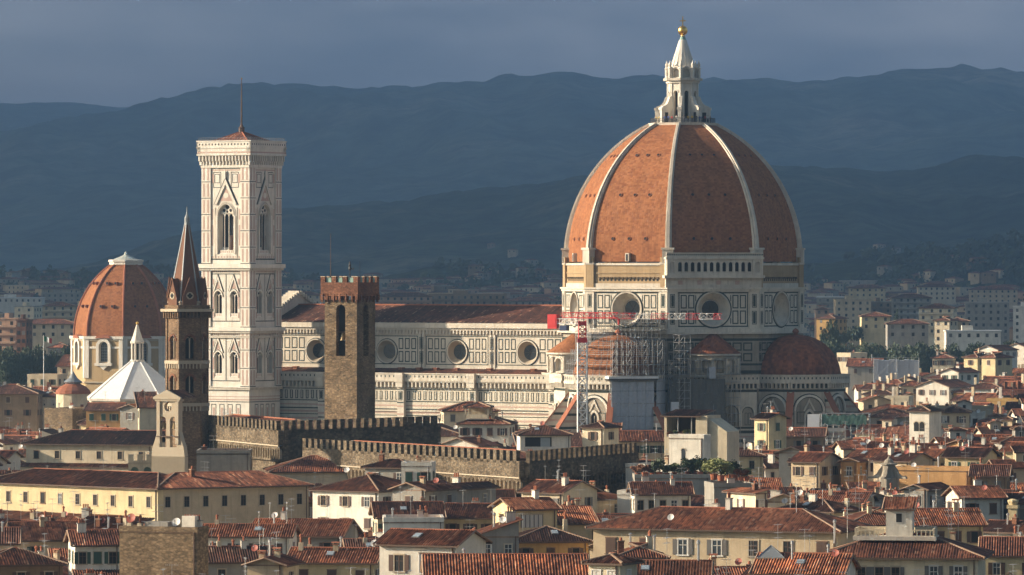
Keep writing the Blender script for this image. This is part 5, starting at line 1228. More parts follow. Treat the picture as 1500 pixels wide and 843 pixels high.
def roof_mesh(w, d, z, kind, mat, near, oh=.6, pitch=PITCH, hipL=True, hipR=True):
    """roof over the rectangle 0..w, 0..d with eave height z; returns (mesh builder, height function)"""
    mb = MB(); uo = rnd.randint(0, 400)*.36; vo = rnd.randint(0, 400)*.4; drop = oh*pitch; ze = z-drop
    cs = 1/math.sqrt(1+pitch*pitch); sn = pitch*cs
    if kind in ('gx', 'hip'):
        half = d/2+oh; L = half/cs; H = half*pitch; hip = kind == 'hip'
        if hip and w < d: 
            pass
        W_ = w+2*oh; fr = (half/W_) if hip else 0
        def cap(t): 
            if not hip: return 1
            a = t/fr if hipL else 9; b = (1-t)/fr if hipR else 9
            return min(1, a, b)
        slope(mb, (-oh, -oh, ze), (1,0,0), W_, (0,cs,sn), L, cap, mat, near, uo=uo, vo=vo)
        slope(mb, (w+oh, d+oh, ze), (-1,0,0), W_, (0,-cs,sn), L, (lambda t: cap(1-t)), mat, False, uo=uo+70, vo=vo)
        tent = lambda t: min(1, 2*t, 2*(1-t))
        r0 = (-oh+(half if hip and hipL else 0), d/2, ze+H); r1 = (w+oh-(half if hip and hipR else 0), d/2, ze+H)
        if hip and hipR: slope(mb, (w+oh, -oh, ze), (0,1,0), d+2*oh, (-cs,0,sn), L, tent, mat, near, uo=uo+140, vo=vo)
        if hip and hipL: slope(mb, (-oh, d+oh, ze), (0,-1,0), d+2*oh, (cs,0,sn), L, tent, mat, near, uo=uo+210, vo=vo)
        ridge(mb, r0, r1, near)
        if hip:
            if hipL: ridge(mb, (-oh, -oh, ze+.05), r0, near, 'mortar'); ridge(mb, (-oh, d+oh, ze), r0, near, 'mortar')
            if hipR: ridge(mb, (w+oh, -oh, ze+.05), r1, near, 'mortar'); ridge(mb, (w+oh, d+oh, ze), r1, near, 'mortar')
        else:
            for x in (-oh, w+oh):
                for (y0, y1) in ((-oh, d/2), (d+oh, d/2)): mb.bar((x, y0, ze+.02), (x, y1, ze+H), .13, 'mortar')
        hf = lambda x, y: ze+min(y+oh, d+oh-y)*pitch
    elif kind == 'gy':
        half = w/2+oh; L = half/cs; H = half*pitch
        slope(mb, (-oh, d+oh, ze), (0,-1,0), d+2*oh, (cs,0,sn), L, lambda t: 1, mat, near, uo=uo, vo=vo)
        slope(mb, (w+oh, -oh, ze), (0,1,0), d+2*oh, (-cs,0,sn), L, lambda t: 1, mat, near, uo=uo+90, vo=vo)
        ridge(mb, (w/2, -oh, ze+H), (w/2, d+oh, ze+H), near)
        for (x0, x1) in ((-oh, w/2), (w+oh, w/2)): mb.bar((x0, -oh, ze), (x1, -oh, ze+H), .13, 'mortar')
        hf = lambda x, y: ze+min(x+oh, w+oh-x)*pitch
    elif kind == 'shed':
        L = (d+2*oh)/cs; p2 = pitch*.8
        slope(mb, (-oh, -oh, ze), (1,0,0), w+2*oh, (0,cs,sn), L, lambda t: 1, mat, near, uo=uo, vo=vo)
        for x in (-oh, w+oh): mb.bar((x, -oh, ze), (x, d+oh, ze+(d+2*oh)*pitch), .13, 'mortar')
        hf = lambda x, y: ze+(y+oh)*pitch
    elif kind == 'slope_left':   # falls to the left
        L = (w+2*oh)/cs
        slope(mb, (-oh, d+oh, ze), (0,-1,0), d+2*oh, (cs,0,sn), L, lambda t: 1, mat, near, uo=uo, vo=vo)
        hf = lambda x, y: ze+(x+oh)*pitch
    elif kind == 'slope_right':
        L = (w+2*oh)/cs
        slope(mb, (w+oh, -oh, ze), (0,1,0), d+2*oh, (-cs,0,sn), L, lambda t: 1, mat, near, uo=uo, vo=vo)
        hf = lambda x, y: ze+(w+oh-x)*pitch
    else:
        t = .35
        for a in ((-.05, w+.05, -.05, t), (-.05, w+.05, d-t, d+.05), (-.05, t, t, d-t), (w-t, w+.05, t, d-t)): mb.box(*a, z-.3, z+.55, mat if mat.startswith('wall') or mat in ('rubble', 'marble_grey') else 'mortar')
        mb.box(t, w-t, t, d-t, z-.3, z+.02, 'terracotta')
        hf = lambda x, y: z+.02
    return mb, hf
# ---- window, chimney, aerial, dish prototypes (meshes shared by every copy)
LIB = {}
def lib(name, mb): 
    o = mb.build(name); me = o.data; bpy.data.objects.remove(o); LIB.setdefault(name, []).append(me); return me
def put(me, name, parent, loc, rz=0, sc=None):
    o = bpy.data.objects.new(name, me); COL.objects.link(o); o.parent = parent; o.location = loc
    if rz: o.rotation_euler = (0, 0, rz)
    if sc: o.scale = sc
    return o
def make_lib():
    def win(fr, glass='pane', muntin='frame_white', sill=True):
        m = MB(); m.box(-.5, .5, -.02, .0, 0, 1.6, glass)
        for a in ((-.62, -.5, -.02, 1.62), (.5, .62, -.02, 1.62)): m.box(a[0], a[1], -.09, .01, a[2], a[3], fr)
        m.box(-.66, .66, -.10, .01, 1.6, 1.74, fr)
        if sill: m.box(-.72, .72, -.17, .01, -.14, 0, fr)
        if muntin:
            m.box(-.04, .04, -.05, -.02, 0, 1.6, muntin); m.box(-.5, .5, -.05, -.02, .98, 1.04, muntin)
            for x in (-.5, .44): m.box(x, x+.06, -.05, -.02, 0, 1.6, muntin)
            m.box(-.44, .44, -.05, -.02, 1.54, 1.6, muntin)
        return m
    LIB['win'] = [lib('window', win('sandstone')), lib('window', win('sandstone', 'dark_void', 'timber')), lib('window', win('frame_white')), lib('window', win('mortar', 'dark_void', None))]
    m = win('frame_white'); m.box(-.42, -.08, -.045, -.03, .1, 1.5, 'curtain'); m.box(.1, .42, -.045, -.03, .5, 1.5, 'curtain'); LIB['win'].append(lib('window', m))
    LIB['shut'] = []
    for c in ('brown', 'green', 'grey'):
        s = MB(); s.box(-.03, .52, -.16, -.10, 0, 1.62, 'shutter_'+c)
        for j in range(9): s.box(.04, .45, -.18, -.16, .08+j*.17, .17+j*.17, 'shutter_'+c)
        LIB['shut'].append(lib('shutter', s))
    c = MB(); c.box(-.35, .35, -.3, .3, -1.0, 1.1, 'wall_tan'); c.box(-.45, .45, -.4, .4, 1.1, 1.2, 'terracotta')
    for x in (-.3, .3): c.box(x-.07, x+.07, -.3, .3, 1.2, 1.45, 'wall_tan')
    c.poly([(-.55,-.45,1.45),(.55,-.45,1.45),(.55,0,1.65),(-.55,0,1.65)], 'terracotta'); c.poly([(.55,.45,1.45),(-.55,.45,1.45),(-.55,0,1.65),(.55,0,1.65)], 'terracotta')
    LIB['chim'] = [lib('chimney', c)]
    c = MB(); c.box(-.3, .3, -.3, .3, -1, .9, 'wall_cream'); c.lathe([(.16, .9), (.15, 1.5), (.24, 1.55), (.2, 1.75), (.02, 1.9)], 'terracotta', 8); LIB['chim'].append(lib('chimney', c))
    c = MB(); c.box(-.6, .6, -.35, .35, -1, 1.2, 'wall_white'); c.box(-.7, .7, -.45, .45, 1.2, 1.32, 'wall_grey')
    for x in (-.35, 0, .35): c.lathe([(.12, 1.3), (.12, 1.8), (.18, 1.85), (.02, 2.0)], 'terracotta', 6, (x, 0))
    LIB['chim'].append(lib('chimney', c))
    c = MB(); c.lathe([(.14, -1), (.14, 1.6), (.22, 1.65), (.22, 1.9), (.03, 2.05)], 'aluminium', 8); LIB['chim'].append(lib('chimney', c))
    c = MB(); c.box(-.4, .4, -.35, .35, -1, 1.0, 'red_brick'); c.box(-.5, .5, -.45, .45, 1.0, 1.15, 'mortar'); c.lathe([(.2, 1.15), (.18, 1.6)], 'terracotta', 8); LIB['chim'].append(lib('chimney', c))
    LIB['aer'] = []
    for v in range(3):
        a = MB(); H = (3.2, 4.2, 2.6)[v]; a.bar((0, 0, -.5), (0, 0, H), .028, 'aluminium', 5)
        for zz in ((H-.1, H-.9), (H-.1, H-1.1, H-1.7), (H-.1,))[v]:
            a.bar((-.75, 0, zz), (.75, 0, zz), .014, 'aluminium')
            for i in range(8): x = -.7+i*.2; a.bar((x, -.28, zz+.02), (x, .28, zz+.02), .009, 'aluminium'); a.bar((x, 0, zz-.12), (x, 0, zz+.12), .009, 'aluminium')
        LIB['aer'].append(lib('aerial', a))
    LIB['dish'] = []
    for c in ('dish_white', 'dish_red'):
        d = MB(); d.bar((0, .15, -.4), (0, .15, .75), .04, 'iron', 5); d.M = Matrix.Translation((0, 0, .75)) @ Matrix.Rotation(R(62), 4, 'X')
        d.lathe([(.02, 0), (.25, .03), (.42, .09), (.5, .14), (.42, .11), (.02, .02)], c, 14, cap=False); d.bar((0, -.42, .1), (0, 0, .55), .02, 'iron'); d.box(-.06, .06, -.06, .06, .5, .62, 'metal_grey')
        LIB['dish'].append(lib('satellite_dish', d))
    s = MB(); s.box(-.5, .5, -.7, .7, -.05, .12, 'metal_grey'); s.box(-.42, .42, -.62, .62, .12, .14, 'skylight_glass'); LIB['sky'] = [lib('skylight', s)]
    a = MB(); a.box(-.45, .45, -.18, .18, 0, .65, 'tank_white'); a.lathe([(.24, 0), (.24, .02)], 'iron', 12) if False else None
    a.face([a.P((x, -.19, z)) for x, z in circle(.08, .32, .24, 14)], 'metal_grey'); a.face([a.P((x, -.195, z)) for x, z in circle(.08, .32, .07, 8)], 'iron'); LIB['ac'] = [lib('air_conditioner', a)]
make_lib()
HOUSES = []
COLN = {'wall_cream': 'cream', 'wall_white': 'white', 'wall_yellow': 'yellow', 'wall_tan': 'tan', 'wall_ochre': 'ochre', 'wall_grey': 'grey', 'wall_brown': 'brown', 'wall_pink': 'pink', 'wall_orange': 'orange', 'rubble': 'rough stone', 'dark_rubble': 'dark stone', 'tower_brick': 'brick'}
ROOFN = {'gx': 'ridged', 'gy': 'gable fronted', 'hip': 'hipped', 'shed': 'single pitched', 'flat': 'flat', 'slope_left': 'lean-to', 'slope_right': 'lean-to'}
def house(X, Y, A, w, d, h, kind='gx', wall='wall_cream', roof='roof_red', near=False, wins=None, side_wins=True, detail=2, clutter=1.0, label=None, name='house', floors=1, wv=None, shut=None, hipL=True, hipR=True, pitch=PITCH, oh=.6, cat='house', extras=True, wh=1.0, wz=None, group='tiled houses of the old town', nwin=None):
    """front wall runs from the root to local (w, 0); the house lies behind it"""
    T = empty(name, (X, Y, 0), A, label, cat, group)
    mb = MB(); mb.box(0, w, 0, d, 0, h, wall)
    gp = pitch
    if kind == 'gx':
        H = h+d/2*gp
        for x, s in ((0, 1), (w, -1)):
            q = [(x, d, h), (x, 0, h), (x, d/2, H)]; mb.poly(q if s > 0 else q[::-1], wall)
    elif kind == 'gy':
        H = h+w/2*gp; mb.poly([(0, 0, h), (w, 0, h), (w/2, 0, H)], wall); mb.poly([(w, d, h), (0, d, h), (w/2, d, H)], wall)
    elif kind == 'shed':
        H = h+d*gp; mb.poly([(0, d, h), (0, 0, h), (0, d, H)], wall); mb.poly([(w, 0, h), (w, d, h), (w, d, H)], wall); mb.poly([(w, d, h), (0, d, h), (0, d, H), (w, d, H)], wall)
    elif kind == 'slope_left':
        H = h+w*gp; mb.poly([(0, 0, h), (w, 0, h), (w, 0, H)], wall); mb.poly([(w, 0, h), (w, d, h), (w, d, H), (w, 0, H)], wall)
    elif kind == 'slope_right':
        H = h+w*gp; mb.poly([(0, 0, h), (w, 0, h), (0, 0, H)], wall); mb.poly([(0, d, h), (0, 0, h), (0, 0, H), (0, d, H)], wall)
    if near: mb.box(-.04, w+.04, -.05, 0, h-.28, h-.1, 'mortar'); mb.box(w-.5, w-.38, -.16, -.04, 0, h-.1, 'timber')
    mb.build('wall', T)
    rm, hf = roof_mesh(w, d, h, kind, roof if kind != 'flat' else wall, near, oh, pitch, hipL, hipR)
    ro = rm.build('roof', T)
    c_, s_ = math.cos(A), math.sin(A)
    foot(X+c_*w/2-s_*d/2, Y+s_*w/2+c_*d/2, w/2, d/2, A)
    nw = 0
    if wins is not False and detail:
        v = rnd.randrange(5) if wv is None else wv; sh = rnd.choice((None, 0, 0, 1, 2)) if shut is None else (None if shut < 0 else shut)
        sp = rnd.uniform(2.7, 4.2); n = nwin or max(1, int(w/sp))
        zt = (h-2.75*wh if wz is None else wz); 
        zs = [zt-k*3.6 for k in range(floors)]
        def wall_wins(n, length, M_, rz):
            nonlocal nw
            for z in zs:
                if z < 1: continue
                for i in range(n):
                    if nwin is None and rnd.random() < .10: continue
                    x = (i+.5)*length/n+(rnd.uniform(-.25, .25) if nwin is None else 0); p = M_ @ Vector((x, 0, z))
                    o = put(LIB['win'][v if rnd.random() < .8 else rnd.randrange(5)], 'window', T, p, rz, (1, 1, wh)); nw += 1
                    if sh is not None and detail > 1:
                        closed = rnd.random() < .3
                        a = put(LIB['shut'][sh], 'shutter', o, (-.52, .0, 0) if closed else (-1.1, .07, 0)); b = put(LIB['shut'][sh], 'shutter', o, (0.02, .0, 0) if closed else (.58, .07, 0))
        wall_wins(n, w, Matrix.Identity(4), 0)
        if side_wins and abs(A) > .05:
            if A < 0: wall_wins(max(1, int(d/4.5)), d, TR(w, 0, 0, R(90)), R(90))
            else: wall_wins(max(1, int(d/4.5)), d, TR(0, d, 0, R(-90)), R(-90))
    if extras:
        nc = int(clutter*rnd.uniform(.6, 3.2)+.3)
        for i in range(nc):
            x, y = rnd.uniform(.6, w-.6), rnd.uniform(.3*d, .85*d); put(rnd.choice(LIB['chim']), 'chimney', T, (x, y, hf(x, y)), rnd.choice((0, R(90))), (1, 1, rnd.uniform(.7, 1.2)))
        for i in range(int(clutter*rnd.uniform(.3, 2.6))):
            x, y = rnd.uniform(.6, w-.6), rnd.uniform(.2*d, .8*d); put(rnd.choice(LIB['aer']), 'aerial', T, (x, y, hf(x, y)), rnd.uniform(0, 3))
        if rnd.random() < .36*clutter:
            x, y = rnd.uniform(.6, w-.6), rnd.uniform(.1*d, .6*d); put(LIB['dish'][0 if rnd.random() < .72 else 1], 'satellite_dish', T, (x, y, hf(x, y)), R(-20)-A)
        if kind in ('gx', 'hip', 'shed') and rnd.random() < .3*clutter and w > 6:
            x, y = rnd.uniform(.3*w, .7*w), .25*d; o = put(LIB['sky'][0], 'skylight', T, (x, y, hf(x, y)+.1)); o.rotation_euler = (math.atan(pitch), 0, 0)
    HOUSES.append(dict(o=T, X=X, Y=Y, A=A, w=w, d=d, h=h, kind=kind, wall=wall, roof=roof, label=label, nw=nw))
    T['_hf'] = 0; del T['_hf']
    return T, hf
def ph(pl, pr, pe, h, A=0, d=11, keepwall=12, **k):
    """house whose front wall spans photo columns pl..pr with its left eave at row pe and eave height h"""
    Y = (HC-h)*FP/(pe-HZ); A = R(A); X = (pl-750)/FP*Y; c, s = math.cos(A), math.sin(A); kk = (pr-750)/FP
    w = (kk*Y-X)/(c-kk*s)
    near = k.pop('near', Y < 960)
    T, hf = house(X, Y, A, w, d, h, near=near or Y < 1150, **k)
    keep(pl, pr, pe+keepwall, Y)
    return T, hf, w, Y
def altana(T, x, y, z, w, d, h, wall='wall_cream', roof='roof_red', kind='hip', open_=False, near=True):
    """little roof room, a part of its house"""
    m = MB(); m.M = TR(x, y, z)
    if open_:
        for a in (0, w-.35):
            for b in (0, d-.35): m.box(a, a+.35, b, b+.35, 0, h, wall)
        m.box(0, w, d-.3, d, 0, h, wall); m.box(0, w, 0, d, -.1, .0, 'concrete'); m.box(0, w, 0, .12, .1, 1.0, wall)
    else:
        m.box(0, w, 0, d, -1.5, h, wall); 
        if kind == 'gy': m.poly([(0, 0, h), (w, 0, h), (w/2, 0, h+w/2*PITCH)], wall)
        n = max(1, int(w/2.6))
        for i in range(n): xc = (i+.5)*w/n; m.box(xc-.45, xc+.45, -.05, .0, h-1.9, h-.6, 'frame_white'); m.box(xc-.36, xc+.36, -.06, -.04, h-1.8, h-.7, 'dark_void')
    o = m.build('roof_room', T)
    rm, _ = roof_mesh(w, d, h, kind, roof, near, .4); r = rm.build('roof', o); r.location = (x, y, z)
    return o
# ============================================================ THE TOWN, traced house by house
# left foreground
T, hf, w, Y = ph(-25, 231, 704, 16, -42, 13, 42, kind='hip', wall='wall_yellow', roof='roof_red', near=True, nwin=10, wv=1, shut=-1, wh=1.15, wz=12.4, clutter=.5, side_wins=False, oh=.8, label='long yellow house with a row of ten dark windows, sunlit', name='long_house')
# its lower front range
low = MB(); low.box(0, 40, -5.5, -.1, 0, 9.6, 'wall_cream'); rm, _ = roof_mesh(40, 5.4, 9.6, 'shed', 'roof_red', True, .5, .2); 
l = low.build('lower_wing', T); r = rm.build('roof', l); r.location = (0, -5.5, 0)
c, s = math.cos(R(-42)), math.sin(R(-42)); cxn, cyn = T.location.x+c*w, T.location.y+s*w
Y2 = cyn; pl = 750+FP*cxn/cyn
T, hf, w, Y = ph(pl+.6, 452, 395+(HC-16)*FP/(cyn+.5), 16, 30, 13, 62, kind='hip', wall='wall_tan', roof='roof_red', near=True, nwin=8, wv=1, shut=-1, wh=1.15, wz=12.4, clutter=.8, side_wins=False, oh=.8, label='long tan house at right angles to the yellow one, with eight dark windows', name='long_house')
ph(398, 530, 690, 17.2, 6, 15, 8, kind='hip', roof='roof_red', wall='wall_cream', wins=False, clutter=.3, label='wide hipped red roof behind the long tan house, with pale ridge lines')
# big hall with square windows
T, hf, w, Y = ph(38, 222, 648, 17, -18, 15, 42, kind='hip', wall='wall_cream', roof='roof_dark', near=True, nwin=6, wv=1, shut=-1, wz=13.6, clutter=.15, side_wins=False, hipR=False, oh=.9, label='big cream hall with hipped dark red roof left of the bell gable')
m = MB(); m.box(-.5, w+.2, -2.2, -.05, 0, 12.0, 'wall_cream'); rm, _ = roof_mesh(w+.7, 2.1, 12.0, 'shed', 'roof_red', True, .3, .25); l = m.build('lower_wing', T); r = rm.build('roof', l); r.location = (-.5, -2.2, 0)
# bell gable
def bell_gable():
    Y = 1000; X = at(222, 0, Y)[0]; Z = lambda py: zat(py, Y); S = Y/FP
    T = empty('bell_gable', (X, Y, 0), R(-28), 'tall stone bell gable with round opening above two arched bell openings', 'church'); foot(X+3.5, Y+2, 4, 4, R(-16)); keep(222, 272, 680, Y)
    w = MB(); W = 50*S/math.cos(R(28)); c = W/2; m = 'wall_cream'; mt = 'sandstone'
    w.rect(0, W, 0, Z(668), 0, mt)
    half = W*.33; x0, x1 = c-half, c+half
    w.rect(0, x0, Z(668), Z(650), 0, mt) if False else None
    # two arched openings low, one round high
    for a, b, cc in ((x0, c, c-half*.48), (c, x1, c+half*.48)): w.holed(a, b, Z(668), Z(608), arch(cc, Z(655), half*.62, Z(616), 8), 0, mt, 1.0, 1, mt)
    w.holed(x0, x1, Z(608), Z(584), circle(c, Z(596), half*.36, 16), 0, mt, 1.0, 1, mt)
    w.poly([(x0, 0, Z(584)), (x1, 0, Z(584)), (c, 0, Z(575))], mt)
    for s in (-1, 1):
        xe = c+s*half; pts = [(xe, Z(668)), (c+s*W/2, Z(668)), (c+s*W*.47, Z(655)), (c+s*W*.40, Z(645)), (xe, Z(632))]; w.slab(pts if s > 0 else pts[::-1], 0, 1.2, mt)
        w.box(min(xe, xe-s*.7), max(xe, xe-s*.7), -.25, 0, Z(650), Z(587), mt)
    w.box(x0-.01, x0+.0, 0, 1.2, Z(668), Z(584), mt); w.box(x1, x1+.01, 0, 1.2, Z(668), Z(584), mt); w.rect(x0, x1, 0, 0, 0, mt)
    w.box(x0-.3, x1+.3, -.35, 1.3, Z(587)-.1, Z(585), mt); w.box(x0, x1, -.4, 1.2, Z(640), Z(638.6), 'timber'); w.box(x0, x1, 1.1, 1.2, 0, Z(668), mt)
    w.box(0, W, 0, 1.2, 0, Z(668.5), mt)
    w.build('wall', T)
    g = MB(); g.slab([(x0-.6, Z(585)), (x1+.6, Z(585)), (x1+.6, Z(585)+.4), (c, Z(571)), (x0-.6, Z(585)+.4)], -.5, -.05, mt); g.build('pediment', T)
    r = MB(); cs = (x1-x0)/2+.6; hgt = Z(572)-Z(585)
    for s in (-1, 1): q = [(c+s*cs, -.5, Z(585)+.3), (c+s*cs, 5.5, Z(585)+.3), (c, 5.5, Z(571.5)), (c, -.5, Z(571.5))]; r.poly(q if s > 0 else q[::-1], 'roof_red', [(0, 0), (6, 0), (6, 3), (0, 3)])
    r.build('roof', T)
    for cc in (c-half*.48, c+half*.48):
        b = MB(); zt = Z(618); b.box(cc-half*.3, cc+half*.3, .4, .6, zt-.1, zt+.1, 'timber'); b.lathe([(half*.26, zt-1.3), (half*.2, zt-1.0), (half*.14, zt-.3), (.05, zt-.05)], 'bell_bronze', 10, (cc, .5)); b.build('bell', T)
bell_gable()
# battlemented terrace with arches, grey building beside it
def arcade_terrace():
    Y = 1010; Z = lambda py: zat(py, Y); X = at(188, 0, Y)[0]; W = 74*Y/FP
    T = empty('battlemented_terrace', (X, Y, 0), 0, 'cream terrace wall with small merlons over four round arches', 'terrace'); foot(X+W/2, Y+3, W/2, 3, 0); keep(188, 262, 693, Y)
    w = MB()
    for i in range(4): w.holed(i*W/4, (i+1)*W/4, Z(704), Z(679), arch((i+.5)*W/4, Z(704)+.05, W/4*.62, Z(690), 8), 0, 'wall_cream', .8, 1, 'wall_cream', 'copper_green')
    w.rect(0, W, 0, Z(704), 0, 'wall_cream'); w.box(-.2, W+.2, -.2, 6, Z(679), Z(678), 'sandstone'); w.box(0, W, 0, .3, Z(678), Z(675), 'wall_cream')
    for i in range(6): x = i*(W-1)/5; w.box(x, x+.95, -.1, .5, Z(678), Z(667), 'wall_cream'); w.box(x-.08, x+1.03, -.18, .58, Z(667), Z(666), 'sandstone')
    w.box(W-.3, W, 0, 6, 0, Z(675), 'wall_cream'); w.build('wall', T)
arcade_terrace()
T, hf, w, Y = ph(288, 366, 664, 20, 0, 10, 30, kind='flat', wall='wall_grey', wins=False, clutter=1, label='grey flat roofed block with arched ground openings beside the battlemented terrace')
m = MB()
for i in range(5): xc = w*(i+.5)/5; m.face([m.P((x, -.05, z)) for x, z in arch(xc, 13.4, 1.4, 15.2, 6)], 'dark_void')
m.build('window', T)
ph(262, 292, 668, 18, -20, 6, 20, kind='flat', wall='wall_tan', wins=False, clutter=1, label='narrow tan block between the battlemented terrace and the grey block')
# brown palace and stone stump, far left
ph(-30, 54, 576, 19, -4, 14, 42, kind='hip', wall='wall_brown', roof='roof_dark', nwin=3, wv=3, clutter=.4, floors=2, side_wins=True, label='tall brown block with dark hipped roof beyond the cream hall, sunless front')
ph(65, 106, 601, 17, -32, 11, 22, kind='flat', wall='rubble', wins=False, near=False, clutter=.8, label='square stone stump of a tower with flat top, below the small cone topped dome')
ph(56, 86, 580, 18, -20, 9, 14, kind='hip', wall='wall_white', roof='roof_red', near=False, label='white house with red hipped roof just above the stone stump')
ph(90, 112, 580, 18.5, 0, 8, 12, kind='flat', wall='wall_white', near=False, label='white flat roofed house with a railed terrace above the stone stump')
ph(126, 176, 600, 19.5, -8, 9, 8, kind='gx', wall='wall_orange', roof='roof_dark', near=False, label='orange house with dark roof right below the white pyramid roof')
ph(176, 204, 598, 20, -25, 9, 20, kind='gy', wall='wall_grey', near=False, label='grey gabled house in front of the white pyramid roof')
ph(204, 230, 596, 20.5, 8, 10, 26, kind='shed', wall='wall_cream', near=False, label='cream house with sloping roof between the white pyramid and the brown tower')
# bottom left
ph(25, 122, 790, 15, 12, 13, 6, kind='gx', roof='roof_orange', wall='wall_tan', near=True, clutter=1.4, label='big orange-red gable roof with chimneys at both ends, below the long yellow house')
ph(-30, 24, 795, 15.5, 5, 11, 4, kind='gx', roof='roof_dark', wall='wall_tan', near=True, clutter=.8, label='dark tiled roof with one skylight, touching the big orange-red roof')
T, hf, w, Y = ph(110, 176, 797, 16.5, 10, 10, 42, kind='gx', wall='wall_white', roof='roof_red', near=True, nwin=3, wv=1, shut=1, clutter=.6, label='white gabled house with green shutters left of the stone tower block')
m = MB(); m.box(0, w, -4.2, -.05, 0, 11.6, 'wall_white'); rm, _ = roof_mesh(w, 4.1, 11.6, 'shed', 'roof_red', True, .4, .3); l = m.build('lower_wing', T); r = rm.build('roof', l); r.location = (0, -4.2, 0)
ph(-30, 92, 826, 17, 14, 10, 20, kind='hip', wall='wall_brown', roof='roof_red', near=True, nwin=3, wv=1, clutter=.2, label='brown walled house with wide red hipped roof in the lower left corner')
T, hf, w, Y = ph(175, 289, 777, 20.5, -20, 3.6, 66, kind='flat', wall='rubble', wins=False, near=True, clutter=0, name='stone_block', cat='building', label='square windowless tower block of rough brown stone with flat top')
for x in (.8, 2.2, 8.6, 9.8): put(LIB['chim'][2 if x > 5 else 1], 'chimney', T, (x, 1.4+x*.1, 20.4), 0, (1, 1, 1.1))
put(LIB['dish'][1], 'satellite_dish', T, (1.2, 1, 21), 0, (1.3, 1.3, 1.3)); put(LIB['aer'][0], 'aerial', T, (4.5, 2, 20.6)); put(LIB['dish'][0], 'satellite_dish', T, (7.0, 2.2, 20.6), 0, (1.2,)*3)
m = MB(); m.box(3, 6.2, 1.2, 3.2, 20.3, 21.6, 'wall_grey'); m.box(8.2, 10.0, 1.2, 3.2, 20.3, 22.4, 'wall_white'); m.build('roof_hut', T)
m = MB(); zt = 21.2; m.build if False else None
T, hf, w, Y = ph(298, 424, 784, 17, -5, 8, 30, kind='gx', wall='wall_white', roof='roof_orange', near=True, nwin=4, wv=2, clutter=1.2, label='low white house with orange-red roof right of the stone tower block')
ph(366, 500, 783, 15.5, -10, 12, 20, kind='gx', wall='wall_grey', roof='roof_orange', near=True, clutter=1.6, label='broad ribbed orange-red roof with aerials and two dishes, behind the low white house')
ph(298, 400, 822, 15, 8, 10, 20, kind='gx', wall='wall_grey', roof='roof_dark', near=True, clutter=1.6, label='dark roofed grey house hung with air conditioners beside the stone tower block')
ph(362, 415, 826, 17, -12, 8, 10, kind='gy', wall='wall_tan', roof='roof_red', near=True, clutter=1.5, label='tan gabled house at the lower edge between two dark roofs')
ph(424, 548, 822, 16.5, -8, 9, 20, kind='gx', wall='wall_yellow', roof='roof_orange', near=True, nwin=3, wv=3, clutter=2.2, label='yellow house with jumble of chimneys left of the big white house')
# white house with grey flank
ph(458, 554, 716, 17.5, -33, 15, 52, kind='hip', wall='wall_white', roof='roof_red', near=True, nwin=3, wv=1, shut=0, hipR=True, clutter=.6, floors=2, label='white house with brown shutters and hipped roof, grey shaded flank')
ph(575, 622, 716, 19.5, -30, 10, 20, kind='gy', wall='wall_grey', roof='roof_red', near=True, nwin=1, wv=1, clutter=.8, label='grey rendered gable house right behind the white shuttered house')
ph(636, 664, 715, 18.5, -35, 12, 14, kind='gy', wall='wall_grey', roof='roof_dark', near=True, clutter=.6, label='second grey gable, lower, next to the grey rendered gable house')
T, hf, w, Y = ph(588, 632, 682, 21.5, -6, 6, 14, kind='flat', wall='wall_white', near=True, nwin=2, wv=3, clutter=.5, label='small white cube of a roof house with two tiny windows under the stone arcade wall')
ph(553, 648, 757, 16, 5, 12, 14, kind='gx', wall='wall_cream', roof='roof_red', near=True, nwin=4, wv=3, clutter=1.6, label='cream house with broad red roof crossed by aerials, above the big white house')
ph(650, 728, 757, 15.5, -8, 11, 10, kind='gx', wall='wall_yellow', roof='roof_red', near=True, nwin=3, wv=3, clutter=1.2, label='low yellow walled house with red roof left of the cream gable house')
ph(655, 752, 737, 14, 4, 12, 4, kind='gx', wall='wall_tan', roof='roof_dark', near=True, clutter=.6, wins=False, label='wide dark roof under the arcaded stone wall')
T, hf, w, Y = ph(556, 668, 795, 20, -24, 9, 48, kind='gx', wall='wall_white', roof='roof_orange', near=True, wins=False, clutter=.9, label='big white house with brown shutters and wide glazed window, lower centre')
o = put(LIB['win'][1], 'window', T, (2.7, 0, 16.5), 0, (1.25, 1, 1.25)); put(LIB['shut'][0], 'shutter', o, (-1.1, .07, 0)); put(LIB['shut'][0], 'shutter', o, (.58, .07, 0))
m = MB(); m.box(0, 4.0, -.03, .0, 0, 2.5, 'pane')
for x in (0, 1.1, 2.9, 3.9): m.box(x, x+.12, -.12, 0, 0, 2.5, 'frame_white')
m.box(0, 4, -.12, 0, 2.4, 2.6, 'timber'); m.box(0, 4, -.12, 0, -.1, .05, 'frame_white'); m.box(.12, 1.1, -.06, -.04, .05, 2.4, 'skylight_glass'); m.build('window', T, (5.4, 0, 16.3))
ph(562, 650, 764, 19.5, 2, 8, 20, kind='flat', wall='wall_white', near=True, wins=False, clutter=1.5, label='white parapet terrace behind the big white house')
ph(698, 760, 785, 18.5, 4, 9, 50, kind='slope_left', wall='wall_grey', roof='roof_red', near=True, nwin=2, wv=2, clutter=1.6, label='grey patched house with small blue-white window, right of the big white house')
ph(628, 858, 845, 19.5, 2, 13, 0, kind='gx', wall='wall_tan', roof='roof_orange', near=True, clutter=.7, wins=False, label='near ribbed red roof filling the lower edge below the yellow house')
ph(870, 1035, 846, 19, -3, 10, 0, kind='gx', wall='wall_tan', roof='roof_orange', near=True, clutter=.9, wins=False, label='near ribbed red roof at the lower edge, right of the little cream tower house')
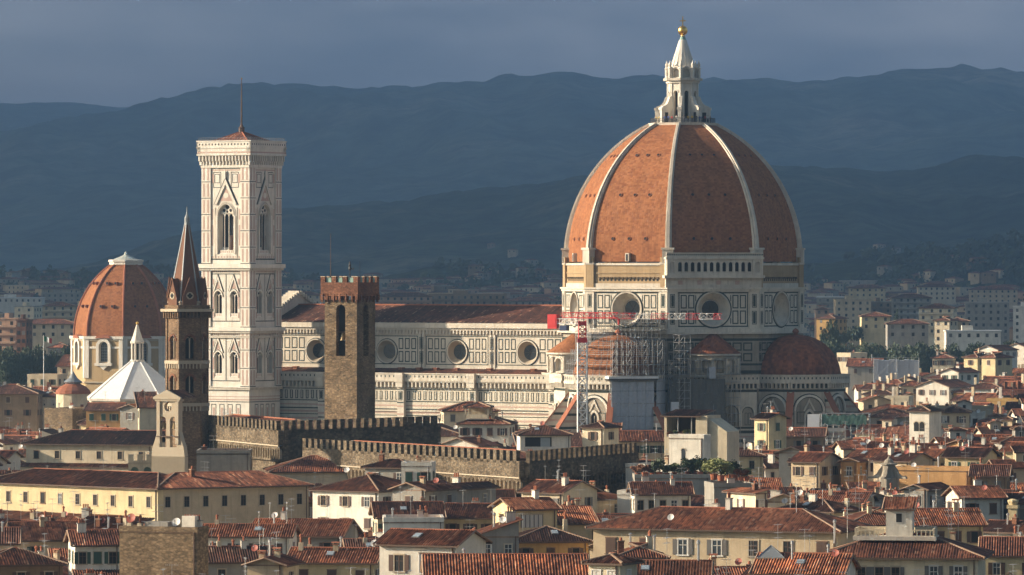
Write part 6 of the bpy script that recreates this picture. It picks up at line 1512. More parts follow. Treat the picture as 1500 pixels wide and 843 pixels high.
# yellow house, dark house
T, hf, w, Y = ph(754, 816, 745, 18.5, 24, 8, 34, kind='gx', wall='wall_yellow', roof='roof_orange', near=True, wins=False, clutter=.6, label='pale yellow house with stained front, wide window and sunlit white flank')
m = MB(); m.box(0, 3.6, -.03, 0, 0, 1.9, 'curtain')
for i in range(6): m.box(i*.7, i*.7+.09, -.1, 0, 0, 1.9, 'shutter_grey')
m.box(-.1, 3.7, -.12, 0, 1.9, 2.05, 'sandstone'); m.build('window', T, (1.0, 0, 15.6))
ph(752, 862, 792, 15, 6, 11, 26, kind='hip', wall='wall_ochre', roof='roof_dark', near=True, nwin=3, wv=3, clutter=1.2, label='ochre house with dark hipped roof below the pale yellow house')
T, hf, w, Y = ph(764, 824, 719, 17, -36, 10, 22, kind='gx', wall='wall_cream', roof='roof_red', near=True, nwin=3, wv=1, shut=2, clutter=1.2, label='cream house with grey gable side just under the long dark battlement wall')
# the long tan house
T, hf, w, Y = ph(869, 1226, 770, 17.5, -21, 15, 46, kind='hip', wall='wall_tan', roof='roof_orange', near=True, wins=False, clutter=1.8, oh=.9, name='long_house', label='very long tan house with big orange-red roof and two open black shuttered windows')
for px, kind in ((896, 0), (947, 0), (1004, 1), (1055, 1), (1109, 2), (1160, 2), (1210, 0)):
    x = (px-869)/(1232-869)*w; o = put(LIB['win'][3 if kind == 0 else 2 if kind == 1 else 1], 'window', T, (x, 0, 13.6), 0, (1.35, 1, 1.35))
    if kind == 1: put(LIB['shut'][2], 'shutter', o, (-1.1, .07, 0)); put(LIB['shut'][2], 'shutter', o, (.58, .07, 0))
    if kind == 0: put(LIB['shut'][0], 'shutter', o, (-.52, 0, 0)); put(LIB['shut'][0], 'shutter', o, (.02, 0, 0))
ph(800, 872, 766, 16, 10, 13, 6, kind='gx', wall='wall_yellow', roof='roof_orange', near=True, wins=False, clutter=1.6, label='orange-red roof butting the left end of the very long tan house')
T, hf, w, Y = ph(862, 908, 822, 21.5, -26, 4.6, 30, kind='hip', wall='wall_cream', roof='roof_red', near=True, nwin=2, wv=4, shut=-1, clutter=0, wh=.9, label='little cream tower house with twin curtained windows at the lower edge')
ph(905, 975, 815, 16, 4, 9, 8, kind='hip', wall='wall_tan', roof='roof_red', near=True, clutter=2, label='red roof with chimneys behind the little cream tower house')
# right foreground
T, hf, w, Y = ph(1208, 1432, 812, 18.5, -9, 14, 34, kind='hip', wall='wall_cream', roof='roof_red', near=True, wins=False, clutter=1.4, oh=1.0, label='cream house with tall shuttered windows and white roof room, lower right')
for px, kind in ((1262, 0), (1288, 0), (1312, 0), (1368, 1), (1404, 1), (1236, 0)):
    x = (px-1208)/(1432-1208)*w; o = put(LIB['win'][2 if kind else 1], 'window', T, (x, 0, 15.2-.5*(1-kind)), 0, (1, 1, 1.2+.2*(1-kind)))
    put(LIB['shut'][2], 'shutter', o, (-1.1, .07, 0)); put(LIB['shut'][2], 'shutter', o, (.58, .07, 0))
altana(T, 7.2, 5.0, 21.2, 3.3, 3.2, 2.9, 'wall_white', 'roof_orange', 'shed')
m = MB()
for a, b in ((3.6, 7.1), (10.6, 13.2)): m.box(a, b, 3.6, 3.75, 21.3, 21.45, 'wall_cream'); m.box(a, b, 8.2, 8.4, 20.5, 21.6, 'wall_cream'); [m.box(a+q*.55, a+q*.55+.12, 3.6, 3.75, 20.5, 21.3, 'wall_cream') for q in range(int((b-a)/.55)+1)]
m.box(3.4, 3.6, 3.6, 8.4, 20.5, 21.6, 'wall_cream'); m.box(13.2, 13.4, 3.6, 8.4, 20.5, 21.6, 'wall_cream'); m.box(3.2, 13.6, 3.4, 8.6, 20.1, 20.6, 'marble_grey'); m.build('roof_terrace', T)
T, hf, w, Y = ph(1106, 1232, 838, 17.5, -12, 12, 10, kind='gx', wall='wall_white', roof='roof_orange', near=True, clutter=2, wins=False, label='ribbed orange-red roof with chimneys at the lower edge under the very long tan house')
def lantern_hut():
    Y = 660; X = at(1110, 0, Y)[0]; Z = lambda py: zat(py, Y); W = 38*Y/FP
    T = empty('stair_turret', (X, Y, 0), R(-4), 'square stone stair turret with grey glass pyramid top, lower edge right of centre', 'turret'); foot(X+W/2, Y+W/2, W/2, W/2, 0)
    m = MB(); m.box(0, W, 0, W, 0, Z(819), 'wall_tan'); m.box(-.15, W+.15, -.15, W+.15, Z(819), Z(817), 'sandstone'); m.box(.5, .9, -.04, 0, Z(843), Z(830), 'dark_void'); m.build('wall', T)
    m = MB(); e = .05; p = [(-e, -e), (W+e, -e), (W+e, W+e), (-e, W+e)]; z0 = Z(817)
    for k in range(4): a, b = p[k], p[(k+1) % 4]; m.poly([(*a, z0), (*b, z0), (W/2, W/2, Z(800))], 'lead_grey'); m.bar((*a, z0), (W/2, W/2, Z(800)), .07, 'metal_grey')
    m.build('roof', T)
lantern_hut()
ph(1243, 1345, 768, 15.5, 10, 13, 4, kind='hip', wall='wall_yellow', roof='roof_red', near=True, clutter=1.6, label='broad hipped red roof left of the white roof room')
ph(1340, 1440, 768, 16.5, 6, 12, 12, kind='gx', wall='wall_yellow', roof='roof_orange', near=True, nwin=4, wv=3, clutter=1.6, label='yellow walled house with orange-red roof right of the white roof room')
ph(1440, 1530, 812, 16, -6, 12, 26, kind='gx', wall='wall_yellow', roof='roof_red', near=True, clutter=1.6, label='yellow house with roof terrace in the lower right corner')
T, hf, w, Y = ph(1107, 1124, 722, 19, 30, 8.5, 20, kind='slope_left', wall='wall_cream', roof='roof_orange', near=True, nwin=1, wv=4, clutter=.6, pitch=.15, label='small cream house with bright orange lean-to roof at the end of the long tan roof')
def chimney_tower():
    Y = 830; X = at(1484, 0, Y)[0]; Z = lambda py: zat(py, Y)
    T = empty('chimney_tower', (X, Y, 0), R(-15), 'tall free standing yellow chimney with wide cap near the right edge', 'chimney'); foot(X, Y, 1, 1, 0)
    m = MB(); m.box(-.65, .65, -.65, .65, 0, Z(745), 'wall_yellow'); m.build('shaft', T); m = MB(); m.box(-.85, .85, -.85, .85, Z(745), Z(740), 'wall_yellow'); m.lathe([(.6, Z(740)), (.85, Z(735)), (.85, Z(733)), (.3, Z(731))], 'wall_yellow', 8); m.build('cap', T)
chimney_tower()
# white cube tower with pergola, roof garden
T, hf, w, Y = ph(980, 1031, 641, 24.5, -24, 3.2, 50, kind='flat', wall='wall_white', wins=False, near=True, clutter=0, name='tower_house', label='white tower house with small arched windows above the roof garden')
for z, x in ((20.6, 1.7), (17.6, 1.9), (15.0, 1.9)):
    m = MB(); a = arch(0, 0, .75, 1.6, 8); m.face([m.P((q, -.03, zz)) for q, zz in a], 'pane'); i_, o_ = archline(0, .78, 1.6, 8), archline(0, 1.05, 1.6, 8); m.band(i_, o_, -.09, 0, 'sandstone'); m.box(-.5, .5, -.12, 0, -.12, 0, 'sandstone')
    m.build('window', T, (x*1.6, 0, z))
def loggia():
    Y = 995; X = at(973, 0, Y)[0]; Z = lambda py: zat(py, Y); W = 66*Y/FP
    T = empty('roof_loggia', (X, Y, 0), R(-20), 'open roof loggia with dark tiled canopy and hanging plants', 'house', 'tiled houses of the old town'); foot(X+W/2, Y+4, W/2+3, 4, 0); keep(972, 1086, 650, Y)
    m = MB(); m.box(0, W, 0, 8, 0, Z(640), 'wall_cream'); m.box(0, .5, 0, 8, Z(640), Z(609), 'wall_cream'); m.box(W-2.2, W, 0, 8, Z(640), Z(609), 'wall_cream'); m.box(.5, W-2.2, 6, 6.2, Z(640), Z(609), 'timber')
    for x in (2.6, 5.2): m.bar((x, .2, Z(640)), (x, .2, Z(610)), .1, 'metal_grey')
    m.box(.5, W-2.2, .05, .15, Z(640), Z(636), 'metal_grey'); m.build('wall', T)
    rm, _ = roof_mesh(W-1.6, 8, Z(609), 'shed', 'roof_dark', True, .5, .10); rm.build('roof', T)
    m = MB(); m.box(W, W+3.6, .6, 8, 0, Z(640), 'wall_cream'); m.slab([(W, Z(640)), (W+3.6, Z(640)), (W+3.6, Z(632)), (W, Z(613))], .6, 8, 'wall_cream'); m.build('side_wing', T)
    return T, X, Y, Z, W
LG = loggia()
ph(853, 884, 625, 21.5, -30, 6.5, 38, kind='hip', wall='wall_cream', roof='roof_dark', near=True, nwin=1, wv=1, shut=0, clutter=.2, floors=2, name='tower_house', label='cream tower house with dark pyramid roof in front of the crane')
ph(906, 972, 645, 18, -4, 11, 20, kind='gx', wall='wall_tan', roof='roof_red', near=False, nwin=6, wv=1, clutter=.4, label='tan house with six narrow windows right of the cream tower house')
ph(890, 905, 640, 18, -4, 8, 20, kind='shed', wall='wall_cream', roof='roof_red', near=False, clutter=.3, label='sliver of a cream house between the tower house and the six windowed one')
T, hf, w, Y = ph(762, 836, 636, 20, 4, 10, 26, kind='hip', wall='wall_white', roof='roof_dark', near=False, wins=False, clutter=.8, label='white house with dark hipped roof and glazed roof terrace before the nave end')
m = MB(); m.box(1.0, 6.5, -.04, 0, 16.6, 19.3, 'dark_void'); m.box(4.2, 6.2, -.08, -.04, 17, 19.2, 'skylight_glass'); m.box(.6, 8.5, -1.6, -.05, 16.2, 16.5, 'concrete'); m.box(.6, 8.5, -1.6, -1.5, 16.5, 17.4, 'wall_white'); m.build('balcony', T)
T, hf, w, Y = ph(672, 745, 620, 19.5, -8, 10, 20, kind='hip', wall='wall_white', roof='roof_red', near=False, nwin=4, clutter=1, label='white house with red hipped roof and pillared loggia below the nave')
altana(T, 1.2, 1, 20.4, 5.5, 5, 2.8, 'wall_cream', 'roof_red', 'hip', True, False)
ph(650, 730, 601, 20.5, 5, 11, 12, kind='hip', wall='wall_cream', roof='roof_red', near=False, nwin=3, clutter=1.2, label='long low cream house with thin red roof touching the nave wall')
ph(644, 700, 652, 16.5, -28, 9, 8, kind='gy', wall='wall_white', roof='roof_red', near=False, nwin=2, wv=1, clutter=.6, label='white gable fronted house right of the dark battlement wall')
ph(930, 1012, 723, 17, 3, 10, 20, kind='gx', wall='wall_white', roof='roof_red', near=True, nwin=5, wv=1, clutter=1, label='white house with brown roof and five small windows under the roof garden')
ph(1046, 1104, 713, 18.5, 8, 9, 26, kind='flat', wall='wall_grey', near=True, wins=False, clutter=.4, label='plain grey-white terrace wall right of the roof garden')
ph(930, 1040, 700, 18.0, 2, 7, 6, kind='flat', wall='wall_grey', near=True, wins=False, clutter=0, label='flat terrace that carries the roof garden'); GY = (HC-18)*FP/305
# middle right
ph(1105, 1126, 612, 23.0, -45, 5.5, 36, kind='gx', wall='wall_yellow', roof='roof_dark', near=False, nwin=1, floors=2, wv=1, clutter=.8, name='tower_house', label='tall pale yellow house with narrow front beside the east end')
ph(1134, 1206, 638, 18.5, -6, 9, 12, kind='gx', wall='wall_brown', roof='roof_dark', near=False, nwin=3, clutter=.4, label='long dark roof with open loft right of the tall pale yellow house')
ph(1159, 1200, 675, 18, -30, 9, 32, kind='gx', wall='wall_tan', roof='roof_red', near=True, nwin=2, wv=1, clutter=1, floors=1, label='tan house with lit side and grey front, right of the grey gable')
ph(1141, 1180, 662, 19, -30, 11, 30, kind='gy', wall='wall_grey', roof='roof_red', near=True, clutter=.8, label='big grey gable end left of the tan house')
ph(1232, 1256, 675, 18, -20, 9, 22, kind='gy', wall='wall_orange', roof='roof_red', near=False, nwin=1, clutter=.5, label='orange gable house right of the tan house')
ph(1384, 1440, 668, 19, -22, 9, 30, kind='gx', wall='wall_yellow', roof='roof_dark', near=True, nwin=2, wv=1, shut=1, clutter=.6, label='yellow house with dark green shutters, right')
ph(1308, 1420, 688, 17.5, -22, 6, 20, kind='flat', wall='wall_orange', near=True, wins=False, clutter=1.4, label='long orange terrace wall with dishes below the green shuttered house')
ph(1332, 1361, 601, 22.5, -26, 7.5, 36, kind='hip', wall='wall_white', roof='roof_dark', near=False, wins=False, clutter=.3, name='tower_house', label='white tower house with twin arched windows and brown flank, right')
T = HOUSES[-1]['o']; w = HOUSES[-1]['w']
for x in (.36, .64):
    m = MB(); m.face([m.P((q, -.03, zz)) for q, zz in arch(0, 0, 1.2, 1.5, 8)], 'dark_void'); i_, o_ = archline(0, 1.2, 1.5, 8), archline(0, 1.55, 1.5, 8); m.band(i_, o_, -.08, 0, 'sandstone'); m.build('window', T, (x*w, 0, 17.8))
ph(1372, 1420, 603, 19.5, -6, 9, 16, kind='hip', wall='wall_tan', roof='roof_dark', near=False, nwin=2, wv=0, clutter=.4, label='dark roofed house adjoining the white twin arched tower house')
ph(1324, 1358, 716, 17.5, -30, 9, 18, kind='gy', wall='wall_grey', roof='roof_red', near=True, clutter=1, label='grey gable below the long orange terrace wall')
ph(1409, 1470, 728, 17.5, 12, 9, 20, kind='gx', wall='wall_white', roof='roof_orange', near=True, nwin=2, clutter=1, label='white house with orange roof above the yellow walled house, right')
ph(1424, 1475, 696, 17, -8, 10, 12, kind='gx', wall='wall_brown', roof='roof_dark', near=True, nwin=2, wv=3, clutter=1, label='dark loft with greenery under its roof, right of the orange terrace wall')
# lit houses at the town's far edge on the right
ph(1342, 1390, 566, 17, -34, 16, 20, kind='gy', wall='wall_white', roof='roof_orange', near=False, nwin=3, wv=2, shut=0, clutter=.8, label='broad white gable house with closed shutters, far right of the east end')
ph(1412, 1432, 523, 24, -40, 10, 20, kind='hip', wall='wall_yellow', roof='roof_red', near=False, nwin=1, clutter=.3, name='tower_house', label='left one of the two pale yellow tower houses')
ph(1438, 1458, 523, 24.5, -40, 10, 22, kind='hip', wall='wall_yellow', roof='roof_red', near=False, nwin=1, clutter=.3, name='tower_house', label='right one of the two pale yellow tower houses')
ph(1432, 1462, 512, 25, -35, 14, 16, kind='gy', wall='wall_white', roof='roof_red', near=False, nwin=3, clutter=.5, label='white gable house behind the two pale yellow tower houses')
ph(1468, 1510, 511, 25, -35, 18, 22, kind='gy', wall='wall_white', roof='roof_orange', near=False, nwin=3, clutter=.5, label='large white gable house with orange roof at the right edge')
ph(1378, 1404, 545, 20, -34, 14, 14, kind='gy', wall='wall_white', roof='roof_red', near=False, nwin=2, clutter=.5, label='plain white gable end left of the two pale yellow tower houses')
ph(1226, 1246, 519, 22, -35, 12, 14, kind='flat', wall='wall_cream', near=False, nwin=3, clutter=.5, label='cream flat roofed house standing just right of the brick half dome')
ph(1366, 1396, 524, 22, -10, 10, 8, kind='hip', wall='wall_cream', roof='roof_red', near=False, nwin=3, clutter=.5, label='small cream house with shallow roof behind the plain white gable end')
ph(1242, 1290, 536, 20, -8, 14, 10, kind='gx', wall='wall_grey', roof='roof_red', near=False, clutter=.5, label='wide red roof left of the sheeted scaffold at the far edge')
# modern houses far left
ph(40, 84, 551, 20, -10, 12, 10, kind='flat', wall='wall_cream', near=False, nwin=3, wv=3, clutter=.8, label='cream flat roofed house left of the domed chapel, lower of two')
ph(84, 104, 536, 23, -10, 10, 22, kind='shed', wall='wall_cream', near=False, nwin=1, wv=3, clutter=.4, label='cream house touching the foot of the domed chapel')
ph(70, 105, 509, 21, 0, 12, 8, kind='hip', wall='wall_grey', roof='roof_orange', near=False, nwin=4, clutter=.2, label='grey house with orange hipped roof left of the domed chapel')
# small dome with grey cone
def small_dome():
    Y = 1480; X, _, _ = at(107, 0, Y); Z = lambda py: zat(py, Y)
    T = empty('small_church_dome', (X, Y, 0), 0, 'small brown tiled dome with grey conical lantern below the domed chapel', 'church'); foot(X, Y, 6, 6, 0); keep(84, 130, 572, Y)
    m = MB(); m.lathe([(4.6, 0), (4.6, Z(577))], 'wall_cream', 12); m.build('drum', T); m = MB(); m.lathe([(4.9, Z(577)), (4.6, Z(572)), (3.6, Z(567)), (2.2, Z(563)), (1.8, Z(562))], 'terracotta', 16); m.build('dome', T)
    m = MB(); m.lathe([(1.9, Z(563)), (2.6, Z(560)), (1.2, Z(554)), (.5, Z(548)), (.3, Z(546)), (.05, Z(544))], 'lead_grey', 14); m.build('lantern', T)
small_dome()
# flag
def flag():
    Y = 1560; X, _, _ = at(64, 0, Y); Z = lambda py: zat(py, Y)
    T = empty('flagpole', (X, Y, 0), 0, 'flagpole flying a green, white and red flag, far left', 'flag')
    m = MB(); m.bar((0, 0, 0), (0, 0, Z(491)), .14, 'aluminium', 6, .07); m.build('pole', T)
    m = MB()
    for i, c in enumerate(('flag_green', 'tank_white', 'flag_red')):
        for j in range(3):
            t0, t1 = i+j/3, i+(j+1)/3; f = lambda t: .25*math.sin(t*2.4); g = lambda t: -.25*t
            m.poly([(.1+t0*.75, f(t0), Z(500)+g(t0)), (.1+t1*.75, f(t1), Z(500)+g(t1)), (.1+t1*.75, f(t1), Z(492.5)+g(t1)), (.1+t0*.75, f(t0), Z(492.5)+g(t0))], c)
    m.build('flag_cloth', T)
flag()
# ---- battlemented palace walls
def battlement(name, label, pA, pB, pyA, YA, YB, ztop, arc, mat, matside, merl=1.25, gap=1.15, drop=0):
    (xa, _, _), (xb, _, _) = at(pA, 0, YA), at(pB, 0, YB); L = math.hypot(xb-xa, YB-YA); A = math.atan2(YB-YA, xb-xa)
    return xa, YA, A, L
def palace(label, corners, py, d, arcs, flip, roof='roof_red'):
    """corners: (px, Y) of left end, near corner, right end; two visible faces"""
    P = [Vector((at(px, 0, Y)[0], Y, 0)) for px, Y in corners]; z = zat(py, corners[1][1])
    T = empty('fortress_palace', P[1], 0, label, 'palace', 'battlemented stone palace walls')
    seg = [(P[0]-P[1], Vector((0,0,0))), (Vector((0,0,0)), P[2]-P[1])]
    for k, (a, b) in enumerate(seg):
        v = b-a; L = v.length; An = math.atan2(v.y, v.x); m = MB(); m.M = Matrix.Translation(a) @ Matrix.Rotation(An, 4, 'Z')
        mat = 'palace_stone' if k == 0 else 'dark_rubble'  # right face's shade put into the colour: a darker copy of the stone
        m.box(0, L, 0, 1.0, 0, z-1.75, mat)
        if arcs[k]:
            zb = z-8.2; m.box(0, L, -1.0, .01, z-4.6, z-1.76, mat); n = int(L/1.45); s = L/n
            for i in range(n):
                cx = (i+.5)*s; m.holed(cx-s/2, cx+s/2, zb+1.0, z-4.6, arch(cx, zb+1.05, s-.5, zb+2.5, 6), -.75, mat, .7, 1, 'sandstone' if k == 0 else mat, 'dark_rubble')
            m.box(0, L, -1.05, -.8, zb+3.45, zb+3.65, 'sandstone' if k == 0 else mat); m.box(0, L, -.8, 0, zb+.7, zb+1.0, mat); y0 = -1.0
        else: m.box(-.02, L+.02, -.12, .01, z-5.6, z-1.76, mat); y0 = -.12
        n = int(L/2.3); s = L/n
        for i in range(n): m.box(i*s+.1, i*s+.1+1.2, y0, y0+.75, z-2.2, z-.12, mat); m.box(i*s+.05, i*s+1.35, y0-.05, y0+.8, z-.12, z, mat)
        m.build('battlement_wall', T)
    # roofs behind the walls, ground to eave
    for k, (a, b) in enumerate(seg):
        v = b-a; L = v.length; An = math.atan2(v.y, v.x); rm, _ = roof_mesh(L-11, d, z-1.6-(.4 if k else 0), 'hip', 'roof_red', False, .1, .22); r = rm.build('roof', T); r.location = Matrix.Rotation(An, 4, 'Z') @ Vector((9.5 if k else 1.5, 1.6, 0))+a; r.rotation_euler = (0, 0, An)
    xs = [c[0] for c in corners]; Ym = corners[1][1]
    for k, (a, b) in enumerate(seg):
        v = b-a; An = math.atan2(v.y, v.x); cc = P[1]+(a+b)/2+Vector((-math.sin(An), math.cos(An), 0))*(d/2+1); foot(cc.x, cc.y, v.length/2+.5, d/2+1.2, An)
    keep(corners[0][0], corners[1][0], py+42, Ym); keep(corners[1][0], corners[2][0], py+40, Ym)
    return T
palace('tall battlemented stone palace, its long wall dark, stepping behind the plain stone tower', ((272, 1070), (415, 1012), (645, 1048)), 617, 12, (True, False), False)
palace('lower battlemented stone palace with arcaded lit wall and dark right wing', ((450, 1010), (768, 938), (928, 985)), 661, 10, (True, True), False)
# ---- church scroll lantern, wide sheeted scaffold, green netting
def misc():
    Y = 985; X = at(1302, 0, Y)[0]; Z = lambda py: zat(py, Y)
    T = empty('scrolled_lantern', (X, Y, 0), 0, 'weathered stone church lantern with scrolled feet among the right hand roofs', 'church lantern'); foot(X, Y, 3, 3, 0); keep(1284, 1320, 700, Y)
    m = MB(); m.lathe([(1.9, 0), (1.9, Z(700)), (1.5, Z(698)), (1.2, Z(690)), (1.2, Z(682)), (1.6, Z(681)), (1.6, Z(679.5)), (.9, Z(678)), (.7, Z(674)), (.3, Z(672)), (.05, Z(668))], 'marble_dark', 10); m.build('body', T)
    for k in range(5):
        b = MB(); b.M = Matrix.Rotation(R(-90+72*k-20), 4, 'Z'); b.slab([(1.0, Z(701)), (3.9, Z(701)), (3.8, Z(698)), (2.9, Z(698)), (2.2, Z(694)), (1.8, Z(688)), (1.1, Z(682))], -.25, .25, 'marble_dark'); b.build('scroll', T)
    Y = 1270; X = at(1201, 0, Y)[0]; Z = lambda py: zat(py, Y); W = 72*Y/FP
    T = empty('netted_scaffold', (X, Y, 0), R(-8), 'low scaffold with tattered green netting and white panel under the east tribune', 'scaffolding'); foot(X+W/2, Y+2, W/2+2, 2.5, 0); keep(1183, 1272, 634, Y)
    g = MB(); grid(g, 0, W, 0, 4, 0, Z(606), 1.5, 1.9, .06); g.build('pipe_frame', T)
    q = MB(); n = 14; rows = [[q.P((W*.05+W*.9*i/n, -.25-.05*math.sin(i*1.7+j), Z(622)+(Z(608)-Z(622))*j/4+(.25*math.sin(i*2.1) if j in (0, 4) else 0))) for i in range(n+1)] for j in range(5)]
    for j in range(4):
        for i in range(n): q.face((rows[j][i], rows[j][i+1], rows[j+1][i+1], rows[j+1][i]), 'net_green')
    q.build('netting', T); q = MB(); q.box(-2.9, -.1, -.4, -.25, Z(627), Z(607), 'sheet_white'); q.box(-2.6, W*.5, -.5, -.3, Z(632), Z(627), 'metal_grey'); q.build('panel', T)
    Y = 1900; X = at(1280, 0, Y)[0]; Z = lambda py: zat(py, Y); W = 66*Y/FP
    T = empty('sheeted_building', (X, Y, 0), R(-5), 'building wrapped in blue-grey scaffold sheeting at the far edge, right', 'scaffolding'); foot(X+W/2, Y+4, W/2, 5, 0); keep(1280, 1346, 545, Y)
    q = MB()
    for i in range(9): q.box(W*i/9, W*(i+1)/9-.05, -.1+.1*(i % 2), 8, 0, Z(527+(i % 3)*.7), 'sheet_grey')
    q.build('sheet', T); q = MB(); grid(q, 0, W, -1.2, -.3, 0, Z(524), 7, 7, .05, False); q.build('pipe_frame', T)
misc()
# ---- far blocks of flats and big roofs in the cloud's shade, one by one
def flats(pl, pr, pt, Y, mat, label, floors=5, d=14, A=0, roof=None, top='wall_grey', balc=False, n=None):
    X = at(pl, 0, Y)[0]; z = zat(pt, Y); A = R(A); W = (pr-pl)*Y/FP/max(.5, math.cos(A)); T = empty('apartment_block', (X, Y, 0), A, label, 'apartment block', 'blocks of flats beyond the old town'); c, s = math.cos(A), math.sin(A); foot(X+c*W/2-s*d/2, Y+s*W/2+c*d/2, W/2, d/2, A)
    m = MB(); m.box(0, W, 0, d, 0, z, mat); n = n or max(2, int(W/3.6)); fh = min(3.2, z/floors)
    for k in range(floors):
        zz = z-(k+1)*fh
        for i in range(n): x = W*(i+.5)/n; m.rect(x-.6, x+.6, zz+.9, zz+2.4, -.03, 'dark_void' if (i*3+k*5) % 4 else 'shutter_grey')
        if A: 
            sv = m.M; m.M = TR(W, 0, 0, R(90)) if A < 0 else TR(0, d, 0, R(-90))
            for i in range(max(1, int(d/4))): x = d*(i+.5)/max(1, int(d/4)); m.rect(x-.7, x+.7, zz+.9, zz+2.4, -.03, 'dark_void')
            m.M = sv
    m.build('wall', T)
    if balc:
        b = MB()
        for k in range(floors): zz = z-(k+1)*fh; b.box(.4, W-.4, -1.2, -.05, zz, zz+.9, mat)
        b.build('balconies', T)
    if roof: rm, _ = roof_mesh(W, d, z, 'hip', roof, False, .7, .28); rm.build('roof', T)
    else:
        r = MB(); r.box(-.3, W+.3, -.3, d+.3, z, z+.5, top); r.box(W*.3, W*.5, d*.3, d*.7, z+.5, z+2.4, mat); r.build('roof', T)
    return T
F = [(1196,1240,436,3000,'wall_grey','wide grey block under a white roof right of the dome',4,16,-5,None,'white_lead',True),
 (1224,1276,440,2880,'wall_tan','tan brick office block stepping up beside the white roofed one',5,18,0,None,'wall_tan',False),
 (1276,1306,443,2900,'wall_brown','brown block with balconies right of the tan office block',5,14,6,None,'wall_grey',True),
 (1306,1364,436,2980,'wall_grey','long grey block striped with balconies',6,14,0,'roof_dark','wall_grey',True),
 (1346,1396,451,2600,'wall_cream','cream block with red roof and balconies, before the long grey one',4,13,-12,'roof_red','wall_grey',True),
 (1414,1478,444,2750,'wall_grey','heavy grey block with dark vertical window bays',6,18,-4,None,'concrete',False),
 (1369,1390,469,2300,'wall_cream','cream slab with blank sunlit side, left of the heavy grey block',4,10,-25,'roof_red','wall_grey',False),
 (1390,1419,470,2310,'wall_tan','tan office row with window bands below the heavy grey block',3,10,0,'roof_dark','wall_grey',False),
 (1484,1520,450,2600,'wall_white','white block with small windows at the right edge',6,14,-6,None,'wall_white',False),
 (1243,1296,422,3600,'wall_yellow','pale yellow villa block on the slope above the offices',3,14,-6,'roof_red','wall_grey',False),
 (1345,1400,420,3700,'wall_cream','long low block with red roof high on the right',3,14,0,'roof_red','wall_grey',False),
 (1420,1490,424,3650,'wall_tan','low tan block below the wooded slope, far right',3,14,-4,'roof_red','wall_grey',False),
 (1386,1466,486,2200,'wall_white','long low white shed below the heavy grey block',1,10,0,None,'white_lead',False),
 (1196,1222,466,2450,'wall_ochre','ochre house block with gable facing the dome',3,12,-30,'roof_red','wall_grey',False),
 (1262,1304,463,2480,'wall_yellow','low yellow block left of the lone cypress',2,12,0,'roof_red','wall_grey',False),
 (1300,1360,474,2350,'wall_grey','low greenish grey row beside the cypress',2,12,0,'roof_red','wall_grey',False),
 (1195,1215,453,2700,'wall_pink','pinkish block hard against the dome, right side',3,12,0,'roof_red','wall_grey',False),
 (630,742,432,3100,'wall_brown','long brown block of flats rising behind the nave roof',5,14,0,None,'wall_brown',True),
 (554,632,434,3000,'wall_pink','red and white block of flats behind the battlemented tower',5,14,0,'roof_dark','wall_grey',True),
 (742,820,441,3300,'wall_grey','low grey block behind the right half of the nave roof',3,14,0,'roof_red','wall_grey',False),
 (62,110,448,2900,'wall_tan','tan block with brown roof above the left trees',4,13,0,'roof_red','wall_grey',True),
 (21,50,450,2850,'wall_cream','plain cream block at far left, blank lit front',4,13,-14,None,'wall_grey',False),
 (30,112,474,2350,'wall_tan','long low tan row left of the domed chapel',2,12,0,'roof_red','wall_grey',False),
 (-8,26,468,2150,'wall_pink','pink block with balconies at the left edge',4,14,-12,None,'wall_pink',True),
 (24,38,470,2120,'red_brick','brick red tower slab beside the pink block',5,10,-10,None,'red_brick',False),
 (-20,62,437,3500,'wall_white','long pale shed roof at the left, far back',1,20,0,None,'white_lead',False),
 (60,118,430,3700,'wall_grey','grey row of blocks behind the tan one, left',3,13,0,None,'wall_grey',False),
 (418,470,432,3200,'wall_tan','tan block seen between the marble bell tower and the stone tower',3,12,0,'roof_red','wall_grey',False),
 (470,520,428,3600,'wall_cream','pale block behind the stone tower, half hidden',3,12,0,'roof_red','wall_grey',False)]
for f in F: flats(*f)
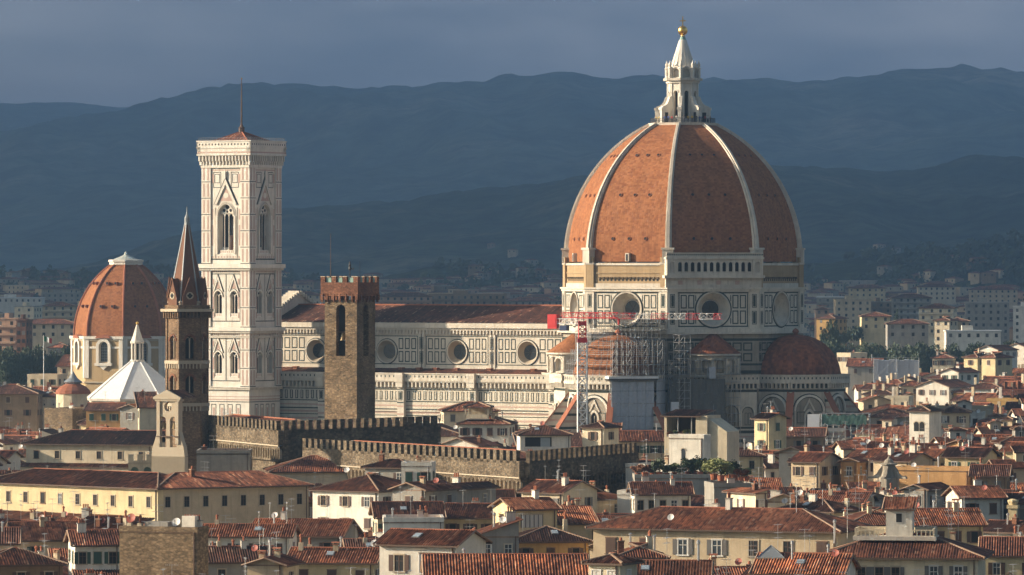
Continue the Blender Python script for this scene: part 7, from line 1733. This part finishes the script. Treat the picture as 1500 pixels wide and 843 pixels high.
# far town, individual small houses first
def far_house_mesh(wall, roof, w, d, h, hip):
    m = MB(); m.box(0, w, 0, d, 0, h, wall)
    for k in range(2):
        n = max(2, int(w/3.5))
        for i in range(n): x = w*(i+.5)/n; m.rect(x-.55, x+.55, h-2.4-k*3.2, h-.9-k*3.2, -.04, 'dark_void')
    return m, roof_mesh(w, d, h, 'hip' if hip else 'gx', roof, False, .5)[0]
FARN = []
def far_town():
    protos = []
    for wall, roof, w, d, h, hip in (('wall_cream','roof_red',16,10,10,True),('wall_white','roof_red',12,9,8,False),('wall_tan','roof_dark',20,11,12,True),('wall_yellow','roof_red',14,10,11,True),('wall_pink','roof_red',18,10,10,False),('wall_grey','roof_dark',22,12,9,True)):
        a, b = far_house_mesh(wall, roof, w, d, h, hip); o = a.build('wall'); p = b.build('roof'); protos.append((o.data, p.data, wall, w, d, h)); bpy.data.objects.remove(o); bpy.data.objects.remove(p)
    rr = random.Random(21); st = MB(); k = 0
    cols = ['wall_cream', 'wall_tan', 'wall_tan', 'wall_brown', 'wall_pink', 'wall_grey', 'wall_brown', 'wall_grey']
    def clear(X, Y, r): return all(abs(X-f[0]) > f[2]+r or abs(Y-f[1]) > f[3]+r+6 for f in FOOT)
    spots = []
    Y = 2020
    while Y < 4750:
        half = Y*.099; X = -half
        while X < half:
            px = 750+FP*X/Y
            if not (140 < px < 405 or 830 < px < 1165) or Y > 2600 and not (845 < px < 1150 or 140 < px < 290): spots.append((X+rr.uniform(-6, 6), Y+rr.uniform(-16, 16)))
            X += rr.uniform(12, 26)
        Y += 20+Y*.005
    n_ind = 0
    def hillz(px): return 0
    for X, Y in spots:
        px = 750+FP*X/Y
        if not clear(X, Y, 9): continue
        if n_ind < 24 and (px < 140 or px > 1180 or 405 < px < 830) and Y < 3400 and rr.random() < .75:
            me, mr, wall, w, d, h = protos[rr.randrange(6)]; A = rr.choice((0, R(-20), R(12), R(-35)))
            T = empty('distant_house', (X, Y, 0), A, 'x', 'house', 'small houses of the outer town'); put(me, 'wall', T, (0,0,0)); put(mr, 'roof', T, (0,0,0)); s = rr.uniform(.55, .85); T.scale = (s, s, s); FARN.append((T, px, wall, Y)); n_ind += 1; FOOT.append((X+w/2, Y+d/2, w/2, d/2, A))
        else:
            w, d, h = rr.uniform(7, 18), rr.uniform(7, 11), rr.choice((6, 7, 7, 8, 8, 9, 10, 13)); w *= 1+(Y > 3200)*rr.random(); wall = rr.choice(cols); roof = rr.choice(('roof_red', 'roof_dark', 'roof_red', None)); st.M = TR(X, Y, PLAIN(Y) if Y > 2350 else 0, rr.uniform(-.6, .6))
            st.box(0, w, 0, d, 0, h, wall)
            for q in range(int(h/3.4)):
                for i in range(int(w/3.4)):
                    x = w*(i+.5)/int(w/3.4)
                    if rr.random() < .7: st.rect(x-.5, x+.5, h-2.4-q*3.3, h-.9-q*3.3, -.05, 'dark_void')
            if roof:
                hh = d/2*.33
                st.poly([(-.5,-.5,h),(w+.5,-.5,h),(w-d/2,d/2,h+hh),(d/2,d/2,h+hh)], roof); st.poly([(w+.5,d+.5,h),(-.5,d+.5,h),(d/2,d/2,h+hh),(w-d/2,d/2,h+hh)], roof); st.poly([(w+.5,-.5,h),(w+.5,d+.5,h),(w-d/2,d/2,h+hh)], roof); st.poly([(-.5,d+.5,h),(-.5,-.5,h),(d/2,d/2,h+hh)], roof)
            else: st.box(-.1, w+.1, -.1, d+.1, h, h+.4, 'concrete')
    # villas dotted over the foothills and the middle hills: seated on the slope by ray casting
    dg = bpy.context.evaluated_depsgraph_get()
    hits = []
    for nm, cnt, py0, py1 in (('wooded_foothills', 46, 372, 420), ('middle_hills', 8, 315, 400)):
        ho = bpy.data.objects[nm].evaluated_get(dg)
        tries = 0; got = 0
        while got < cnt and tries < 6000:
            tries += 1; px = rr.uniform(0, 1500) if rr.random() < .45 else rr.choice((rr.gauss(640, 70), rr.gauss(1330, 90), rr.gauss(760, 40), rr.gauss(60, 50))); py = py1-(py1-py0)*abs(rr.gauss(0, .38))
            d_ = Vector(((px-750)/FP, 1, -(py-HZ)/FP)).normalized(); ok, loc, nor, idx = ho.ray_cast(Vector((0, 0, HC)), d_)
            if ok and (loc.z > 2): hits.append((loc.copy(), px)); got += 1
    ho = bpy.data.objects['wooded_foothills'].evaluated_get(dg); wd = MB()
    for i in range(2600):
        px = rr.uniform(-20, 1520); py = rr.uniform(352, 440)
        if 840 < px < 1150 or 305 < px < 400: continue
        d_ = Vector(((px-750)/FP, 1, -(py-HZ)/FP)).normalized(); ok, loc, nor, idx = ho.ray_cast(Vector((0, 0, HC)), d_)
        if not ok or mn.noise(Vector((loc.x/160, loc.y/160, 0))) < -.12: continue
        H = rr.uniform(5, 11); r_ = rr.uniform(2.5, 6.5) if rr.random() < .8 else 1.6
        for j in range(20):
            v = Vector((rr.gauss(0, 1), rr.gauss(0, 1), rr.gauss(0, 1))).normalized()*(rr.random()**.35); c = Vector((loc.x+v.x*r_, loc.y+v.y*r_, loc.z+H*.45+v.z*H*.55)); a = Vector((rr.gauss(0, 1), rr.gauss(0, 1), rr.gauss(0, 1))).normalized()*rr.uniform(1.2, 2.4); b = a.orthogonal().normalized()*rr.uniform(1.2, 2.4)
            wd.poly([c-a, c-b, c+a, c+b], 'leaf_dark')
    tag(wd.build('foothill_woods'), kind='stuff')
    for loc, px in hits:
        w, d, h = rr.uniform(8, 20), rr.uniform(8, 12), rr.choice((5, 6, 8, 9)); wall = rr.choice(('wall_cream', 'wall_tan', 'wall_brown', 'wall_tan', 'wall_grey')); w *= .65; d *= .8; st.M = TR(loc.x, loc.y, loc.z-3, rr.uniform(-.9, .9))
        st.box(0, w, 0, d, 0, h+3, wall); hh = d/2*.33; h += 3
        for i in range(int(w/4)): x = w*(i+.5)/int(w/4); st.rect(x-.6, x+.6, h-2.6, h-1, -.05, 'dark_void')
        st.poly([(-.5,-.5,h),(w+.5,-.5,h),(w-d/2,d/2,h+hh),(d/2,d/2,h+hh)], 'roof_red'); st.poly([(w+.5,d+.5,h),(-.5,d+.5,h),(d/2,d/2,h+hh),(w-d/2,d/2,h+hh)], 'roof_red'); st.poly([(w+.5,-.5,h),(w+.5,d+.5,h),(w-d/2,d/2,h+hh)], 'roof_red'); st.poly([(-.5,d+.5,h),(-.5,-.5,h),(d/2,d/2,h+hh)], 'roof_red')
    o = st.build('outer_town_houses'); tag(o, kind='stuff')
    tr = MB()
    for i in range(650):
        Y = rr.uniform(2100, 4600); X = rr.uniform(-.098, .098)*Y; px = 750+FP*X/Y
        if 300 < px < 405 or 850 < px < 1150 or not clear(X, Y, 4): continue
        H = rr.uniform(7, 14); r_ = rr.uniform(2.5, 6)
        for j in range(46):
            v = Vector((rr.gauss(0, 1), rr.gauss(0, 1), rr.gauss(0, 1))).normalized()*(rr.random()**.35); c = Vector((X+v.x*r_, Y+v.y*r_, max(0, PLAIN(Y))+H*.62+v.z*H*.4)); a = Vector((rr.gauss(0, 1), rr.gauss(0, 1), rr.gauss(0, 1))).normalized()*rr.uniform(.7, 1.5); b = a.orthogonal().normalized()*rr.uniform(.7, 1.5)
            tr.poly([c-a, c-b, c+a, c+b], 'leaf_dark')
    tag(tr.build('outer_town_trees'), kind='stuff')
far_town()
# ============================================================ TREES AND PLANTS
def crown(n, rx, rz, leaf, mat, seed, lobes=7):
    r = random.Random(seed); m = MB(); L = []
    for i in range(lobes):
        a = r.uniform(0, 6.28); e = r.uniform(-.4, 1); q = r.uniform(.35, .7); L.append((q*rx*math.cos(a), q*rx*math.sin(a), rz*.55*e, r.uniform(.35, .6)))
    for i in range(n):
        lx, ly, lz, ls = r.choice(L); v = Vector((r.gauss(0, 1), r.gauss(0, 1), r.gauss(0, 1))).normalized()*(r.random()**.4)
        p = Vector((lx+v.x*rx*ls, ly+v.y*rx*ls, lz+v.z*rz*ls*.9)); a = Vector((r.gauss(0, 1), r.gauss(0, 1), r.gauss(0, .6))).normalized(); b = a.orthogonal().normalized()*leaf*r.uniform(.6, 1.2); a = a*leaf*r.uniform(.6, 1.2)
        m.poly([p-a, p-b*.6, p+a, p+b*.6], mat)
    return m
def make_trees():
    kinds = {}
    for nm, (n, rx, rz, leaf, mat, th, H) in {'broad': (2600, 5.2, 4.6, .42, 'leaf_dark', .35, 8.5), 'pine': (2200, 6.0, 2.2, .40, 'leaf_dark', .4, 11.0), 'cypress': (1500, 1.5, 6.5, .34, 'leaf_dark', .25, 8.5)}.items():
        c = crown(n, rx, rz, leaf, mat, hash(nm) % 97 if False else len(nm), 9 if nm != 'cypress' else 14); oc = c.build('crown')
        t = MB(); t.lathe([(th, 0), (th*.7, H*.5), (th*.4, H)], 'timber', 8)
        for k in range(5): a = k*1.256+.3; t.bar((0, 0, H*(.45+.08*k)), (rx*.55*math.cos(a), rx*.55*math.sin(a), H*(.85+.05*k)), th*.35, 'timber', 5, .05)
        ot = t.build('trunk'); kinds[nm] = (oc.data, ot.data, H); bpy.data.objects.remove(oc); bpy.data.objects.remove(ot)
    spec = [(1222,499,1.0,'broad',2120,'dark round tree just right of the brick half dome'),(1312,452,.9,'cypress',2500,'lone dark cypress before the blocks of flats'),(1248,462,.9,'pine',2480,'wide umbrella pine left of the yellow block'),(1232,468,.8,'pine',2440,'lower umbrella pine beside the ochre block')]
    for i, px in enumerate((1272, 1286, 1300, 1322, 1338, 1352, 1366, 1384, 1398, 1412, 1428, 1440)):
        spec.append((px, 503+(i*7 % 5)*2.2, .85+.08*(i*5 % 4), 'broad', 2150+(i*37 % 90), None))
    for i, px in enumerate((4, 14, 26, 36, 46, 58, 70, 82, 96, 108)): spec.append((px, 508+(i*5 % 4)*4, .95, 'broad', 1980+(i*41 % 80), None))
    for i, px in enumerate((1216, 1478, 1492, 1264, 1240)): spec.append((px, (470, 500, 505, 508, 505)[i], .8, 'broad', 2250+i*20, None))
    grp = {}
    for px, py, s, k, Y, lab in spec:
        c, t, H = kinds[k]; X, _, z = at(px, py, Y); s2 = max(.5, (z)/(H+(4.0 if k != 'cypress' else 5.5))) if True else s
        T = empty('tree', (X, Y, 0), rnd.uniform(0, 6), lab or 'x', 'tree', 'trees at the edge of the old town'); T.scale = (s, s, s2)
        o = put(c, 'crown', T, (0, 0, H)); put(t, 'trunk', T, (0, 0, 0))
        if not lab: grp.setdefault(px < 700, []).append((px, T))
    W_ = ['first', 'second', 'third', 'fourth', 'fifth', 'sixth', 'seventh', 'eighth', 'ninth', 'tenth', 'eleventh', 'twelfth', 'thirteenth', 'fourteenth', 'fifteenth', 'sixteenth', 'seventeenth']
    for left, L in grp.items():
        L.sort(key=lambda q: q[0])
        for i, (px, T) in enumerate(L): T['label'] = '%s dark tree from the left in the row %s' % (W_[i], 'left of the domed chapel' if left else 'between old town and flats, right')
    # roof garden
    pr = []
    for k, (mat, rx, rz) in enumerate((('leaf_mid', 1.1, .9), ('leaf_dark', .9, 1.3), ('leaf_red', 1.0, .7), ('leaf_light', 1.3, 1.3))): 
        c = crown(620, rx, rz, .16, mat, 40+k, 6).build('foliage'); p = MB(); p.lathe([(.28, 0), (.36, .5), (.4, .55)], 'terracotta', 10); p.bar((0, 0, .4), (0, 0, 1.2), .06, 'timber'); q = p.build('pot'); pr.append((c.data, q.data)); bpy.data.objects.remove(c); bpy.data.objects.remove(q)
    nm = ['mid green', 'dark green', 'reddish', 'pale yellow-green']; P = []
    for i, (px, k, s) in enumerate(((934, 2, 1), (944, 2, 1.1), (955, 0, .8), (966, 1, 1.2), (977, 0, .9), (988, 0, 1), (998, 1, .8), (1008, 1, 1.2), (1017, 0, 1.3), (1026, 1, 1.3), (1036, 3, 1.1), (1046, 3, 1.4), (1056, 3, 1.3), (1066, 0, 1.2), (1076, 1, 1.2), (1086, 2, 1), (1094, 0, .9))):
        Y = GY+2.2+(i % 3)*1.6 if px < 1042 else 898+(i % 3)*2; X, _, z = at(px, 702, Y); z = 18.05 if px < 1042 else 19.1
        T = empty('potted_shrub', (X, Y, z), rnd.uniform(0, 6), 'x', 'shrub', 'potted shrubs of the roof garden'); T.scale = (s*1.35, s*1.35, s*1.3); put(pr[k][0], 'foliage', T, (0, 0, 1.05)); put(pr[k][1], 'pot', T, (0, 0, 0)); P.append((px, T, k))
    for i, (px, T, k) in enumerate(P): T['label'] = '%s potted shrub, %s from the left along the roof garden' % (nm[k], W_[i])
    LT, X, Y, Z, Wd = LG
    for i in range(6):
        k = (2, 0, 2, 3, 1, 0)[i]; T = empty('potted_shrub', (X+1.0+i*1.05, Y-.15-i*.17-.3, Z(640)), i, '%s shrub in the loggia window box, %s from the left' % (nm[k], W_[i]), 'shrub', 'potted shrubs of the loggia'); T.scale = (.7,)*3; put(pr[k][0], 'foliage', T, (0, 0, 1.0)); put(pr[k][1], 'pot', T, (0, 0, -.2))
make_trees()
# ============================================================ THE REST OF THE OLD TOWN
def sat(a, b, pad=.8):
    def ax(f): return [(math.cos(f[4]), math.sin(f[4])), (-math.sin(f[4]), math.cos(f[4]))]
    A1, A2 = ax(a), ax(b); d = (b[0]-a[0], b[1]-a[1])
    for u in A1+A2:
        ra = a[2]*abs(u[0]*A1[0][0]+u[1]*A1[0][1])+a[3]*abs(u[0]*A1[1][0]+u[1]*A1[1][1]); rb = b[2]*abs(u[0]*A2[0][0]+u[1]*A2[0][1])+b[3]*abs(u[0]*A2[1][0]+u[1]*A2[1][1])
        if abs(d[0]*u[0]+d[1]*u[1]) > ra+rb+pad-1.2: return False
    return True
def fill_town():
    rr = random.Random(77); occ = [900.0]*1700     # top row already covered, per photo column (offset 100)
    rest = MB(); hand = sorted([(k[3], k) for k in HK], key=lambda q: q[0])
    cand = []
    Y = 640
    while Y < 2350:
        X = -Y*.103-rr.uniform(0, 10); lim = Y*.103
        while X < lim:
            w = rr.uniform(6, 13.5) if rr.random() < .8 else rr.uniform(13, 19); cand.append((Y+rr.uniform(-5, 5), X, w)); X += w+rr.choice((0, 0, 1, 3))
        Y += rr.uniform(8, 11)
    cand.sort(); hi = 0; made = 0
    walls = ['wall_cream']*5+['wall_white']*5+['wall_yellow']*3+['wall_tan']*4+['wall_grey']*4+['wall_ochre', 'wall_brown', 'wall_pink', 'wall_orange']
    roofs = ['roof_red']*5+['roof_orange']*3+['roof_dark']*3
    def cover(a, b, top):
        for i in range(max(0, int(a)+100), min(1700, int(b)+100)): occ[i] = min(occ[i], top)
    for (Y, X, w) in cand:
        while hi < len(hand) and hand[hi][0] < Y: k = hand[hi][1]; cover(k[0], k[1], k[4]); hi += 1
        px0 = 750+FP*X/Y
        if Y > 1950 and px0 < 1240: continue
        d = rr.uniform(6.5, 10.5); h = rr.uniform(12.5, 19.5); A = R(rr.choice((-31, -31, -28, -35, -22, -18, 8, -12, 4)) + rr.uniform(-4, 4))
        kind = rr.choice(('gx', 'gx', 'hip', 'gy', 'gx', 'hip', 'shed', 'gx', 'flat', 'slope_right'))
        if kind == 'hip' and w < d+1: w = d+2
        rise = {'gx': d/2*PITCH, 'hip': d/2*PITCH, 'gy': w/2*PITCH, 'shed': d*PITCH, 'slope_right': w*PITCH, 'flat': .5}[kind]
        if kind in ('shed', 'slope_right'): d = min(d, 8); rise = min(rise, 8*PITCH); w = min(w, 9) if kind == 'slope_right' else w
        c, s = math.cos(A), math.sin(A)
        cs = [(X, Y), (X+c*w, Y+s*w), (X-s*d, Y+c*d), (X+c*w-s*d, Y+s*w+c*d)]; ps = [750+FP*x/y for x, y in cs]; a, b = min(ps)-3, max(ps)+3
        if b < -20 or a > 1520: continue
        # keep clear of what the photograph shows behind
        Ym = Y+d*.4; lim = -1
        for k in KEEP:
            if k[3] > Y and k[1] > a and k[0] < b: lim = max(lim, k[2])
        lim = max(lim, ENV(px0))
        hmax = HC-(lim-HZ)*Ym/FP-rise-1.2
        if hmax < 8: continue
        if h > hmax: h = hmax-rr.uniform(0, .8)
        top = HZ+(HC-h-rise)*FP/Ym
        seg = occ[max(0, int(a)+100):min(1700, int(b)+100)]
        if not seg or sum(1 for q in seg if top < q-3) < .22*len(seg): continue
        f = (X+c*w/2-s*d/2, Y+s*w/2+c*d/2, w/2, d/2, A)
        if any(sat(f, g) for g in FOOT): continue
        near = Y < 1150
        if made >= 196:
            wall, roof = rr.choice(walls), rr.choice(roofs); Mx = TR(X, Y, 0, A); b_ = MB(); b_.box(0, w, 0, d, 0, h, wall)
            if kind == 'gx': b_.poly([(0, d, h), (0, 0, h), (0, d/2, h+d/2*PITCH)], wall); b_.poly([(w, 0, h), (w, d, h), (w, d/2, h+d/2*PITCH)], wall)
            elif kind == 'gy': b_.poly([(0, 0, h), (w, 0, h), (w/2, 0, h+w/2*PITCH)], wall)
            elif kind in ('shed', 'slope_right'): kind = 'hip' if w > d else 'flat'
            for i in range(int(w/2.8)): x = (i+.5)*w/int(w/2.8); b_.box(x-.5, x+.5, -.06, 0, h-2.9, h-1.3, rr.choice(('pane', 'dark_void', 'shutter_brown', 'shutter_grey')))
            for i in range(2): x, y = rr.uniform(.2*w, .8*w), rr.uniform(.3*d, .8*d); b_.box(x-.4, x+.4, y-.35, y+.35, h, h+rr.uniform(2.6, 3.6), rr.choice(('wall_cream', 'wall_tan', 'red_brick', 'wall_white')))
            b_.add(roof_mesh(w, d, h, kind, roof if kind != 'flat' else wall, False)[0], Matrix.Identity(4)); rest.add(b_, Mx); FOOT.append(f); cover(a+3, b-3, top); made += 1; continue
        wl_ = rr.choice(walls); Th = house(X, Y, A, w, d, h, kind, wl_, rr.choice(roofs), near=near, detail=2 if Y < 1050 else 1, clutter=1.5 if Y < 1100 else .8, floors=2 if Y < 1100 else 1)
        if kind in ('gx', 'hip', 'flat') and w > 6.5 and hmax-h > 1.6 and rr.random() < .6:
            rw = rr.uniform(2.4, 3.6); altana(Th[0], rr.uniform(.4, w-rw-.4), d*.35, h+d*.3*PITCH, rw, rr.uniform(2.2, 3.2), rr.uniform(1.7, 2.3), wl_, rr.choice(roofs), rr.choice(('shed', 'hip', 'gy')), False, near)
        cover(a+3, b-3, top); made += 1
        if made >= 620: break
    tag(rest.build('farther_town_houses'), kind='stuff')
    print('filled', made, 'last Y', Y)
def ENV(px):
    """upper edge of the old town's roofs in the photograph"""
    P = [(-50, 560), (40, 560), (60, 570), (130, 590), (250, 600), (270, 620), (420, 622), (640, 612), (800, 628), (850, 640), (1000, 645), (1100, 640), (1240, 610), (1250, 560), (1300, 545), (1400, 528), (1550, 515)]
    for i in range(len(P)-1):
        if P[i][0] <= px <= P[i+1][0]: t = (px-P[i][0])/(P[i+1][0]-P[i][0]); return P[i][1]*(1-t)+P[i+1][1]*t
    return 560
HK = [(k[0], k[1], k[2], k[3], k[2]-16) for k in KEEP if k[3] < 1250]
fill_town()
# ---- labels for the filled houses: colour, roof, windows, nearest landmark, and order where that still leaves twins
def label_all():
    LM = [(353, 560, 'marble bell tower'), (275, 560, 'brown church tower'), (514, 560, 'plain stone tower'), (1000, 560, 'great dome'), (1160, 590, 'east half dome'), (1236, 620, 'green netted scaffold'), (853, 600, 'crane'), (910, 600, 'sheeted scaffold'), (185, 580, 'white pyramid roof'),
          (107, 560, 'small cone topped dome'), (245, 640, 'bell gable'), (130, 650, 'big cream hall'), (100, 725, 'long yellow house'), (340, 725, 'long tan house'), (234, 810, 'stone tower block'), (510, 735, 'white shuttered house'), (612, 810, 'big white house'), (785, 755, 'pale yellow house'), (1050, 790, 'very long tan house'),
          (1320, 825, 'cream house with white roof room'), (1302, 685, 'scrolled lantern'), (1350, 610, 'white twin arched tower house'), (1010, 660, 'white tower house'), (1040, 695, 'roof garden'), (890, 640, 'cream tower house'), (620, 690, 'arcaded palace wall'), (530, 640, 'tall battlemented palace'), (850, 680, 'dark palace wing'), (1437, 535, 'twin yellow tower houses'),
          (1315, 540, 'blue-grey sheeted building'), (1370, 575, 'broad white gable house'), (1366, 695, 'orange terrace wall'), (1415, 675, 'green shuttered house'), (1125, 630, 'tall pale yellow house'), (1490, 760, 'yellow chimney'), (1220, 499, 'dark round tree'), (1182, 690, 'tan house beside the grey gable'), (1440, 735, 'white house with orange roof')]
    O = ['', 'second', 'third', 'fourth', 'fifth', 'sixth', 'seventh', 'eighth', 'ninth', 'tenth']
    buckets = {}
    for H in HOUSES:
        if H['label']: continue
        cx = H['X']+math.cos(H['A'])*H['w']/2; px = 750+FP*cx/H['Y']; py = HZ+(HC-H['h'])*FP/H['Y']
        lm = min(LM, key=lambda q: (q[0]-px)**2+((q[1]-py)*1.6)**2); dx, dy = px-lm[0], py-lm[1]
        pos = ('right of' if dx > 0 else 'left of') if abs(dx) > abs(dy)*1.1 else ('below' if dy > 0 else 'above')
        rf = {'roof_red': 'red', 'roof_dark': 'dark', 'roof_orange': 'orange'}[H['roof']]; base = COLN[H['wall']]+' house with '+(ROOFN[H['kind']]+' '+rf+' roof' if H['kind'] != 'flat' else 'flat roof')
        buckets.setdefault('%s %s the %s' % (base, pos, lm[2]), []).append((px, H))
    for k, L in buckets.items():
        L.sort(key=lambda q: q[0])
        for i, (px, H) in enumerate(L):
            if len(L) == 1: t = k
            else: t = k+', '+('leftmost' if i == 0 else 'rightmost' if i == len(L)-1 else O[i]+' from left')
            H['o']['label'] = t
    # outer town
    areas = {'left': [], 'mid': [], 'right': []}
    bk = {}
    for T, px, wall, Y in FARN:
        where = 'left of the domed chapel' if px < 150 else 'behind the nave roof' if px < 840 else 'behind the east tree row' if px < 1330 else 'by the heavy grey block'
        far = 'nearer' if Y < 2350 else 'middle' if Y < 2800 else 'farther'
        bk.setdefault('%s %s outer house %s' % (far, COLN[wall], where), []).append((px, T))
    for k, L in bk.items():
        L.sort(key=lambda q: q[0])
        for i, (px, T) in enumerate(L): T['label'] = k if len(L) == 1 else k+', '+('leftmost' if i == 0 else 'rightmost' if i == len(L)-1 else O[i]+' from left' if i < 10 else str(i+1)+'th from left')
label_all()
